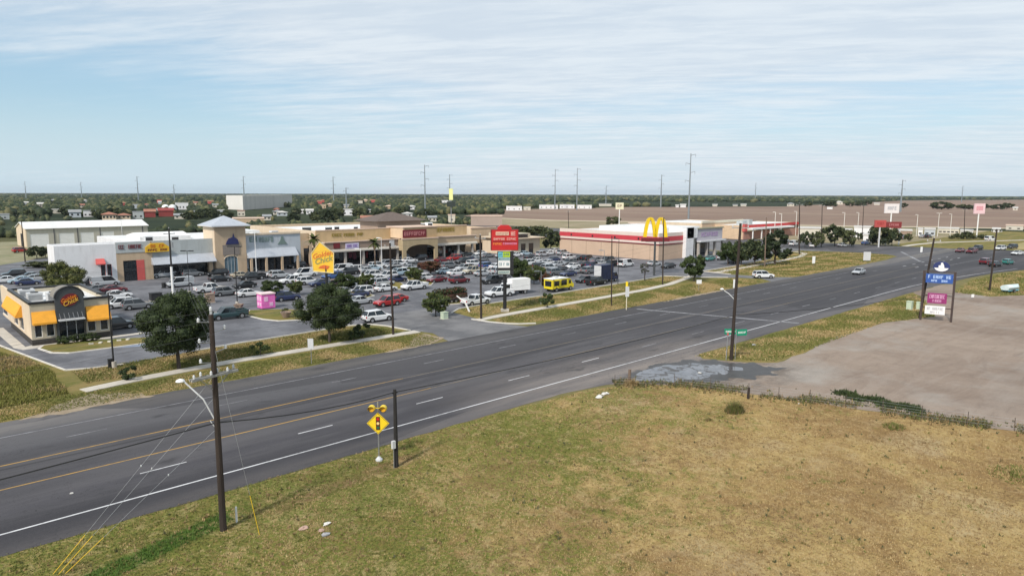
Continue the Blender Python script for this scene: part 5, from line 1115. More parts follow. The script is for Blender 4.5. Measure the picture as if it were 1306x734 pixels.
b = MB(); b.box(bx0+.4,bx1-.4,by0+.4,by1-.4,7.2,7.4,roofw); b.box(bx0+9,bx0+30,by0+5,by0+30,7.4,9.0,roofw); b.build('roof', t)
for i in range(4):
    b = MB(); yv = by0+7+i*9; b.box(bx0-.16,bx0-.06,yv,yv+.5,5.8,6.4,blackm); b.build('wall_lamp', t)
for i in range(6):
    b = MB(); yv = by0+3+i*6.2; b.box(bx0-.03,bx0,yv,yv+.12,0,4.4,brownst); b.build('wall_joint', t)
cx0, cx1 = XA(873,by0-1), XA(888,by0-1)
w = MB(); w.box(cx0,cx0+.5,by0-1.2,by0+5,0,9.2,white_wall); w.box(cx0+.5,cx1-2.5,by0-1.2,by0-.8,0,9.2,white_wall); w.box(cx0+.5,cx1-.4,by0-1.2,by0-.8,6.0,9.2,white_wall); w.build('entrance_tower', t)
b = MB(); b.cyl((cx0+2,by0-1.3,7.7),(cx0+2,by0-1.19,7.7),.28,.28,blackm,12); b.build('round_vent', t)
w = MB(); w.box(cx1-.4,bx1+.3,by0-1.0,by0-.6,5.0,8.6,mat('grey_lilac_panel',(0.42,0.40,0.44),.6,.06,.5)); w.box(cx1-.6,bx1+.6,by0-1.3,by0-.5,8.6,9.0,mat('khaki_cap',(0.30,0.29,0.20),.7,.08,1)); w.box(cx1-.4,bx1+.5,by0-2.4,by0-1.01,4.6,5.0,lightgrey); w.build('entrance_fascia', t)
o = MB(); glyphs(o, cx1+2, bx1-2.5, 6.2, 7.5, 7, lambda u,z,d: (u, by0-1.0-d, z), mat('violet_letters',(0.33,0.24,0.40),.5,.1,2), .1, 22); o.build('sign_letters', t)
for i in range(4):
    c = MB(); xx = cx1+i*(bx1-cx1)/3.05; c.box(xx,xx+.7,by0-1.6,by0-.9,0,4.6,mat('pale_column',(0,0,0))); c.build('column', t)
window(t, 'shop_window', cx0+1, bx1-.5, by0+3, 0, 4.6, 10)

# ---------- row of shops beyond (peach wall, red and white canopy)
t = thing('peach_shop', 'long peach wall with pale parapet behind the striped shop', 'shop building', (0,0,0))
yb = 160; x0, x1 = XA(893,yb), XA(944,yb); z1_ = ZT(915,279,XA(915,yb),yb)
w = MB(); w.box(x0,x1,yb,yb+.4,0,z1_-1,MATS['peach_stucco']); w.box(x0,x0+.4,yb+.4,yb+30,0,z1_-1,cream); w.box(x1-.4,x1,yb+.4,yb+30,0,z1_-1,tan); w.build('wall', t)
w = MB(); w.box(x0-.2,x1+.2,yb-.2,yb+.42,z1_-1,z1_,mat('cream_band',(0.68,0.63,0.50),.8,.05,1)); w.box(x0+.4,x1-.4,yb+.42,yb+30,z1_-1.4,z1_-1.2,roofw); w.build('parapet', t)
w = MB(); w.box(x0+18,x0+21,yb-.15,yb-.01,z1_-3.4,z1_-2,red); w.build('red_wall_sign', t)
t = thing('red_canopy_shop', 'shop with red band and white canopy seen above the roadside trees', 'shop building', (0,0,0))
yb = 146; x0, x1 = XA(946,yb), XA(1016,yb); z1_ = ZT(980,283,XA(980,yb),yb)
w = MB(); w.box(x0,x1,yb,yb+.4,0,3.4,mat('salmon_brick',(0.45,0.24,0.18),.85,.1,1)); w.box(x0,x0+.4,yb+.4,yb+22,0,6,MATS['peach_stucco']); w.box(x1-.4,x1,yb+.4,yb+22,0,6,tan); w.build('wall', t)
w = MB(); w.box(x0-.3,x0+2.2,yb-.5,yb+.6,3.4,z1_+.5,redl); w.box(x0+2.2,x1,yb-.2,yb+.39,5.0,6.2,red); w.box(x0+2.2,x1,yb-.1,yb+.38,6.2,z1_,sw); w.build('red_band', t)
w = MB(); w.box(x0+2.2,x1-12,yb-3,yb-.2,4.2,4.9,white); w.build('white_canopy', t)
for k in range(4):
    c = MB(); c.box(x0+3+k*8,x0+3.4+k*8,yb-2.8,yb-2.4,0,4.2,white); c.build('canopy_post', t)
w = MB(); w.box(x0+.5,x1-.5,yb+.5,yb+22,5.6,5.8,roofw)
w.box(x0+10,x0+14,yb+6,yb+9,5.8,7.6,greyside); w.box(x0+16,x0+19,yb+6,yb+9,5.8,8.0,greyside); w.build('roof', t)
window(t,'shop_window',x0+3,x1-3,yb-.02,.3,3.2,12,redl)

# ---------- long metal warehouse with roll-up doors
wx, wy = P(34,319.5); wex, wey = P(189,311.5)
t = thing('metal_warehouse', 'long cream metal warehouse with pale roof and a row of white roller doors', 'warehouse', (0,0,0))
L_, W_, ev, rg = math.hypot(wex-wx,wey-wy), 15, 6.4, 8.4
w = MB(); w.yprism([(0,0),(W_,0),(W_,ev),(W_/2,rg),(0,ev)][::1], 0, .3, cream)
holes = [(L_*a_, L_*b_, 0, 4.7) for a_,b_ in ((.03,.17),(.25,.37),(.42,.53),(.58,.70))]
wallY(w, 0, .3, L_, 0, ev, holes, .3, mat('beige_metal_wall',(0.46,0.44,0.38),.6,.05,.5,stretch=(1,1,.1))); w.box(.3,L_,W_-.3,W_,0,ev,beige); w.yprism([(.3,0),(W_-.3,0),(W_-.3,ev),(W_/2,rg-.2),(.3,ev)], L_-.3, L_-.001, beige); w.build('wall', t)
for h in holes:
    d = MB(); d.box(h[0],h[1],.1,.16,0,5.0,white)
    for k in range(10): d.box(h[0],h[1],.085,.10,k*.5+.02,k*.5+.06,lightgrey)
    d.build('roller_door', t)
d = MB(); d.box(-.05,-.002,4.5,8.3,0,4.6,dark); d.build('gable_door', t)
for k in range(5):
    d = MB(); d.box(L_*(.21+k*.185),L_*(.21+k*.185)+.3,-.12,-.01,0,ev,mat('dark_downpipe',(0.10,0.10,0.11),.6,.1,1)); d.build('downpipe', t)
r = MB(); r.add([(-.4,-.5,ev-.05),(L_+.4,-.5,ev-.05),(L_+.4,W_/2,rg+.1),(-.4,W_/2,rg+.1),(-.4,W_+.5,ev-.05),(L_+.4,W_+.5,ev-.05),(-.4,-.5,ev+.15),(L_+.4,-.5,ev+.15),(L_+.4,W_/2,rg+.3),(-.4,W_/2,rg+.3),(-.4,W_+.5,ev+.15),(L_+.4,W_+.5,ev+.15)],
    [(6,7,8,9),(9,8,11,10),(3,2,1,0),(4,5,2,3),(0,1,7,6),(4,10,11,5),(0,6,9,3),(3,9,10,4),(1,2,8,7),(2,5,11,8)], roofw); r.build('roof', t)
place(t, (wx,wy,0), math.atan2(wey-wy,wex-wx))

# ---------- far buildings
def block(name, label, px0, px1, pyb, pyt, m, roofm, depth=12, cat='building', kind='flat', group=None, face=None, win=0, dark_doors=0):
    """building whose front spans px0..px1, standing on the row pyb, top at row pyt"""
    pc = (px0+px1)/2; cx, cy = P(pc, pyb); d = math.hypot(cx, cy); x0, y0 = PD(px0, d); x1, y1 = PD(px1, d); Wd = math.hypot(x1-x0, y1-y0)
    h = max(2.4, ZT(pc, pyt, cx, cy)); rz = math.atan2(y1-y0, x1-x0) if face is None else face
    t = thing(name, label, cat, (0,0,0), group); w = MB(); w.box(-Wd/2,Wd/2,0,depth,0,h if kind=='flat' else h*.68,m); w.build('wall', t)
    r = MB()
    if kind == 'flat': r.box(-Wd/2-.2,Wd/2+.2,-.2,depth+.2,h,h+.35,roofm)
    elif kind == 'hip':
        e = .8; z0 = h*.68; r.add([(-Wd/2-e,-e,z0),(Wd/2+e,-e,z0),(Wd/2+e,depth+e,z0),(-Wd/2-e,depth+e,z0),(-Wd/2+depth*.45,depth/2,h),(Wd/2-depth*.45,depth/2,h)],[(0,1,5,4),(1,2,5),(2,3,4,5),(3,0,4),(3,2,1,0)],roofm)
    else:
        e = .6; z0 = h*.68; r.xprism([(-Wd/2-e,z0),(Wd/2+e,z0),(Wd/2+e,z0+.2),(-Wd/2-e,z0+.2)][::-1],-e,depth+e,roofm) if False else r.yprism([(-e,z0),(depth+e,z0),(depth/2,h)],-Wd/2-e,Wd/2+e,roofm)
    r.build('roof', t)
    for i in range(win):
        a = -Wd/2+Wd*(i+.5)/win; g_ = MB(); g_.box(a-.6,a+.6,-.05,.02,h*.25,h*.5,dark); g_.build('window', t)
    for i in range(dark_doors):
        a = -Wd/2+Wd*(i+.5)/dark_doors; g_ = MB(); g_.box(a-1.4,a+1.4,-.06,.02,0,h*.5,dark); g_.build('door', t)
    return place(t, (cx,cy,0), rz)
rr_ = mat('terracotta_roof',(0.34,0.15,0.10),.8,.15,.5); gr_ = mat('grey_roof',(0.28,0.29,0.30),.8,.15,.3); wr_ = mat('pale_roof',(0.55,0.53,0.50),.7,.08,.3); crm = mat('pale_far_wall',(0.58,0.54,0.46),.8,.06,.2)
rdw = mat('red_barn_wall',(0.26,0.045,0.04),.8,.15,.3)
# the big pale store near the horizon: two faces, sunlit side painted paler, shaded front painted greyer
t = thing('big_box_store', 'very large pale windowless store near the left horizon', 'building', (0,0,0))
(ax_,ay_) = PD(309, 820); (bx_,by_) = PD(372, 1010); (cx_,cy_) = PD(288, 860); h = 19.5+ -0.0
zh = ZT(309, 251.5, ax_, ay_)
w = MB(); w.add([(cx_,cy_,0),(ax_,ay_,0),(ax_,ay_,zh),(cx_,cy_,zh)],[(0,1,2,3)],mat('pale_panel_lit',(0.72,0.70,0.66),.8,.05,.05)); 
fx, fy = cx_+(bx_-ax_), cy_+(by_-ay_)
w.add([(ax_,ay_,0),(bx_,by_,0),(bx_,by_,zh),(ax_,ay_,zh)],[(0,1,2,3)],mat('shaded_panel_wall',(0.56,0.53,0.49),.8,.12,.08,stretch=(1,1,.1))); w.add([(bx_,by_,0),(fx,fy,0),(fx,fy,zh),(bx_,by_,zh)],[(0,1,2,3)],greyside); w.add([(fx,fy,0),(cx_,cy_,0),(cx_,cy_,zh),(fx,fy,zh)],[(0,1,2,3)],greyside); w.build('wall', t)
w = MB(); w.add([(cx_,cy_,zh),(ax_,ay_,zh),(bx_,by_,zh),(fx,fy,zh)],[(0,1,2,3)],wr_); w.build('roof', t)
block('loading_annex', 'white loading annex in front of the big store near the horizon', 310, 326, 266, 260, white_wall, wr_, 14, dark_doors=1)
block('long_hall', 'long low tan hall behind the white shop roofs', 296, 337, 289, 281, tan, MATS['pink_coping'], 18)
FAR = [('farm_house','peach house with orange tiled roof left of the red barns',130,148,284,273.5,cream,rr_,'hip',4),('farm_house','peach house with orange tiled roof second from the left',149,166,283,275,cream,rr_,'hip',3),
 ('barn','red barn left of the two white domes',184,198,280,269.5,rdw,rr_,'gable',0),('barn','large dark red barn under the two white domes',202,221,279,268,rdw,rdw,'gable',0),
 ('white_house','white block left of the large red barn',197,203,276,269.5,white_wall,wr_,'flat',1),('white_house','white two part house right of the white domes',223,240,270,261.5,white_wall,wr_,'flat',4),
 ('grey_shed','grey metal shed at the far left above the warehouse',0,12,284,277.5,greyside,gr_,'flat',1),('white_house','pale blue grey house left of centre above the warehouse roof',88,103,281,271,bluegrey,gr_,'gable',2),
 ('white_house','pale house with carport right of the pale blue grey one',106,122,280,272.5,white_wall,gr_,'flat',3),('long_shed','long pale shed roof among trees above the warehouse',60,80,276,271,crm,wr_,'flat',0),
 ('small_house','tiny cream house high among the far left trees',47,56,268,262,crm,wr_,'gable',1),('grey_shed','grey shed standing right of the orange roofed houses',169,183,282,273.5,greyside,gr_,'flat',2),
 ('small_house','small white house left of the centre far trees',16,22,279,275,white_wall,wr_,'gable',1),('small_house','small white shed beside the far left shed',41,47,280,275.5,white_wall,wr_,'gable',0),
 ('white_house','white shed right of the large red barn',222,236,282,275,crm,gr_,'gable',2),('small_house','grey roofed house above the peaked tower on its left',245,252,276,271,crm,gr_,'hip',1),
 ('white_house','white house left of two among trees right of the big store',380,387,274,268.5,white_wall,wr_,'gable',1),('white_house','white house right of two among trees right of the big store',390,399,275,268,white_wall,wr_,'gable',2),
 ('white_house','white flat house above the ochre shop wall',436,450,276,268.5,white_wall,wr_,'flat',2),('small_house','pale roof among trees left of the brown hipped tower',466,474,272,268,crm,gr_,'gable',1),
 ('small_house','white roofed house right of the brown hipped tower',519,530,268,262.5,white_wall,wr_,'hip',1),('red_house','red brown house behind the ochre shop wall',460,482,285,276,rdw,rr_,'gable',2),
 ('small_house','white house left of the yellow tower sign',562,571,259,256,white_wall,wr_,'flat',1),('small_house','small bright house below the far trees right of the yellow tower sign',604,609,271,266.5,white_wall,wr_,'gable',1),
 ('long_shed','white sheds at the left edge of the ploughed field',645,665,268.5,263,white_wall,wr_,'flat',3),('long_shed','second small white shed at the field edge',667,676,268,264,crm,wr_,'flat',1),
 ('long_shed','long white sheds in the middle of the far field edge, left part',687,711,266,261,white_wall,wr_,'flat',4),('long_shed','long white sheds at the far field edge, middle part',713,732,265.5,260.5,white_wall,wr_,'flat',3),
 ('long_shed','long white sheds at the far field edge, right part',735,754,265.5,261,white_wall,wr_,'flat',3),('long_shed','grey long shed behind the far field right of the white sheds',763,779,262,259,crm,gr_,'flat',0),
 ('small_house','left one of two tiny white houses right of the yellow arches',861,865,263,259.5,white_wall,wr_,'gable',0),('small_house','right one of two tiny white houses right of the yellow arches',867,874,263,258.5,white_wall,wr_,'gable',0),
 ('small_house','first small house along the tree belt beyond the field',908,914,261.5,258.5,crm,wr_,'gable',0),('small_house','second small house along the tree belt beyond the field',934,940,261,258.5,crm,gr_,'gable',0),('small_house','third small house along the tree belt beyond the field',944,951,261,258,crm,wr_,'gable',0),
 ('farm_house','grey farmhouse among trees beyond the field',1003,1012,260.5,256,crm,gr_,'hip',2),('farm_house','wide pale farmhouse among trees beyond the field',1062,1074,258,253.5,crm,wr_,'hip',2),('long_shed','low white polytunnel at the field edge',1054,1061,264,261.5,white_wall,wr_,'flat',0),
 ('small_house','pale house at the right end of the tree belt',1114,1121,258.5,255.5,crm,wr_,'gable',0),('small_house','white hut beyond the field far right',1291,1297,264,259.5,crm,wr_,'gable',1),
 ('long_shed','pale pink long hall beyond the tan shopping block',600,640,288,276,mat('pale_pink_hall',(0.40,0.31,0.26),.85,.08,.1),MATS['pink_coping'],'flat',0),
 ('cream_house','cream block beside the yellow tower sign',571,580,284,275,crm,MATS['pink_coping'],'flat',1),
 ('carport','white carport with dark opening beyond the side street',1088,1111,300,287,white_wall,wr_,'flat',3),('white_house','white shop below the carport roof',1100,1112,306,297,white_wall,wr_,'flat',1),
 ('roadside_shop','low white roofed shop right of the red sign board',1140,1162,300,291,brownst,wr_,'flat',3),('cream_house','pale cream house above the small dark trees beyond the side street',1017,1046,304,289,crm,wr_,'flat',5),
 ('small_house','white kiosk right of the low roofed shop',1170,1176,297,289,white_wall,wr_,'flat',1),('small_house','grey kiosk with pale sides by the far light poles',1178,1192,297,289,bluegrey,wr_,'flat',2)]
FAR += [('roadside_shop','long low pale shop behind the crossbar lamp mast',1196,1222,294,288.5,crm,wr_,'flat',5),('roadside_shop','low white canopy building left of the pinkish pylon sign',1224,1240,297,291,white_wall,wr_,'flat',3),('small_house','small white hut on the dry grass right of the pinkish pylon sign',1266,1274,292,287.5,white_wall,wr_,'gable',1),
 ('roadside_shop','pale shop with dark windows left of the carport',1056,1086,299,290.5,crm,wr_,'flat',6),('long_shed','low tan shed far behind the lamp masts at the right',1282,1304,289,285.5,crm,MATS['pink_coping'],'flat',2),('long_shed','cream long shed behind the yellow arches at the field edge',800,848,291,284.5,crm,MATS['pink_coping'],'flat',4)]
for nm, lab, a, b_, pb, pt, m, rm, kd, wn in FAR: block(nm, lab, a, b_, pb, pt, m, rm, 12 if kd=='flat' else 9, 'house' if 'house' in nm else 'building', kd, win=wn)
for i,(px,lab) in enumerate(((211,'left white dome above the dark red barn'),(220,'right white dome above the dark red barn'))):
    x, y = P(px, 276); z = ZT(px,263.5,x,y); b = MB(); b.lathe([(3.2,0),(3.2,z*.6),(2.9,z*.8),(1.8,z*.95),(.3,z)], (x,y,0), white, 14); tag(b.build('storage_dome', origin=(x,y,0), smooth=True), lab, 'storage tank', 'white domed tanks by the barns')
HT = []
HZ = [(-4,60,'left of the metal warehouse roof'),(60,125,'above the metal warehouse roof'),(125,245,'near the red barns'),(245,335,'above the peaked tower'),(335,440,'above the white shop roofs'),(440,560,'above the long tan shops'),(560,640,'beside the yellow tower sign')]
KND = [('white',white_wall,wr_),('grey',crm,gr_),('tan',tan,MATS['pink_coping']),('reddish',crm,rr_),('reddish',redl,rr_),('pale blue',bluegrey,wr_)]
hr = random.Random(77)
for a, b_, ph in HZ:
    ls = []
    for i in range(13 if b_-a > 80 else 9):
        px = a+(b_-a)*hr.random(); pb = hr.choice((hr.uniform(255,264), hr.uniform(260,276), hr.uniform(264,284)))
        if any(q[2]-8 < px < q[3]+8 and abs(q[4]-pb) < 9 for q in FAR) or (280 < px < 380 and pb < 272) or (50 < px < 245 and pb > 279) or (px > 560 and pb > 266): continue
        w_ = hr.uniform(4,9)*(pb-246)/24+2; ls.append((px, pb, w_, hr.choice(KND)))
    ls.sort(); cnt = {}
    for px, pb, w_, (cn, mm, rm2) in ls:
        cnt[cn] = cnt.get(cn,0)+1; o_ = ['','first','second','third','fourth','fifth','sixth','seventh','eighth','ninth','tenth','eleventh','twelfth','thirteenth'][cnt[cn]]
        block('small_house', f'{cn} roofed little house {ph}, {o_} such from left', px-w_/2, px+w_/2, pb, pb-(pb-246)*.17-1.2, mm, rm2, 9, 'house', hr.choice(('hip','gable','gable','flat')), 'small houses of the far town', win=2 if pb > 266 else 0); HT.append((px-w_/2-1, px+w_/2+1, math.hypot(*P(px,pb))))
HIDE = HT + [(a-1.5, b_+1.5, math.hypot(*P((a+b_)/2, pb))) for nm, lab, a, b_, pb, pt, m, rm, kd, wn in FAR] + [(286,374,950), (308,328,800), (203,224,640), (-4,190,335)]
def clear(px, d):
    for a, b_, dh in HIDE:
        if a < px < b_ and dh*.62 < d < dh+16: return False
    return True
forest('woodland', 'wooded belt of low trees around the far town on the left', (-160, 640), 640, 1500, 6500, 51, lambda x,y,px,d: not infield(x,y) and clear(px,d) and math.sin(x*.011)+math.sin(y*.013+1)+math.sin((x+y)*.006) > -1.1, (4,8), (2.2,4.4))
forest('woodland', 'dark wooded belt stretching along the left horizon', (-200, 700), 1500, 6500, 3400, 52, lambda x,y,px,d: not infield(x,y) and math.sin(x*.004)+math.sin(y*.005+1) > -.9)
forest('woodland', 'dark wooded belt beyond the ploughed field on the right', (600, 1500), 900, 7500, 3800, 53, lambda x,y,px,d: not infield(x,y) and clear(px,d) and math.sin(x*.004)+math.sin(y*.005+1) > -1.1)
# individual trees of the far town
zones = [(-6,44,286,'left of the warehouse gable',12),(44,130,283,'above the warehouse roof',18),(130,245,291,'right below the red barns',20),(245,335,284,'above the peaked tower',14),(335,440,290,'above the white shop roofs',20),(440,560,280,'above the long tan shops',18)]
NW = {'far_a':'dark round','far_b':'pale low','far_c':'dark tall','far_d':'dark wide'}
for a, b_, py, ph, n in zones:
    pl = []
    for i in range(n):
        px = a+(b_-a)*(i+random.uniform(.2,.8))/n; pyy = random.uniform(py-18, py); x, y = P(px, pyy)
        for _ in range(40):
            if clear(px, math.hypot(x,y)): break
            px = random.uniform(a,b_); pyy = random.uniform(py-20, py); x, y = P(px, pyy)
        pl.append((px, x, y, random.choice(list(NW)), random.uniform(4.5,7.5)))
    pl.sort(); cnt = {}
    for px, x, y, kk, h in pl:
        if 38 < x < 125 and 205 < y < 318: 
            d = random.uniform(335,400) if clear(px,365) else random.uniform(520,620); x, y = PD(px, d)
        cnt[kk] = cnt.get(kk,0)+1; tree(kk, x, y, h, f'{NW[kk]} tree {ph}, {["","first","second","third","fourth","fifth","sixth","seventh","eighth","ninth","tenth","eleventh","twelfth","thirteenth"][cnt[kk]]} such from the left', 'trees of the far town', random.uniform(.9,1.4))
forest('scrub', 'low scrub and bushes between the far town houses on the left', (-60, 600), 360, 780, 1500, 54, lambda x,y,px,d: not infield(x,y) and clear(px,d) and not (20<x<150 and 150<y<345) and math.sin(x*.03)+math.sin(y*.035+1)+math.sin((x-y)*.02) > -.2, (1.6,3.8), (1.1,2.3))
for i,(px,py,t0,kk,w_,lab) in enumerate(((1200,263.5,254,'far_d',1.7,'lone broad dark tree group in the ploughed field'),(1228,263,257,'far_b',2.0,'low dark tree group left of the pink sign in the field'),(1236,263,258,'far_d',1.8,'low dark tree group directly left of the pink sign'),(1256,263,256,'far_a',1.0,'small dark tree directly right of the pink sign'),(1272,263,256.5,'far_d',1.6,'fourth dark field tree right of the pink sign'),(1283,262.5,254.5,'far_a',1.6,'spreading dark tree near the right edge beyond the field'),(1151,262.5,255.5,'far_a',1.3,'dark tree in the field right of the white pylon sign'),
        (1058,261,253,'far_d',1.5,'dark tree left of the wide farmhouse'),(1083,261,255,'far_a',1.6,'dark tree just right of the wide farmhouse'),(1097,260,254,'far_d',1.6,'dark broad tree second right of the wide farmhouse'),(1106,259,252.5,'far_a',1.4,'dark tree third right of the wide farmhouse'),(1030,261,256,'far_b',1.5,'low dark tree right of the grey farmhouse'),(781,287,276,'far_b',1.3,'dark reddish tree left of the brown sign behind the striped shop'))):
    x, y = P(px, py); tree(kk, x, y, ZT(px,t0,x,y), lab, 'trees in and beyond the field', w_)
for i in range(7):
    px = 640+i*8; x, y = P(px, 303-i*.4); tree('far_b', x, y, 4.2, f'{["first","second","third","fourth","fifth","sixth","seventh"][i]} olive bush from the left behind the small cream building', 'olive bushes behind the cream building', 1.7)

# --- waste ground left of the white shop front
x, y = P(27,326); vehicle('suv','red',x,y,.2,'faded red SUV on waste ground before the warehouse gable', z=.01)
x, y = P(50,318); vehicle('van','white',x,y,.1,'white van parked against the warehouse wall', z=.01)
for i,(px,py,t0,lab) in enumerate(((44,345,338,'left part of the long dark hedge left of the white shop front'),(54,345,338,'middle part of the long dark hedge left of the white shop front'),(63,345,338,'right part of the long dark hedge left of the white shop front'),(47,334,318,'wild green bush on waste ground before the warehouse'),(58,332,320,'smaller wild bush beside the white shop front'))):
    x, y = P(px,py); tree('far_b' if i<3 else 'far_a', x, y, ZT(px,t0,x,y), lab, 'bushes on the waste ground', 2.4 if i<3 else 1.3, 'shrub', 'shrub')

for px, py, k, c_, lab in ((1104,309,'sedan','blue','blue sedan under the white carport shop beyond the side street'),(1114,305,'van','white','white van right of the carport beyond the side street'),(1036,313,'sedan','white','white sedan left of the round dark tree beyond the side street'),(1075,312,'sedan','silver','silver sedan at the foot of the round dark tree'),
    (1003,309,'suv','silver','silver SUV right of the red canopy shop'),(1012,311,'van','white','white van right of the red canopy shop'),(938,317,'suv','white','white SUV half hidden before the peach wall'),(1183,300,'suv','black','black SUV by the grey kiosk near the lamp masts'),(1262,303,'van','white','white van on the grass beyond the junction'),(1176,300,'sedan','silver','silver sedan by the white kiosk near the lamp masts'),(1150,302,'suv','grey','grey SUV by the low roofed shop right of the red board')):
    x, y = P(px,py,0,1.0); vehicle(k,c_,x,y,random.uniform(-.3,.3),lab,'cars beyond the junction',z=.03)
# posters and displays inside the arcade of the long shopping block
t = [o for o in bpy.data.objects if o.name.startswith('shopping_block') and 'long tan' in o.get('label','')][0]
pr = random.Random(9); xw = xc0+1.2; pcs = [mat('poster_red',(0.35,0.04,0.04),.6,.3,1), mat('poster_white',(0.6,0.6,0.58),.6,.3,1), mat('poster_rose',(0.35,0.10,0.14),.6,.3,1), mat('poster_blue',(0.06,0.10,0.25),.6,.3,1), mat('shutter_grey',(0.25,0.25,0.26),.6,.3,1)]
while xw < xe1-4:
    if not (xd0-4 < xw < xd1):
        for j in range(3):
            if pr.random() < .6: b = MB(); a_ = xw+.2+j*1.35; z_ = pr.uniform(.3,1.2); b.box(a_, a_+pr.uniform(.7,1.2), MY+7.24, MY+7.29, z_, z_+pr.uniform(.9,2.2), pr.choice(pcs)); b.build('window_poster', t)
    xw += 5.6
# ================================================================ poles, wires, lamps
def pole_thing(name, label, cat, px, py, top, ptop=None, r=.16, m=None, group=None):
    x, y = P(px, py); h = ZT(ptop or px, top, x, y)
    if ptop: 
        d = ray(ptop, top); k = math.hypot(x,y)/math.hypot(d[0],d[1]); tx, ty = d[0]*k, d[1]*k
        if abs(tx-x)+abs(ty-y) > h*.12: s = h*.12/(abs(tx-x)+abs(ty-y)); tx, ty = x+(tx-x)*s, y+(ty-y)*s
    else: tx, ty = x, y
    t = thing(name, label, cat, (x,y,0), group); b = MB(); b.tube([(x,y,0),((x+tx)/2,(y+ty)/2,h/2),(tx,ty,h)], [r*1.2,r,r*.8], m or wood, 10); b.build('pole', t)
    return t, x, y, h, tx, ty
def insul(b, p, r=.06, h=.22, m=None): b.lathe([(r*.5,0),(r,.05),(r*.5,h*.4),(r,h*.55),(r*.5,h*.9),(r*.3,h)], p, m or lightgrey, 8)
UP = 'wooden utility poles along the highway'
# pole A: the nearest one
t, x, y, h, tx, ty = pole_thing('utility_pole', 'nearest tall brown utility pole with street lamp arm and grey crossarms', 'utility pole', 287, 678, 402, None, .17, group=UP)
PA = (x, y, h); zc_ = ZT(283, 480, x, y)
for dz, off in ((0,.16),(.02,-.16)):
    c = MB(); c.obox((x,y+off,zc_+dz),(.12,.10,.12),greywood); c.obox((x+off*.0,y+off,zc_+dz),(2.9,.09,.13),greywood,0.25); c.build('crossarm', t)
for i in range(6):
    u = -1.3+i*.52; b = MB(); insul(b, (x+u*math.cos(.25), y+u*math.sin(.25)+(.16 if i%2 else -.16), zc_+.09), .08, .26); b.build('insulator', t)
for s in (-1,1): 
    c = MB(); c.tube([(x,y,zc_-.9),(x+s*.9*math.cos(.25),y+s*.9*math.sin(.25),zc_-.05)], .03, greywood, 5); c.build('brace', t)
for i, zz in enumerate((.45,1.05,1.6,2.2,2.75)):
    b = MB(); s = 1 if i%2 else -1; b.cyl((x,y,h-zz),(x+s*.75,y+s*.15,h-zz+.12),.028,.028,greym,6); insul(b,(x+s*.75,y+s*.15,h-zz+.10),.09,.26); b.build('insulator_bracket', t)
b = MB(); b.box(x-.05,x+.05,y-.05,y+.05,h,h+.25,lightgrey); insul(b,(x,y,h+.2),.09,.24); b.build('top_insulator', t)
zl = ZT(275,543,x,y); lx, ly = x-RT[0]*1.75, y-RT[1]*1.75; zl2 = ZT(243,488,lx,ly)
b = MB(); b.tube([(x,y,zl),(x*.6+lx*.4,y*.6+ly*.4,zl*.42+zl2*.58),(lx,ly,zl2)], .045, lightgrey, 8); b.tube([(x,y,zl-.4),(x-.3,y+.22,zl+.2)], .03, lightgrey, 6); o = b.build('lamp_arm', t)
b = MB(); b.lathe([(.05,-.04),(.20,0),(.26,.06),(.2,.14),(.06,.2)], (lx-.2*RT[0],ly-.2*RT[1],zl2-.05), white, 10); b.build('lamp_head', o)
# short pole with meter box
t, x, y, h, *_ = pole_thing('utility_pole', 'short dark pole with a grey box beside the yellow diamond sign', 'utility pole', 507, 596, 497, None, .14, mat('tarred_wood',(0.018,0.016,0.015),.8,.3,4,stretch=(1,1,.15)), UP)
PS = (x, y, h); b = MB(); b.obox((x-.28,y-.12,ZT(503,566,x,y)),(.26,.20,.55),lightgrey); b.cyl((x-.28,y-.12,0),(x-.28,y-.12,1.5),.03,.03,greym,6); b.build('meter_box', t)
b = MB(); b.cyl((x-.2,y,h-.25),(x+.2,y,h-.25),.05,.05,blackm,6); b.build('cable_clamp', t)
# signal ahead sign
x, y = P(485, 588); t = thing('signal_ahead_sign', 'yellow diamond traffic signal warning sign with two amber beacons on grey post', 'road sign', (x,y,0))
ht_ = 4.1; b = MB(); b.cyl((x,y,0),(x,y,ht_+.35),.045,.045,greym,10); b.build('post', t); b = MB(); b.lathe([(.26,0),(.26,.12),(.10,.3),(.06,.34)],(x,y,0),lightgrey,10); b.build('base', t)
f = R(-76); ca, sa = math.cos(f), math.sin(f)      # sign faces traffic coming up the near lanes
ca, sa = math.cos(R(-43)), math.sin(R(-43))
def sp(u, z, d): return (x+ca*u+sa*d*-1*-1, y+sa*u-ca*d, z)     # u along the panel, d out of its face
zc1 = ZT(484,540,x,y); q = .82
def panel_mesh(mb, pts, d0, d1, m):
    n = len(pts); V = [sp(u,z,d0) for u,z in pts]+[sp(u,z,d1) for u,z in pts]
    mb.add(V, [tuple(range(n-1,-1,-1)), tuple(range(n,2*n))]+[(i,(i+1)%n,n+(i+1)%n,n+i) for i in range(n)], m)
b = MB(); panel_mesh(b, [(0,zc1-q),(q,zc1),(0,zc1+q),(-q,zc1)], .06, .085, signyel); b.build('diamond_panel', t)
b = MB()
for s0,s1 in (((0,zc1-q),(q,zc1)),((q,zc1),(0,zc1+q)),((0,zc1+q),(-q,zc1)),((-q,zc1),(0,zc1-q))):
    a_ = [(s0[0]*.93, zc1+(s0[1]-zc1)*.93),(s1[0]*.93, zc1+(s1[1]-zc1)*.93),(s1[0]*.89, zc1+(s1[1]-zc1)*.89),(s0[0]*.89, zc1+(s0[1]-zc1)*.89)]; panel_mesh(b, a_, .0855, .089, blackm)
b.build('border', t)
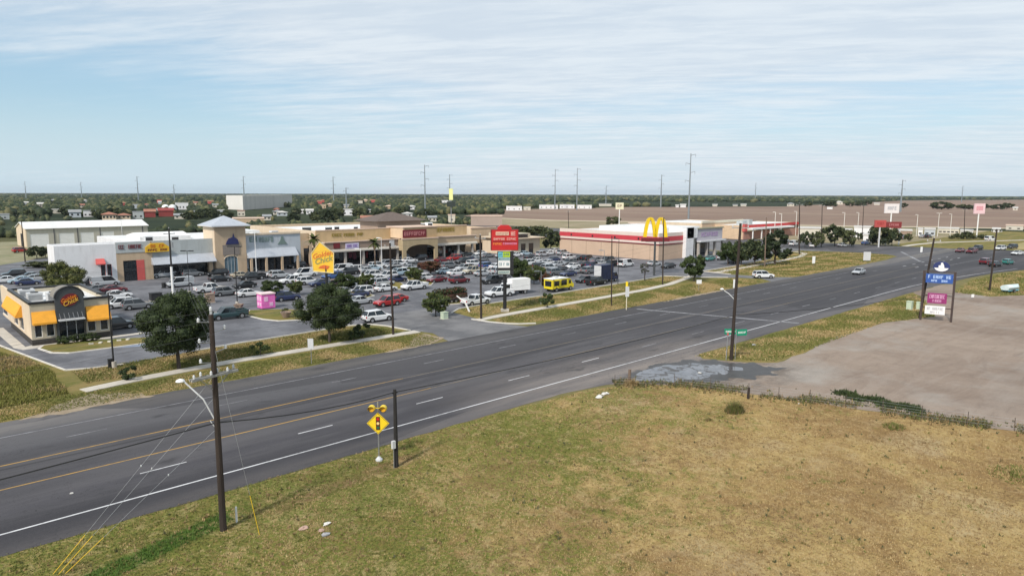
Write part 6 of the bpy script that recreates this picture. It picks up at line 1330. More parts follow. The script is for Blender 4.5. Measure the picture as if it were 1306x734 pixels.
b = MB(); panel_mesh(b, [(-.15,zc1-.5),(.15,zc1-.5),(.15,zc1+.5),(-.15,zc1+.5)], .0855, .10, mat('symbol_dark',(0.09,0.02,0.012),.5,.2,3)); b.build('signal_symbol', t)
for k,(dz,mm) in enumerate(((.32,red),(0,mat('symbol_pale',(0.8,0.6,0.25),.5,.05,3)),(-.32,mat('symbol_green',(0.02,0.12,0.06),.5,.1,3)))):
    b = MB(); panel_mesh(b, [(.105*math.cos(2*math.pi*i/12), zc1+dz+.105*math.sin(2*math.pi*i/12)) for i in range(12)], .1005, .115, mm); b.build('signal_dot', t)
for s in (-1,1):
    u = s*.42; z = zc1+1.12; b = MB(); c_ = sp(u,z,0); c1_ = sp(u,z,.24); b.cyl(c_,c1_,.25,.25,blackm,14); o = b.build('beacon', t)
    b = MB(); b.cyl(sp(u,z,.24),sp(u,z,.27),.21,.21,amber,14); b.build('amber_lens', o)
    b = MB()
    for i in range(8):
        a0, a1 = R(-15+i*26), R(-15+(i+1)*26); b.add([sp(u+.26*math.cos(a0),z+.26*math.sin(a0),.0),sp(u+.26*math.cos(a1),z+.26*math.sin(a1),.0),sp(u+.26*math.cos(a1),z+.26*math.sin(a1),.5),sp(u+.26*math.cos(a0),z+.26*math.sin(a0),.5)],[(0,1,2,3)],signyel)
    b.build('visor', o)
b = MB(); b.cyl(sp(-.5,zc1+1.12,.02),sp(.5,zc1+1.12,.02),.03,.03,signyel,6); b.build('beacon_bar', t)
# far side and right side poles
PB = None; WP = {}
for key,(px,py,top,pt,r,lab) in {'b':(502,428,311,497,.15,'slender brown utility pole by the left side of the entry drive'),'c':(614,407,300,612,.16,'dark brown utility pole on the pavement right of the entry drive'),
    'd':(780,389,300,780,.10,'thin dark pole on the verge below the red striped building'),'e':(845,362,276,846,.13,'dark pole directly right of the yellow arches'),'f':(933,457,283,944,.18,'leaning brown pole with green street signs at the gravel yard mouth'),
    'g':(1173,402,300,1191,.17,'strongly leaning dark pole against the blue pylon sign'),'h':(1262,366,288,1271,.17,'dark pole in the grass near the right edge'),
    'i':(975,338,275,977,.15,'grey brown pole beside the tallest dark tree'),'j':(1019,322,257,1019,.17,'dark brown pole at the corner of the side street'),'k':(1047,312,258,1048,.14,'thin dark pole left of the round dark tree'),
    'l':(1099,300,258,1101,.14,'distant thin pole in front of the white carport'),'m':(1229,301,262,1230,.16,'distant dark pole above the pale bushes at the junction'),'n':(885,349,290,886,.09,'thin grey pole right of the yellow arches'),
    'o':(725,296,268,724,.16,'dark pole standing behind the left end of the striped building')}.items():
    t, x, y, h, tx, ty = pole_thing('utility_pole', lab, 'utility pole', px, py, top, pt, r, {'i':woodl,'n':greym}.get(key, wood), UP); WP[key] = (tx, ty, h, t)
    if key in 'bcfghjklmo':
        c = MB(); c.obox((tx,ty,h-.5),(.11,1.9,.11),greywood,.35); o = c.build('crossarm', t)
        for u in (-.85,0,.85):
            b = MB(); insul(b,(tx-u*math.sin(.35),ty+u*math.cos(.35),h-.45 if u else h),.07,.22); b.build('insulator', t)
# green street name signs on the leaning pole
t = thing('street_name_sign', 'green street name boards on a thin post beside the leaning pole', 'street sign', (0,0,0)); x, y = P(938, 455, 0, -.8)
t.location = (x,y,0); b = MB(); b.cyl((x,y,0),(x,y,3.1),.04,.04,greym,8); b.build('post', t)
cx_, cy_ = P(938,422); zs = ZT(938,421,x,y); ca, sa = RT
for nm, u0, u1, z0, z1, yw in (('street_name_board',-1.35,.05,zs-.30,zs+.34,-.12),('street_name_board',.10,1.40,zs-.46,zs+.28,.25)):
    b = MB(); c, s = math.cos(AX-math.pi/2+yw), math.sin(AX-math.pi/2+yw); b.obox((x+c*(u0+u1)/2,y+s*(u0+u1)/2,(z0+z1)/2),(u1-u0,.05,z1-z0),greens,AX-math.pi/2+yw); o = b.build(nm, t)
    b = MB(); glyphs(b,u0+.12,u1-.12,(z0+z1)/2-.12,(z0+z1)/2+.12,6,lambda u,z,d: (x+c*u+s*(.026+d),y+s*u-c*(.026+d),z),white,.008,31); b.build('street_name_letters', o)
b = MB(); b.cyl((x,y,zs-.35),(x,y,zs+.3),.05,.05,greym,8); b.build('bracket', t)
x, y = P(932,457); b = MB(); b.cyl((x-.35,y+.35,0),(x-.30,y+.3,3.2),.06,.06,greym,8); b.lathe([(.09,3.0),(.09,3.3)],(x-.3,y+.3,0),redl,8); tag(b.build('marker_post', origin=(x,y,0)), 'grey steel marker post with red tip touching the leaning pole', 'post')
# street lamp arm on the leaning pole
tx, ty, h, t = WP['f']; zl = ZT(945,378,tx,ty); b = MB(); px_, py_ = PA[0], 0; lx, ly = tx*.96-1.7*RT[0], ty*.96-1.7*RT[1]
b0 = (tx-(tx-t.location[0])*(1-zl/h), ty-(ty-t.location[1])*(1-zl/h), zl-.3); l_end = (b0[0]-1.4*RT[0]+FW[0]*.5+0, b0[1]-1.4*RT[1]+FW[1]*.5, zl+.9)
b.tube([b0,((b0[0]+l_end[0])/2,(b0[1]+l_end[1])/2,zl+.45),l_end],.05,lightgrey,8); o = b.build('lamp_arm', t)
b = MB(); b.lathe([(.06,-.05),(.20,0),(.24,.07),(.15,.15),(.03,.19)],(l_end[0]-.1,l_end[1],l_end[2]),white,10); b.build('lamp_head', o)
# car park lamps and the pole with half white sleeve
def lamp_post(px, py, top, label, r=.09, m=None, heads=2, name='lamp_post', base=True, group='lamp posts of the car park'):
    x, y = P(px, py); h = ZT(px, top, x, y); t = thing(name, label, 'lamp post', (x,y,0), group); b = MB(); b.cyl((x,y,.5 if base else 0),(x,y,h),r,r*.7,m or blackm,8); b.build('pole', t)
    if base: c = MB(); c.cyl((x,y,0),(x,y,.75),.30,.30,concrete,12); c.build('base', t)
    for i in range(heads):
        s = (-1,1)[i%2]; b = MB(); b.obox((x+s*.75*RT[0],y+s*.75*RT[1],h-.05),(1.5 if False else .9,.35,.18),m or blackm,AX-math.pi/2); b.cyl((x,y,h-.1),(x+s*.5*RT[0],y+s*.5*RT[1],h-.05),.04,.04,m or blackm,6); b.build('lamp_head', t)
    return t, x, y, h
t, x, y, h = lamp_post(146,472,376,'dark lamp post on a grey base left of the large oak', .10, heads=2)
b = MB(); b.obox((x-.3,y,.6),(.5,.35,1.0),blackm); b.build('control_box', t)
lamp_post(303,392,316,'dark lamp post rising from a planter near the pink kiosk', .10, heads=2); lamp_post(242,378,322,'thin dark twin headed lamp post left of the peaked tower', .07, heads=2)
lamp_post(327,350,299,'slim white lamp post right of the peaked tower', .10, white, 1, base=False); lamp_post(461,367,318,'pale lamp post right of the pentagon sign', .08, white, 1, base=False)
lamp_post(487,346,304,'pale thin lamp post under the brown fascia right of the right palm', .07, white, 1, base=False); lamp_post(157,322,284,'thin white pole in front of the metal warehouse', .10, white, 1, base=False)
lamp_post(770,360,318,'pale lamp post in front of the navy truck', .07, greym, 1, base=False); lamp_post(788,362,303,'thin lamp post with a small box right of the navy truck', .07, blackm, 1, base=False)
lamp_post(690,388,345,'slim dark post by the brown sapling left of the food truck', .08, greym, 1, base=False)
t, x, y, h = lamp_post(32,338,285,'dark utility pole in front of the warehouse gable', .16, wood, 0, 'utility_pole', False, UP)
t = thing('utility_pole', 'utility pole with dark transformer top and white lower sleeve before the shops', 'utility pole', (0,0,0), UP); x, y = P(221,380); t.location = (x,y,0); h = ZT(221,294,x,y)
b = MB(); b.cyl((x,y,5.6),(x,y,h),.17,.14,mat('tarred_wood',(0,0,0)),8); b.build('pole', t); b = MB(); b.cyl((x,y,0),(x,y,5.6),.22,.22,white,10); b.build('white_sleeve', t)
b = MB(); b.obox((x,y,h-1.0),(2.2,.12,.12),greywood,.2); b.build('crossarm', t); b = MB(); b.cyl((x+.35,y-.1,h-3.6),(x+.35,y-.1,h-2.6),.24,.24,greym,10); b.build('transformer', t)
for s in (-1,0,1): b = MB(); insul(b,(x+s*.95,y+s*.2,h-.94 if s else h),.07,.25); b.build('insulator', t)
PW = (x,y,h)
# white lamp masts beyond the junction and along the side street
for px, py, top, lab in ((1075,300,268,'white lamp mast right of the round dark tree'),(1093,296,268,'white lamp mast left of the carport'),(1168,298,270,'curved white lamp mast right of the red sign board'),(1195,298,268,'white lamp mast with crossbar in the centre beyond the junction'),(1211,297,269,'thin white lamp mast right of the crossbar mast'),
        (987,300,268,'white lamp mast left above the red canopy shop'),(995,300,270,'second white lamp mast above the red canopy shop'),(1014,298,267,'white lamp mast right of the red canopy shop'),(1006,330,330,None),(868,302,280,None)):
    if lab: lamp_post(px,py,top,lab,.15,mat('white_mast',(0.70,0.68,0.63),.6,.05,1),2 if px==1195 else 1,'lamp_mast',False,'white lamp masts beyond the junction')

# --- steel transmission poles on the skyline
TG = 'steel transmission poles on the skyline'
steel = mat('weathered_steel', (0.24,0.27,0.29), 0.5, .1, .5, metal=.3)
def mast(px, top, d, h, label, r=.9):
    x, y = PD(px, d); t = thing('transmission_pole', label, 'power pole', (x,y,0), TG); b = MB(); b.cyl((x,y,0),(x,y,h),r,r*.4,steel,10); b.build('pole', t)
    for k in range(4):
        z = h-1.5-k*h*.13; s = -1 if k%2 else 1; b = MB(); b.cyl((x,y,z),(x+s*3.6*RT[0],y+s*3.6*RT[1],z+.9),.22,.14,steel,6); b.cyl((x+s*3.6*RT[0],y+s*3.6*RT[1],z+.9),(x+s*3.6*RT[0],y+s*3.6*RT[1],z-1.2),.12,.12,steel,5); b.build('arm', t)
for px, top, d, h, lab in ((878,194,548,50,'tallest steel transmission pole right of the yellow arches'),(541.5,211,640,45,'tall steel transmission pole left of the yellow tower sign'),(842,223,1000,46,'second steel pole left of the tallest one'),
    (735,214,820,49,'right pole of the pair above the striped building'),(707,216,860,49,'left pole of the pair above the striped building'),(573,223,960,45,'steel pole rising behind the yellow tower sign'),(425,227,1150,45,'left pole of the pair above the palms'),(441,240,900,26,'short right pole of the pair above the palms'),
    (311,227,1180,45,'steel pole rising behind the big pale store'),(176,229,1300,45,'clearest steel pole at the far left skyline'),(104,236,1900,42,'faint steel pole left of the clearest far left one'),(33,236,1900,42,'leftmost faint steel pole on the skyline'),
    (222,238,1500,34,'faint short pole above the white domes'),(772,236,1300,34,'faint pole between the pair and the yellow arches'),(962,233,1900,48,'faint pole left of the centre right skyline'),(1148,230,900,36,'thin pole right of the white pylon sign'),(1225,238,2100,42,'rightmost faint pole on the skyline')):
    mast(px, top, d, h, lab, .75 if d < 900 else 1.1)

# --- wires
def wire(name, label, pts, r=.012, sag=.4, m=None, cat='wire', group=None):
    b = MB()
    for (a, c) in zip(pts, pts[1:]):
        L = math.dist(a[:2], c[:2]); n = max(6, int(L/3)); b.tube([(a[0]+(c[0]-a[0])*i/n, a[1]+(c[1]-a[1])*i/n, a[2]+(c[2]-a[2])*i/n - sag*4*(i/n)*(1-i/n)) for i in range(n+1)], r, m or blackm, 5)
    o = b.build(name, origin=pts[0]); return tag(o, label, cat, group)
wirem = mat('weathered_wire',(0.10,0.10,0.105),.6,.1,3)
cab = mat('cable_black',(0.012,0.012,0.013),.6,.2,3)
xa, ya, ha = PA; zcab = ZT(284,540,xa,ya)
fx_, fy_, fh_, ft_ = WP['f']; fb = ft_.location
fz = ZT(940,400,fb[0],fb[1]); fat = (fb[0]+(fx_-fb[0])*fz/fh_, fb[1]+(fy_-fb[1])*fz/fh_, fz)
wire('telephone_cable', 'thick black sagging cable strung past the near poles above the road', [(-28,35.5,zcab+.3),(xa,ya,zcab),(PS[0],PS[1],PS[2]-.2),fat,(WP['g'][0]-.6,WP['g'][1],ZT(1178,372,120.9,33.3))], .034, .32, cab, 'cable')
gx, gy, gh = WP['g'][:3]; hx, hy, hh = WP['h'][:3]
for i,(dz,off,lab) in enumerate(((.2,0,'topmost thin wire from the nearest pole along the near roadside'),(-.4,.8,'second thin wire from the nearest pole along the near roadside'),(-1.1,-.7,'third thin wire from the nearest pole along the near roadside'))):
    wire('power_line', lab, [(-40,36+off,ha+dz),(xa,ya+off*.3,ha+dz),(fx_,fy_+off*.3,fh_+min(dz,0)),(gx,gy+off*.3,gh+min(dz,0)),(hx,hy,hh+min(dz,0)),(240,20,12)], .006, .9, wirem, 'power line', 'thin wires along the near roadside')
bx_, by_, bh_ = WP['b'][:3]; cx2, cy2, ch_ = WP['c'][:3]; ex, ey, eh = WP['e'][:3]; ix, iy, ih = WP['i'][:3]; jx, jy, jh = WP['j'][:3]
for off, lab in ((.7,'inner thin wire between the poles of the far roadside'),(-.7,'outer thin wire between the poles of the far roadside')):
    wire('power_line', lab, [(-40,80+off,11.5),(bx_,by_+off,bh_-.2),(cx2,cy2+off,ch_-.2),(ex,ey+off,eh-.2),(ix,iy+off,ih-.2),(jx,jy+off,jh-.2)], .007, .8, wirem, 'power line', 'thin wires along the far roadside')
for k in range(3):
    wire('power_line', ['lowest','middle','highest'][k]+' service wire crossing the road from the nearest pole to the sleeved pole', [(xa,ya,ha-.5-k*.7),(PW[0],PW[1],PW[2]-.6-k*.3)], .005, 1.0, wirem, 'power line', 'service wires crossing the road')
# guy wires with yellow guards
ends = [P(70,736),P(77,736),P(86,735)]
for i,((gx_,gy_),z0) in enumerate(zip(ends,(zc_,zc_-1.2,zl if False else 6.2))):
    lab = ['left','middle','right'][i]+' guy wire of three running down left from the nearest pole'
    t = thing('guy_wire', lab, 'guy wire', (gx_,gy_,0), 'guy wires of the nearest pole'); b = MB(); b.tube([(xa,ya,z0),(gx_,gy_,0)], .008, greym, 6); b.build('wire', t)
    d = Vector((xa-gx_,ya-gy_,z0)).normalized(); b = MB(); b.tube([(gx_,gy_,.02),(gx_+d.x*2.3,gy_+d.y*2.3,d.z*2.3)], .016, yellowp, 6); b.build('yellow_guard', t)
    b = MB(); m_ = Vector((gx_,gy_,0))+d*6.5; b.lathe([(.015,-.06),(.035,-.03),(.035,.03),(.015,.06)], (m_.x,m_.y,m_.z), lightgrey, 8); b.build('strain_insulator', t)
gx_, gy_ = P(333,684); t = thing('guy_wire', 'single guy wire with yellow guard right of the nearest pole', 'guy wire', (gx_,gy_,0), 'guy wires of the nearest pole')
b = MB(); b.tube([(xa,ya,ha-1.4),(gx_,gy_,0)], .010, greym, 6); b.build('wire', t); d = Vector((xa-gx_,ya-gy_,ha-1.4)).normalized(); b = MB(); b.tube([(gx_,gy_,.02),(gx_+d.x*2.4,gy_+d.y*2.4,d.z*2.4)], .016, yellowp, 6); b.build('yellow_guard', t)
x, y = P(304,668); b = MB(); b.lathe([(.06,0),(.06,.95),(.03,1.0)],(x,y,0),white,8); tag(b.build('marker_stub', origin=(x,y,0)), 'white plastic marker stub right of the nearest pole', 'marker post')

# ================================================================ signs
# yellow arches on a red bar
x, y = P(834,350); t = thing('arches_sign', 'tall sign of two golden arches on a red bar and dark pole', 'pylon sign', (x,y,0), None)
fa = R(-18); ca, sa = math.cos(AX-math.pi/2+.0), math.sin(AX-math.pi/2+.0)
z0, z1, zp0, zp1 = ZT(835,301,x,y), ZT(835,277,x,y), ZT(835,307,x,y), ZT(835,301.5,x,y)
b = MB(); b.cyl((x,y,0),(x,y,zp0),.28,.24,char,12); b.build('pole', t); b = MB(); b.obox((x,y,(zp0+zp1)/2),(6.6,.9,zp1-zp0-.2),dred,AX-math.pi/2); b.obox((x,y,zp0+.1),(4.6,.7,.25),greym,AX-math.pi/2); b.build('red_bar', t)
b = MB(); hA = z1-z0
for s in (-1,1):
    n = 16; pts = []
    for i in range(n+1):
        u = -1+2*i/n; pts.append((s*1.28+1.22*u, z0+hA*(1-abs(u)**2.6)))
    for (u0,h0_),(u1,h1_) in zip(pts,pts[1:]):
        c = ((u0+u1)/2,(h0_+h1_)/2); L = math.hypot(u1-u0,h1_-h0_); an = math.atan2(h1_-h0_,u1-u0); w = .27+.13*abs(math.sin(an))
        nx, nz = -math.sin(an)*w, math.cos(an)*w*.8; V = []
        for dd in (-.3,.3):
            for (uu,hh_) in ((u0-nx,h0_-nz),(u1-nx,h1_-nz),(u1+nx,h1_+nz),(u0+nx,h0_+nz)): V.append((x+ca*uu-sa*dd, y+sa*uu+ca*dd, max(hh_,z0)))
        b.add(V,[(0,3,2,1),(4,5,6,7),(0,1,5,4),(1,2,6,5),(2,3,7,6),(3,0,4,7)],mat('arch_yellow',(0.80,0.55,0.01),.35,.04,1))
b.build('golden_arches', t)
# red pylon sign with stacked panels
x, y = P(644,397); t = thing('pylon_sign', 'large red shopping centre pylon sign above stacked green and white panels', 'pylon sign', (x,y,0)); ro = AX-math.pi/2+.1; c, s = math.cos(ro), math.sin(ro)
S_ = lambda u,z,d: (x+c*u+s*d, y+s*u-c*d, z)
def spanel(nm, u0, u1, z0, z1, d0, d1, m, par):
    b = MB(); V = [S_(u,z,d) for d in (d0,d1) for u,z in ((u0,z0),(u1,z0),(u1,z1),(u0,z1))]; b.add(V,[(0,3,2,1),(4,5,6,7),(0,1,5,4),(1,2,6,5),(2,3,7,6),(3,0,4,7)],m); return b.build(nm, par)
zz = lambda py: ZT(644,py,x,y); k = math.hypot(x,y)/F*1.0*(1/1.0); pxm = 1/(F/ (x*FW[0]+y*FW[1]))
U = lambda px: (px-644)*pxm
b = MB(); b.cyl((x,y,0),(x,y,zz(345)),.30,.30,blackm,12); b.build('pole', t); b = MB(); b.obox((x,y,.2),(1.3,1.0,.5),concrete,ro); b.build('base', t)
o = spanel('red_cabinet', U(626), U(661), zz(319), zz(292.5), -.6, .45, mat('cabinet_maroon',(0.22,0.012,0.015),.5,.1,1), t)
b = MB(); V = [(U(634.5),zz(292.6)),(U(652),zz(292.6)),(U(652),zz(290)),(U(648.5),zz(287)),(U(638.5),zz(287)),(U(634.5),zz(290))]
n = len(V); b.add([S_(u,z,-.6) for u,z in V]+[S_(u,z,.45) for u,z in V],[tuple(range(n-1,-1,-1)),tuple(range(n,2*n))]+[(i,(i+1)%n,n+(i+1)%n,n+i) for i in range(n)],red); b.build('crest', o)
spanel('red_face', U(627), U(660), zz(318.5), zz(293.2), .452, .5, red, o)
spanel('name_panel', U(632), U(648.5), zz(299.7), zz(295.3), .502, .54, mat('panel_cream',(0.70,0.55,0.40),.6,.06,1), o)
pale = mat('pale_lettering',(0.72,0.42,0.36),.5,.08,2)
b = MB(); glyphs(b,U(632.6),U(648),zz(299.2),zz(296),7,lambda u,z,d: S_(u,z,.541+d),mat('faded_red_ink',(0.5,0.2,0.15),.5,.1,2),.02,41); b.build('name_letters', o)
b = MB(); glyphs(b,U(629),U(658),zz(305.7),zz(303),12,lambda u,z,d: S_(u,z,.502+d),pale,.03,42); glyphs(b,U(628.5),U(640),zz(312),zz(309),5,lambda u,z,d: S_(u,z,.502+d),mat('orange_ink',(0.75,0.25,0.05),.5,.1,2),.03,43); glyphs(b,U(641),U(659),zz(311.5),zz(309),8,lambda u,z,d: S_(u,z,.502+d),mat('pink_ink',(0.65,0.25,0.40),.5,.1,2),.03,44); glyphs(b,U(651),U(657.5),zz(300.5),zz(295),2,lambda u,z,d: S_(u,z,.502+d),pale,.03,45); b.build('sign_letters', o)
spanel('dividing_rail', U(628), U(659), zz(307.9), zz(306.9), .502, .56, MATS['cabinet_maroon'], o)
o = spanel('panel_frame', U(634.5), U(655), zz(350), zz(320.5), -.45, .30, blackm, t)
for (p0,p1,a,b_,mm,g_) in ((635.2,641,327.5,321,teal,2),(641.2,650.3,327.5,320.8,lime,3),(635.2,650.3,331.5,328,mat('pale_teal',(0.35,0.5,0.52),.5,.1,1),5),(635.2,650.3,341,332,white,7),(635.2,650.3,349,344.5,mat('pale_green_panel',(0.5,0.55,0.5),.5,.1,1),6)):
    q_ = spanel('tenant_panel', U(p0), U(p1), zz(a), zz(b_), .302, .34, mm, o); b = MB(); glyphs(b,U(p0)+.12,U(p1)-.12,zz(a)+(zz(b_)-zz(a))*.3,zz(b_)-(zz(b_)-zz(a))*.3,g_,lambda u,z,d: S_(u,z,.341+d),mat('teal_ink',(0.03,0.15,0.18),.5,.1,2),.02,int(a)); b.build('panel_letters', q_)
# yellow pentagon sign of the restaurant
x, y = P(413,374); t = thing('pentagon_sign', 'yellow pentagon restaurant sign with tilted red and green lettering on dark pole', 'pylon sign', (x,y,0)); ro = AX-math.pi/2+.05; c, s = math.cos(ro), math.sin(ro)
pxm = (x*FW[0]+y*FW[1])/F; U = lambda px: (px-413)*pxm; zz = lambda py: ZT(413,py,x,y)
b = MB(); b.cyl((x+c*U(417),y+s*U(417),0),(x+c*U(417),y+s*U(417),zz(340)),.28,.25,blackm,12); b.build('pole', t)
V = [(U(401),zz(347)),(U(426.5),zz(349.5)),(U(427.5),zz(324)),(U(410),zz(310)),(U(399),zz(325))]; n = 5
b = MB(); b.add([S_(u,z,-.55) for u,z in V]+[S_(u,z,.2) for u,z in V],[tuple(range(n-1,-1,-1))]+[(i,(i+1)%n,n+(i+1)%n,n+i) for i in range(n)],blackm); b.add([S_(u,z,.2) for u,z in V],[tuple(range(n))],mat('pentagon_yellow',(0.82,0.50,0.04),.5,.08,.6)); o = b.build('pentagon_cabinet', t)
e_ = MB()
for i in range(5):
    p0, p1 = V[i], V[(i+1)%5]; e_.tube([S_(*p0,.2),S_(*p1,.2)],.09,mat('pale_gold_edge',(0.75,0.62,0.30),.5,.08,1),6)
e_.build('edge_trim', o)
cu_, cz_ = U(413.5), zz(331)
for txt, sz, mm, du, dz, rt in (('Golden',1.35,mat('logo_vermilion',(0.62,0.14,0.03),.5,.1,1),-.05,.75,R(14)),('Chick',1.5,mat('logo_olive_green',(0.22,0.25,0.10),.5,.1,1),.05,-.35,R(14))):
    me = lettering(txt, sz, mm, .02, .3); q_ = bpy.data.objects.new('sign_lettering', me); COL.objects.link(q_); q_.parent = o; w_ = S_(cu_+du, cz_+dz, .23); q_.location = (w_[0]-x, w_[1]-y, w_[2]); q_.rotation_euler = (Matrix.Rotation(ro,3,'Z') @ Matrix.Rotation(R(90),3,'X') @ Matrix.Rotation(rt,3,'Z')).to_euler()
b = MB(); b.add([S_(cu_+u,cz_+z,.21) for u,z in ((-.9,-1.9),(.9,-2.1),(1.3,-1.5),(.2,-1.25),(-.6,-1.5))]+[S_(cu_+u,cz_+z,.24) for u,z in ((-.9,-1.9),(.9,-2.1),(1.3,-1.5),(.2,-1.25),(-.6,-1.5))],[(4,3,2,1,0),(5,6,7,8,9)]+[(i,(i+1)%5,5+(i+1)%5,5+i) for i in range(5)],MATS['logo_vermilion']); b.build('red_swoosh', o)
# two post sign on the right: blue, magenta and white boards
xl, yl = P(1174,404); xr_, yr_ = P(1213,407); t = thing('post_sign', 'two post roadside sign with round crest, blue, magenta and white boards', 'pylon sign', (xl,yl,0)); hL = ZT(1176,341,xl,yl); hR = ZT(1216,343,xr_,yr_); hL = hR = (hL+hR)/2
for (px_,py_) in ((xl,yl),(xr_,yr_)): b = MB(); b.box(px_-.13,px_+.13,py_-.13,py_+.13,0,hL,mat('brown_steel_post',(0.06,0.04,0.035),.6,.2,3)); b.build('post', t)
ro = math.atan2(yr_-yl,xr_-xl); c, s = math.cos(ro), math.sin(ro); LW = math.hypot(xr_-xl,yr_-yl); x, y = xl, yl
for z in (hL-.08, ZT(1195,373,xl,yl), ZT(1195,392,xl,yl)+.35): b = MB(); b.obox((xl+c*LW/2,yl+s*LW/2,z),(LW,.12,.14),MATS['brown_steel_post'],ro); b.build('crossbar', t)
zz = lambda py: ZT(1194,py,(xl+xr_)/2,(yl+yr_)/2); Up = lambda px: (px-1176)/(1214-1176)*LW
for nm,p0,p1,a,b_,mm,gm2,rows in (('blue_board',1178.5,1212,357,345.5,blue,mat('pale_blue_ink',(0.45,0.60,0.85),.5,.08,2),2),('magenta_board',1182.5,1206.5,383,370,magenta,mat('pink_board_ink',(0.75,0.45,0.65),.5,.08,2),2),('white_board',1180.5,1205.5,397,386.5,white,mat('grey_ink',(0.35,0.36,0.40),.5,.08,2),2)):
    o = spanel(nm, Up(p0), Up(p1), zz(a), zz(b_), -.15, .15, mm, t); hh_ = zz(b_)-zz(a)
    b = MB(); glyphs(b,Up(p0)+.25,Up(p1)-.25,zz(a)+hh_*.5,zz(a)+hh_*.86,9,lambda u,z,d: S_(u,z,.151+d),gm2,.03,int(a)); glyphs(b,Up(p0)+.7,Up(p1)-.7,zz(a)+hh_*.14,zz(a)+hh_*.38,8,lambda u,z,d: S_(u,z,.151+d),gm2,.03,int(a)+1); b.build('board_letters', o)
uc, zc3 = Up(1196.5), zz(336); rad = zz(329)-zz(342.5); rad /= 2
circ = lambda r_, d0, d1, m, nm, par, dz=0, a0=0, a1=360, n=24: None
def disc(nm, r_, d0, d1, m, par, a0=0, a1=360, n=24, dz=0, ky=1):
    pts = [(uc+r_*1.35*math.cos(R(a0+(a1-a0)*i/n)), zc3+dz+r_*ky*math.sin(R(a0+(a1-a0)*i/n))) for i in range(n if a1-a0 == 360 else n+1)]; k_ = len(pts); b = MB()
    b.add([S_(u,z,d0) for u,z in pts]+[S_(u,z,d1) for u,z in pts],[tuple(range(k_-1,-1,-1)),tuple(range(k_,2*k_))]+[(i,(i+1)%k_,k_+(i+1)%k_,k_+i) for i in range(k_)],m); return b.build(nm, par)
o = disc('round_crest', rad, -.12, .12, mat('crest_navy',(0.02,0.035,0.13),.5,.1,2), t); disc('crest_white_bowl', rad*.88, .121, .15, white, o, 195, 345)
b = MB(); b.add([S_(uc+u*rad,zc3+z*rad,.16) for u,z in ((-.45,-.35),(.5,-.35),(.38,.3),(.15,.8),(-.15,.75),(-.1,.35),(-.5,.2))]+[S_(uc+u*rad,zc3+z*rad,.19) for u,z in ((-.45,-.35),(.5,-.35),(.38,.3),(.15,.8),(-.15,.75),(-.1,.35),(-.5,.2))],[(6,5,4,3,2,1,0),(7,8,9,10,11,12,13)]+[(i,(i+1)%7,7+(i+1)%7,7+i) for i in range(7)],white); b.build('crest_figure', o)
# distant pylon signs
def pylon(px, base, p0, p1, py0, py1, m, label, n=0, gm=None, posts=1, name='pylon_sign', pm=None):
    global x, y, c, s
    x, y = P(px, base); t = thing(name, label, 'pylon sign', (x,y,0)); ro = AX-math.pi/2; c, s = math.cos(ro), math.sin(ro); k = (x*FW[0]+y*FW[1])/F
    z0, z1 = ZT(px,py1,x,y), ZT(px,py0,x,y); u0, u1 = (p0-px)*k, (p1-px)*k
    for i in range(posts):
        uu = 0 if posts == 1 else (u0+.4 if i == 0 else u1-.4); b = MB(); b.cyl((x+c*uu,y+s*uu,0),(x+c*uu,y+s*uu,z0),.28,.28,pm or white,8); b.build('post', t)
    o = spanel('sign_face', u0, u1, z0, z1, -.4, .3, m, t)
    if n: b = MB(); glyphs(b,u0+(u1-u0)*.18,u1-(u1-u0)*.18,z0+(z1-z0)*.35,z0+(z1-z0)*.72,n,lambda u,z,d: S_(u,z,.301+d),gm,.05,n+p0); b.build('sign_letters', o)
    return t
pylon(1134,300,1125,1143,256.5,268.5,mat('white_sign_face',(0.75,0.70,0.70),.5,.04,1),'white pylon sign with grey lettering right above the red sign board',4,mat('grey_ink',(0,0,0)))
pylon(1245,298,1238.5,1252,255.5,268.5,mat('pink_white_face',(0.75,0.52,0.56),.5,.12,.4),'pinkish white pylon sign in front of the field trees',3,mat('red_pink_ink',(0.6,0.2,0.25),.5,.1,2))
pylon(1120,312,1113,1127,277.5,286.5,mat('red_board',(0.45,0.08,0.07),.5,.1,.6),'red sign board on a grey post before the broad dark trees',5,mat('deep_red_ink',(0.3,0.03,0.03),.5,.1,2),1,'red_sign',lightgrey)
pylon(1136,309,1127.5,1147,279.5,287.5,mat('dark_red_board',(0.22,0.03,0.03),.5,.1,.6),'darker red canopy board joined right of the red sign board',5,mat('pale_red_ink',(0,0,0)),2,'red_sign',lightgrey)
pylon(789,292,784,794,257.5,266,mat('cream_yellow_face',(0.75,0.70,0.50),.5,.05,1),'cream sign with small brown panel behind the striped building',2,brownst)
t = pylon(575,286,572.6,577.4,241,255.5,mat('pale_yellow_tower',(0.82,0.82,0.35),.5,.04,.3),'slim pale yellow tower sign with dark box on a grey mast',0,None,1,'tower_sign',greym)
k = (x*FW[0]+y*FW[1])/F; spanel('dark_box', -5.2*k, 5.2*k, ZT(575,264,x,y), ZT(575,257.5,x,y), -2, 1.2, mat('dark_green_box',(0.02,0.03,0.025),.6,.2,.5), t)
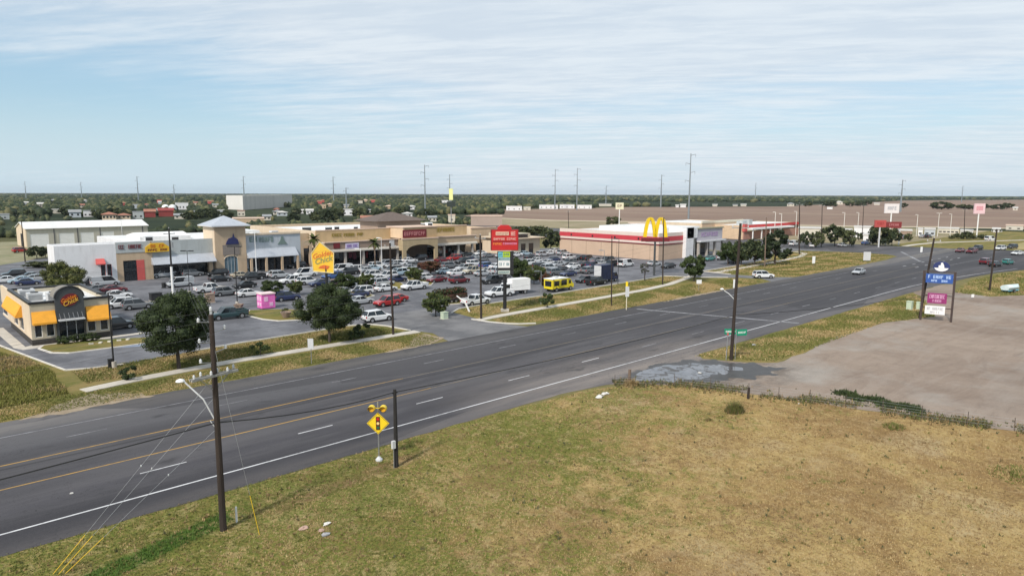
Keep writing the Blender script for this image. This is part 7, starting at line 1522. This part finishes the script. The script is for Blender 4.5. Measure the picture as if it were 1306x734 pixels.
# small roadside signs
def small_sign(px, base, top, bot, w, m, label, name='small_sign', pm=None, post_r=.04):
    global x, y, c, s
    x, y = P(px, base); t = thing(name, label, 'sign', (x,y,0)); ro = AX-math.pi/2+random.uniform(-.2,.2); c, s = math.cos(ro), math.sin(ro); k = (x*FW[0]+y*FW[1])/F
    z1, z0 = ZT(px,top,x,y), ZT(px,bot,x,y); b = MB(); b.cyl((x,y,0),(x,y,z1),post_r,post_r,pm or greym,6); b.build('post', t); spanel('panel', -w*k/2, w*k/2, z0, z1, .05, .09, m, t); return t
small_sign(398,466,433,446,7.5,lightgrey,'grey white road sign seen from behind left of the wide oak','road_sign')
small_sign(891,369,355,360,7,white,'small white board on a thin post on the verge below the arches')
small_sign(1105,330,318,329,9,lightgrey,'white rectangular sign on the corner grass right side')
small_sign(1037,336,324,333,4,white,'white tapered sign on the corner grass left side'); small_sign(937,366,354,365,5,white,'white utility box sign right behind the leaning pole')
small_sign(1174,324,311,318,3,white,'small white sign above the leaning dark pole'); small_sign(1240,377,371,375,3.5,white,'tiny white post sign in the gravel drive on the right')
small_sign(968,410,410,410,1,white,'x') if False else None
x, y = P(799,394); t = thing('gas_marker', 'white marker post with a yellow top and blank board on the verge', 'marker post', (x,y,0)); z1 = ZT(799,358,x,y); z2 = ZT(799,364,x,y); z3 = ZT(799,377,x,y)
b = MB(); b.cyl((x,y,0),(x,y,z2),.07,.07,mat('cream_post',(0.7,0.65,0.5),.6,.05,2),8); b.build('post', t); b = MB(); b.obox((x,y,(z1+z2)/2),(.35,.2,z1-z2),signyel,ro); b.build('yellow_top', t); b = MB(); b.obox((x,y-.1,(z2+z3)/2),(.62,.06,z2-z3),lightgrey,AX-math.pi/2); b.build('board', t)
# cabinets and boxes
def cabinet(px, py, w, d, h, m, label, rz=0, name='utility_cabinet'):
    x, y = P(px, py); t = thing(name, label, 'utility box', (x,y,0)); b = MB(); b.obox((x,y,h/2+.05),(w,d,h),m,rz); b.build('housing', t); b = MB(); b.obox((x,y,h+.09),(w+.1,d+.1,.08),m,rz); b.build('lid', t); b = MB(); b.obox((x,y,.03),(w+.25,d+.25,.06),concrete,rz); b.build('base', t); return t
gb_ = mat('pale_green_box',(0.50,0.58,0.44),.6,.08,1)
cabinet(1160,391,.95,.8,1.3,gb_,'pale green cabinet left of the leaning dark pole'); cabinet(1171,391,.5,.5,1.2,gb_,'narrow pale green cabinet at the foot of the leaning dark pole'); cabinet(567,407,.9,.8,1.0,gb_,'pale green cabinet in the shrubs by the entry drive')
b = MB(); x, y = P(599,398); b.tube([(x,y,0),(x-.5,y+.5,1.6),(x-1.5,y+1.5,2.7)],[.16,.16,.1],white,8); tag(b.build('leaning_pipe', origin=(x,y,0)), 'white leaning pipe in the grass in front of the brush trailer', 'pipe')
t = cabinet(268,388,1.3,1.3,1.5,brownst,'brown bin with a pale side panel left of the dark green pickup', name='waste_bin')
cabinet(199,386,1.8,1.4,1.3,mat('dark_bin',(0.02,0.02,0.022),.7,.2,1),'dark box shaped bin above the top of the large oak', name='waste_bin')
x, y = P(209,370); b = MB(); b.lathe([(.45,0),(.5,.12),(.38,.15),(.42,.95),(.46,1.0),(.3,1.15)],(x,y,0),mat('dark_bin',(0,0,0)),12); tag(b.build('litter_bin', origin=(x,y,0)), 'round dark litter bin on pale base in front of the small yellow sign', 'litter bin')
for px, py, lab in ((305,398,'dark tapered planter at the foot of the lamp post by the pink kiosk'),(365,408,'brown tapered planter with a bush right of the pink kiosk')):
    x, y = P(px,py); t = thing('planter', lab, 'planter', (x,y,0), 'tapered planters'); b = MB(); b.lathe([(.35,0),(.85,1.0),(.9,1.08),(.75,1.08),(.7,.9)],(x,y,0),brownst,4 if px<320 else 10); b.build('tub', t); b = MB(); b.lathe([(.7,.85),(.4,.95)],(x,y,0),bark,8); b.build('soil', t)
# pink kiosk
x, y = P(340,396,0,1.0); t = thing('pink_kiosk', 'small magenta and white kiosk on the planted island', 'kiosk', (x,y,0)); k = .14
b = MB(); b.box(x-1.15,x+1.15,y-1.0,y+1.0,.15,2.5,pinkm); b.build('body', t); b = MB(); b.box(x-1.25,x+1.25,y-1.1,y+1.1,2.5,2.68,mat('pale_pink_roof',(0.8,0.62,0.62),.6,.05,1)); b.build('roof', t)
b = MB()
for (ux,uy,vx,vy) in ((-1.16,-.75,-1.16,-.15),(-1.16,.1,-1.16,.75)): b.box(x-1.18,x-1.151,y+uy,y+vy,.5,1.1,mat('pale_pink_panel',(0.8,0.5,0.7),.5,.1,2)); b.box(x-1.18,x-1.151,y+uy,y+vy,1.4,2.2,MATS['pale_pink_panel'])
b.box(x-.75,x-.1,y-1.03,y-1.001,1.3,2.1,MATS['pale_pink_panel']); b.box(x+.15,x+.75,y-1.03,y-1.001,.5,1.1,MATS['pale_pink_panel']); b.build('product_panels', t)
# pale tarpaulin covered trailer on the right
x, y = P(1289,368); t = thing('covered_boat', 'pale blue and white covered boat on a trailer near the right edge', 'boat', (x,y,0)); rz = -.3; 
b = MB(); st = [(-2.2,.9),(-1.2,1.0),(.5,.95),(1.6,.7),(2.4,.15)]; b2 = loft([(u,[(0,.5),(w_*.7,.55),(w_,1.1),(w_*.6,1.45),(0,1.55)]) for u,w_ in st], mat('pale_blue_tarp',(0.45,0.62,0.66),.6,.25,.9,rgb2=(0.78,0.80,0.80))); ob = b2.build('cover'); ob.parent = t
b = MB(); b.box(-2.0,1.6,-.7,.7,.35,.48,teal); b.box(1.6,3.2,-.06,.06,.38,.46,greym); ob = b.build('trailer_frame'); ob.parent = t; ob.location = (0,0,0); t.rotation_euler = (0,0,rz); wheels(t,(-.6,),.95,.33)
for o in t.children: 
    if o.name.startswith('trailer_frame'): pass
# fence around the near lot
t = thing('wire_fence', 'low wire fence on thin posts between the mown lot and the gravel yard', 'fence', (54.5,42.2,0))
tot = 0; rr_f = random.Random(4); pts_f = []
for (ax2,ay2),(bx2,by2) in zip(FENCE,FENCE[1:]):
    L = math.hypot(bx2-ax2,by2-ay2); n = max(1,int(L/2.6)); pts_f += [(ax2+(bx2-ax2)*i/n, ay2+(by2-ay2)*i/n) for i in range(n)]
for i,(x,y) in enumerate(pts_f):
    if i in (1,): continue
    b = MB(); h = 1.15+rr_f.uniform(-.08,.08); b.cyl((x,y,0),(x+rr_f.uniform(-.05,.05),y+rr_f.uniform(-.05,.05),h),.028,.028,mat('rusty_post',(0.10,0.075,0.06),.8,.3,4),6); b.build('fence_post', t)
b = MB()
for z in (.25,.5,.75,1.0): b.tube([(x,y,z+rr_f.uniform(-.02,.02)) for x,y in pts_f], .007, greym, 4)
b.build('wires', t)
for px, py, top, r_, lab, mm in ((803,489,470,.16,'thick brown timber post at the corner of the wire fence',woodl),(955,506,492,.13,'dark leaning stub post in the wire fence beside the weed clump',wood)):
    x, y = P(px,py); h = ZT(px,top,x,y); b = MB(); b.tube([(x,y,0),(x+.03,y,h*.5),(x+.08,y,h)],[r_*1.1,r_,r_*.9],mm,8); tag(b.build('timber_post', origin=(x,y,0)), lab, 'fence post')
# litter and stones
paper = mat('dirty_white_plastic',(0.62,0.60,0.56),.7,.15,3); gst = mat('grey_rubble',(0.35,0.35,0.36),.85,.2,4); brp = mat('pinkish_rubble',(0.42,0.28,0.22),.85,.2,4)
def rubble(px, py, sz, m, label, seed):
    x, y = P(px,py); r = random.Random(seed); b = MB(); n = 7
    for (f_,z_) in (): pass
    prof = [(sz*.5,0),(sz*.9,sz*.25),(sz*.7,sz*.5),(sz*.25,sz*.6)]; vs = []
    for rr2,z in prof:
        for i in range(n): a = 2*math.pi*i/n; q = rr2*r.uniform(.6,1.25); vs.append((x+q*math.cos(a)*1.4,y+q*math.sin(a),z*r.uniform(.7,1.2)))
    fs = [(j*n+i,j*n+(i+1)%n,(j+1)*n+(i+1)%n,(j+1)*n+i) for j in range(3) for i in range(n)]+[tuple(range(3*n,4*n))]; b.add(vs,fs,m); tag(b.build('rubble_lump', origin=(x,y,0)), label, 'rubble', 'dumped rubble on the grass')
rubble(419,670,.24,paper,'white torn lump of the rubble in the near grass',1); rubble(417,684,.24,gst,'grey lump at the bottom of the rubble in the near grass',2); rubble(389,676,.24,brp,'pinkish lump left of the near grass rubble',3); rubble(412,678,.18,brp,'small reddish lump in the middle of the near grass rubble',4)
rubble(766,506,.40,paper,'left pale lump on the grass near the fence corner',5); rubble(773,502,.36,paper,'right pale lump on the grass near the fence corner',6); rubble(1020,512,.10,paper,'tiny white scrap on the grass along the fence',7); rubble(93,633,.14,paper,'tiny pale scrap lying on the near lane at the left',8)
rubble(962,438,.30,gst,'flat dark lump on the grass strip right of the street signs',9)
rubble(893,474,.22,paper,'white lump standing in the puddle',10)

# ================================================================ light, sky, air, camera
ROLLSIGN = False
SUN_AZ = R(198); SUN_EL = R(42)      # direction towards the sun, from +X counter-clockwise
sd = Vector((math.cos(SUN_EL)*math.cos(SUN_AZ), math.cos(SUN_EL)*math.sin(SUN_AZ), math.sin(SUN_EL)))
sun = bpy.data.lights.new('sun', 'SUN'); sun.energy = 3.6; sun.angle = R(6); sun.color = (1.0, 0.93, 0.84)
so = bpy.data.objects.new('sun', sun); COL.objects.link(so); so.rotation_euler = sd.to_track_quat('Z', 'Y').to_euler(); so.location = sd*100
w = bpy.data.worlds.new('World'); scene.world = w; w.use_nodes = True; nt = w.node_tree; nt.nodes.clear(); L = nt.links
out = nt.nodes.new('ShaderNodeOutputWorld'); bg = nt.nodes.new('ShaderNodeBackground'); L.new(bg.outputs[0], out.inputs[0]); bg.inputs[1].default_value = 0.122
sky = nt.nodes.new('ShaderNodeTexSky'); sky.sky_type = 'NISHITA'; sky.sun_disc = False; sky.sun_elevation = SUN_EL; sky.sun_rotation = math.atan2(sd.x, sd.y); sky.air_density = 1.0; sky.dust_density = 1.2; sky.ozone_density = 1.5; sky.altitude = 0
tc = nt.nodes.new('ShaderNodeTexCoord'); sep = nt.nodes.new('ShaderNodeSeparateXYZ'); L.new(tc.outputs['Generated'], sep.inputs[0])
def M(op, a, b=None, cl=False):
    n = nt.nodes.new('ShaderNodeMath'); n.operation = op; n.use_clamp = cl
    for i, v in enumerate((a, b)):
        if v is None: continue
        if isinstance(v, (int, float)): n.inputs[i].default_value = v
        else: L.new(v, n.inputs[i])
    return n.outputs[0]
def MR(v, a, b, lo=0, hi=1):
    n = nt.nodes.new('ShaderNodeMapRange'); n.interpolation_type = 'SMOOTHSTEP'; L.new(v, n.inputs[0]); n.inputs[1].default_value = a; n.inputs[2].default_value = b; n.inputs[3].default_value = lo; n.inputs[4].default_value = hi; return n.outputs[0]
zc = M('ADD', M('MAXIMUM', sep.outputs[2], 0.0), 0.06); cx = M('DIVIDE', sep.outputs[0], zc); cy = M('DIVIDE', sep.outputs[1], zc)
comb = nt.nodes.new('ShaderNodeCombineXYZ'); L.new(cx, comb.inputs[0]); L.new(cy, comb.inputs[1])
def NZ(scale, det, rot, st, off=(0,0,0), rough=.6, dist=0):
    mp = nt.nodes.new('ShaderNodeMapping'); mp.inputs['Rotation'].default_value = (0,0,rot); mp.inputs['Scale'].default_value = st; mp.inputs['Location'].default_value = off
    mp.vector_type = 'POINT'; m0_ = nt.nodes.new('ShaderNodeMapping'); m0_.inputs['Rotation'].default_value = (0,0,rot); L.new(comb.outputs[0], m0_.inputs[0]); mp.inputs['Rotation'].default_value = (0,0,0); L.new(m0_.outputs[0], mp.inputs[0])
    n = nt.nodes.new('ShaderNodeTexNoise'); n.inputs['Scale'].default_value = scale; n.inputs['Detail'].default_value = det; n.inputs['Roughness'].default_value = rough; n.inputs['Distortion'].default_value = dist; L.new(mp.outputs[0], n.inputs['Vector']); return n.outputs['Fac']
AW = AX - math.pi/2      # rows of cloud lie across the view
n_big = NZ(0.22, 4, -AW+.12, (1,1,1), (3,1,0)); n_row = NZ(1.6, 4, -AW+.15, (.35,1.6,1), (0,0,0), .6, .3); n_fine = NZ(4.5, 5, -AW+.2, (.45,1.4,1), (5,2,0), .65, .3)
el = sep.outputs[2]
# side coordinate: angle across the view (left -, right +)
side = M('DIVIDE', M('ADD', M('MULTIPLY', sep.outputs[0], RT[0]), M('MULTIPLY', sep.outputs[1], RT[1])), M('ADD', M('MULTIPLY', sep.outputs[0], FW[0]), M('MULTIPLY', sep.outputs[1], FW[1])))
cover = M('ADD', M('MULTIPLY', n_big, 0.55), M('ADD', M('MULTIPLY', n_row, 0.26), M('MULTIPLY', n_fine, 0.20)))
cover = M('ADD', cover, MR(el, 0.10, 0.24, -0.02, 0.22)); cover = M('ADD', cover, MR(side, -0.55, 0.05, -0.05, 0.17))
cl = MR(cover, 0.42, 0.76)
cloud = nt.nodes.new('ShaderNodeMix'); cloud.data_type = 'RGBA'; sh = MR(M('ADD', M('MULTIPLY', n_row, .45), M('MULTIPLY', n_fine, .55)), .38, .62)
L.new(sh, cloud.inputs[0]); cloud.inputs[6].default_value = (5.1,5.7,6.35,1); cloud.inputs[7].default_value = (6.1,6.55,6.95,1)
mx = nt.nodes.new('ShaderNodeMix'); mx.data_type = 'RGBA'; L.new(M('MULTIPLY', cl, 0.88), mx.inputs[0]); 
tint = nt.nodes.new('ShaderNodeMix'); tint.data_type = 'RGBA'; tint.blend_type = 'MIX'; tint.inputs[0].default_value = 0.42; L.new(sky.outputs[0], tint.inputs[6]); tint.inputs[7].default_value = (3.5,5.6,7.0,1)
hz = nt.nodes.new('ShaderNodeMix'); hz.data_type = 'RGBA'; L.new(MR(el, 0.0, 0.13, 0.85, 0.0), hz.inputs[0]); L.new(tint.outputs[2], hz.inputs[6]); hz.inputs[7].default_value = (4.9,6.0,6.7,1)
L.new(hz.outputs[2], mx.inputs[6]); L.new(cloud.outputs[2], mx.inputs[7]); L.new(mx.outputs[2], bg.inputs[0])

HAZE = 0.00004
if HAZE:
    hb = MB(); hb.box(-12500,12500,-12500,12500,-1.0,75.0,white); me = hb.mesh('haze'); me.materials.clear(); hm = bpy.data.materials.new('haze_air'); hm.use_nodes = True; hm.node_tree.nodes.clear()
    ho = hm.node_tree.nodes.new('ShaderNodeOutputMaterial'); pv = hm.node_tree.nodes.new('ShaderNodeVolumePrincipled'); pv.inputs['Density'].default_value = HAZE; pv.inputs['Color'].default_value = (0.72,0.80,0.88,1); pv.inputs['Anisotropy'].default_value = 0.2
    hm.node_tree.links.new(pv.outputs[0], ho.inputs['Volume']); me.materials.append(hm); o = bpy.data.objects.new('haze', me); COL.objects.link(o); tag(o, 'thin pale air haze over the whole landscape', 'haze', kind='stuff')

cam = bpy.data.cameras.new('camera'); cam.lens = 36*F/1306; cam.sensor_width = 36; cam.clip_end = 40000; cam.clip_start = .3
co = bpy.data.objects.new('camera', cam); COL.objects.link(co); co.location = (0,0,CAMH)
co.matrix_world = Matrix.Translation((0,0,CAMH)) @ Matrix.Rotation(AX-math.pi/2, 4, 'Z') @ Matrix.Rotation(math.pi/2-TH, 4, 'X') @ Matrix.Rotation(-ROLL*(1 if ROLLSIGN else -1), 4, 'Z')
scene.camera = co
scene.render.engine = 'CYCLES'; scene.cycles.max_bounces = 5; scene.cycles.diffuse_bounces = 2; scene.cycles.glossy_bounces = 2; scene.cycles.transmission_bounces = 2; scene.cycles.volume_bounces = 0; scene.cycles.caustics_reflective = False; scene.cycles.caustics_refractive = False
scene.view_settings.view_transform = 'Standard'; scene.view_settings.look = 'None'; scene.view_settings.exposure = 0.12; scene.view_settings.gamma = 1
scene.render.resolution_x = 1024; scene.render.resolution_y = 575
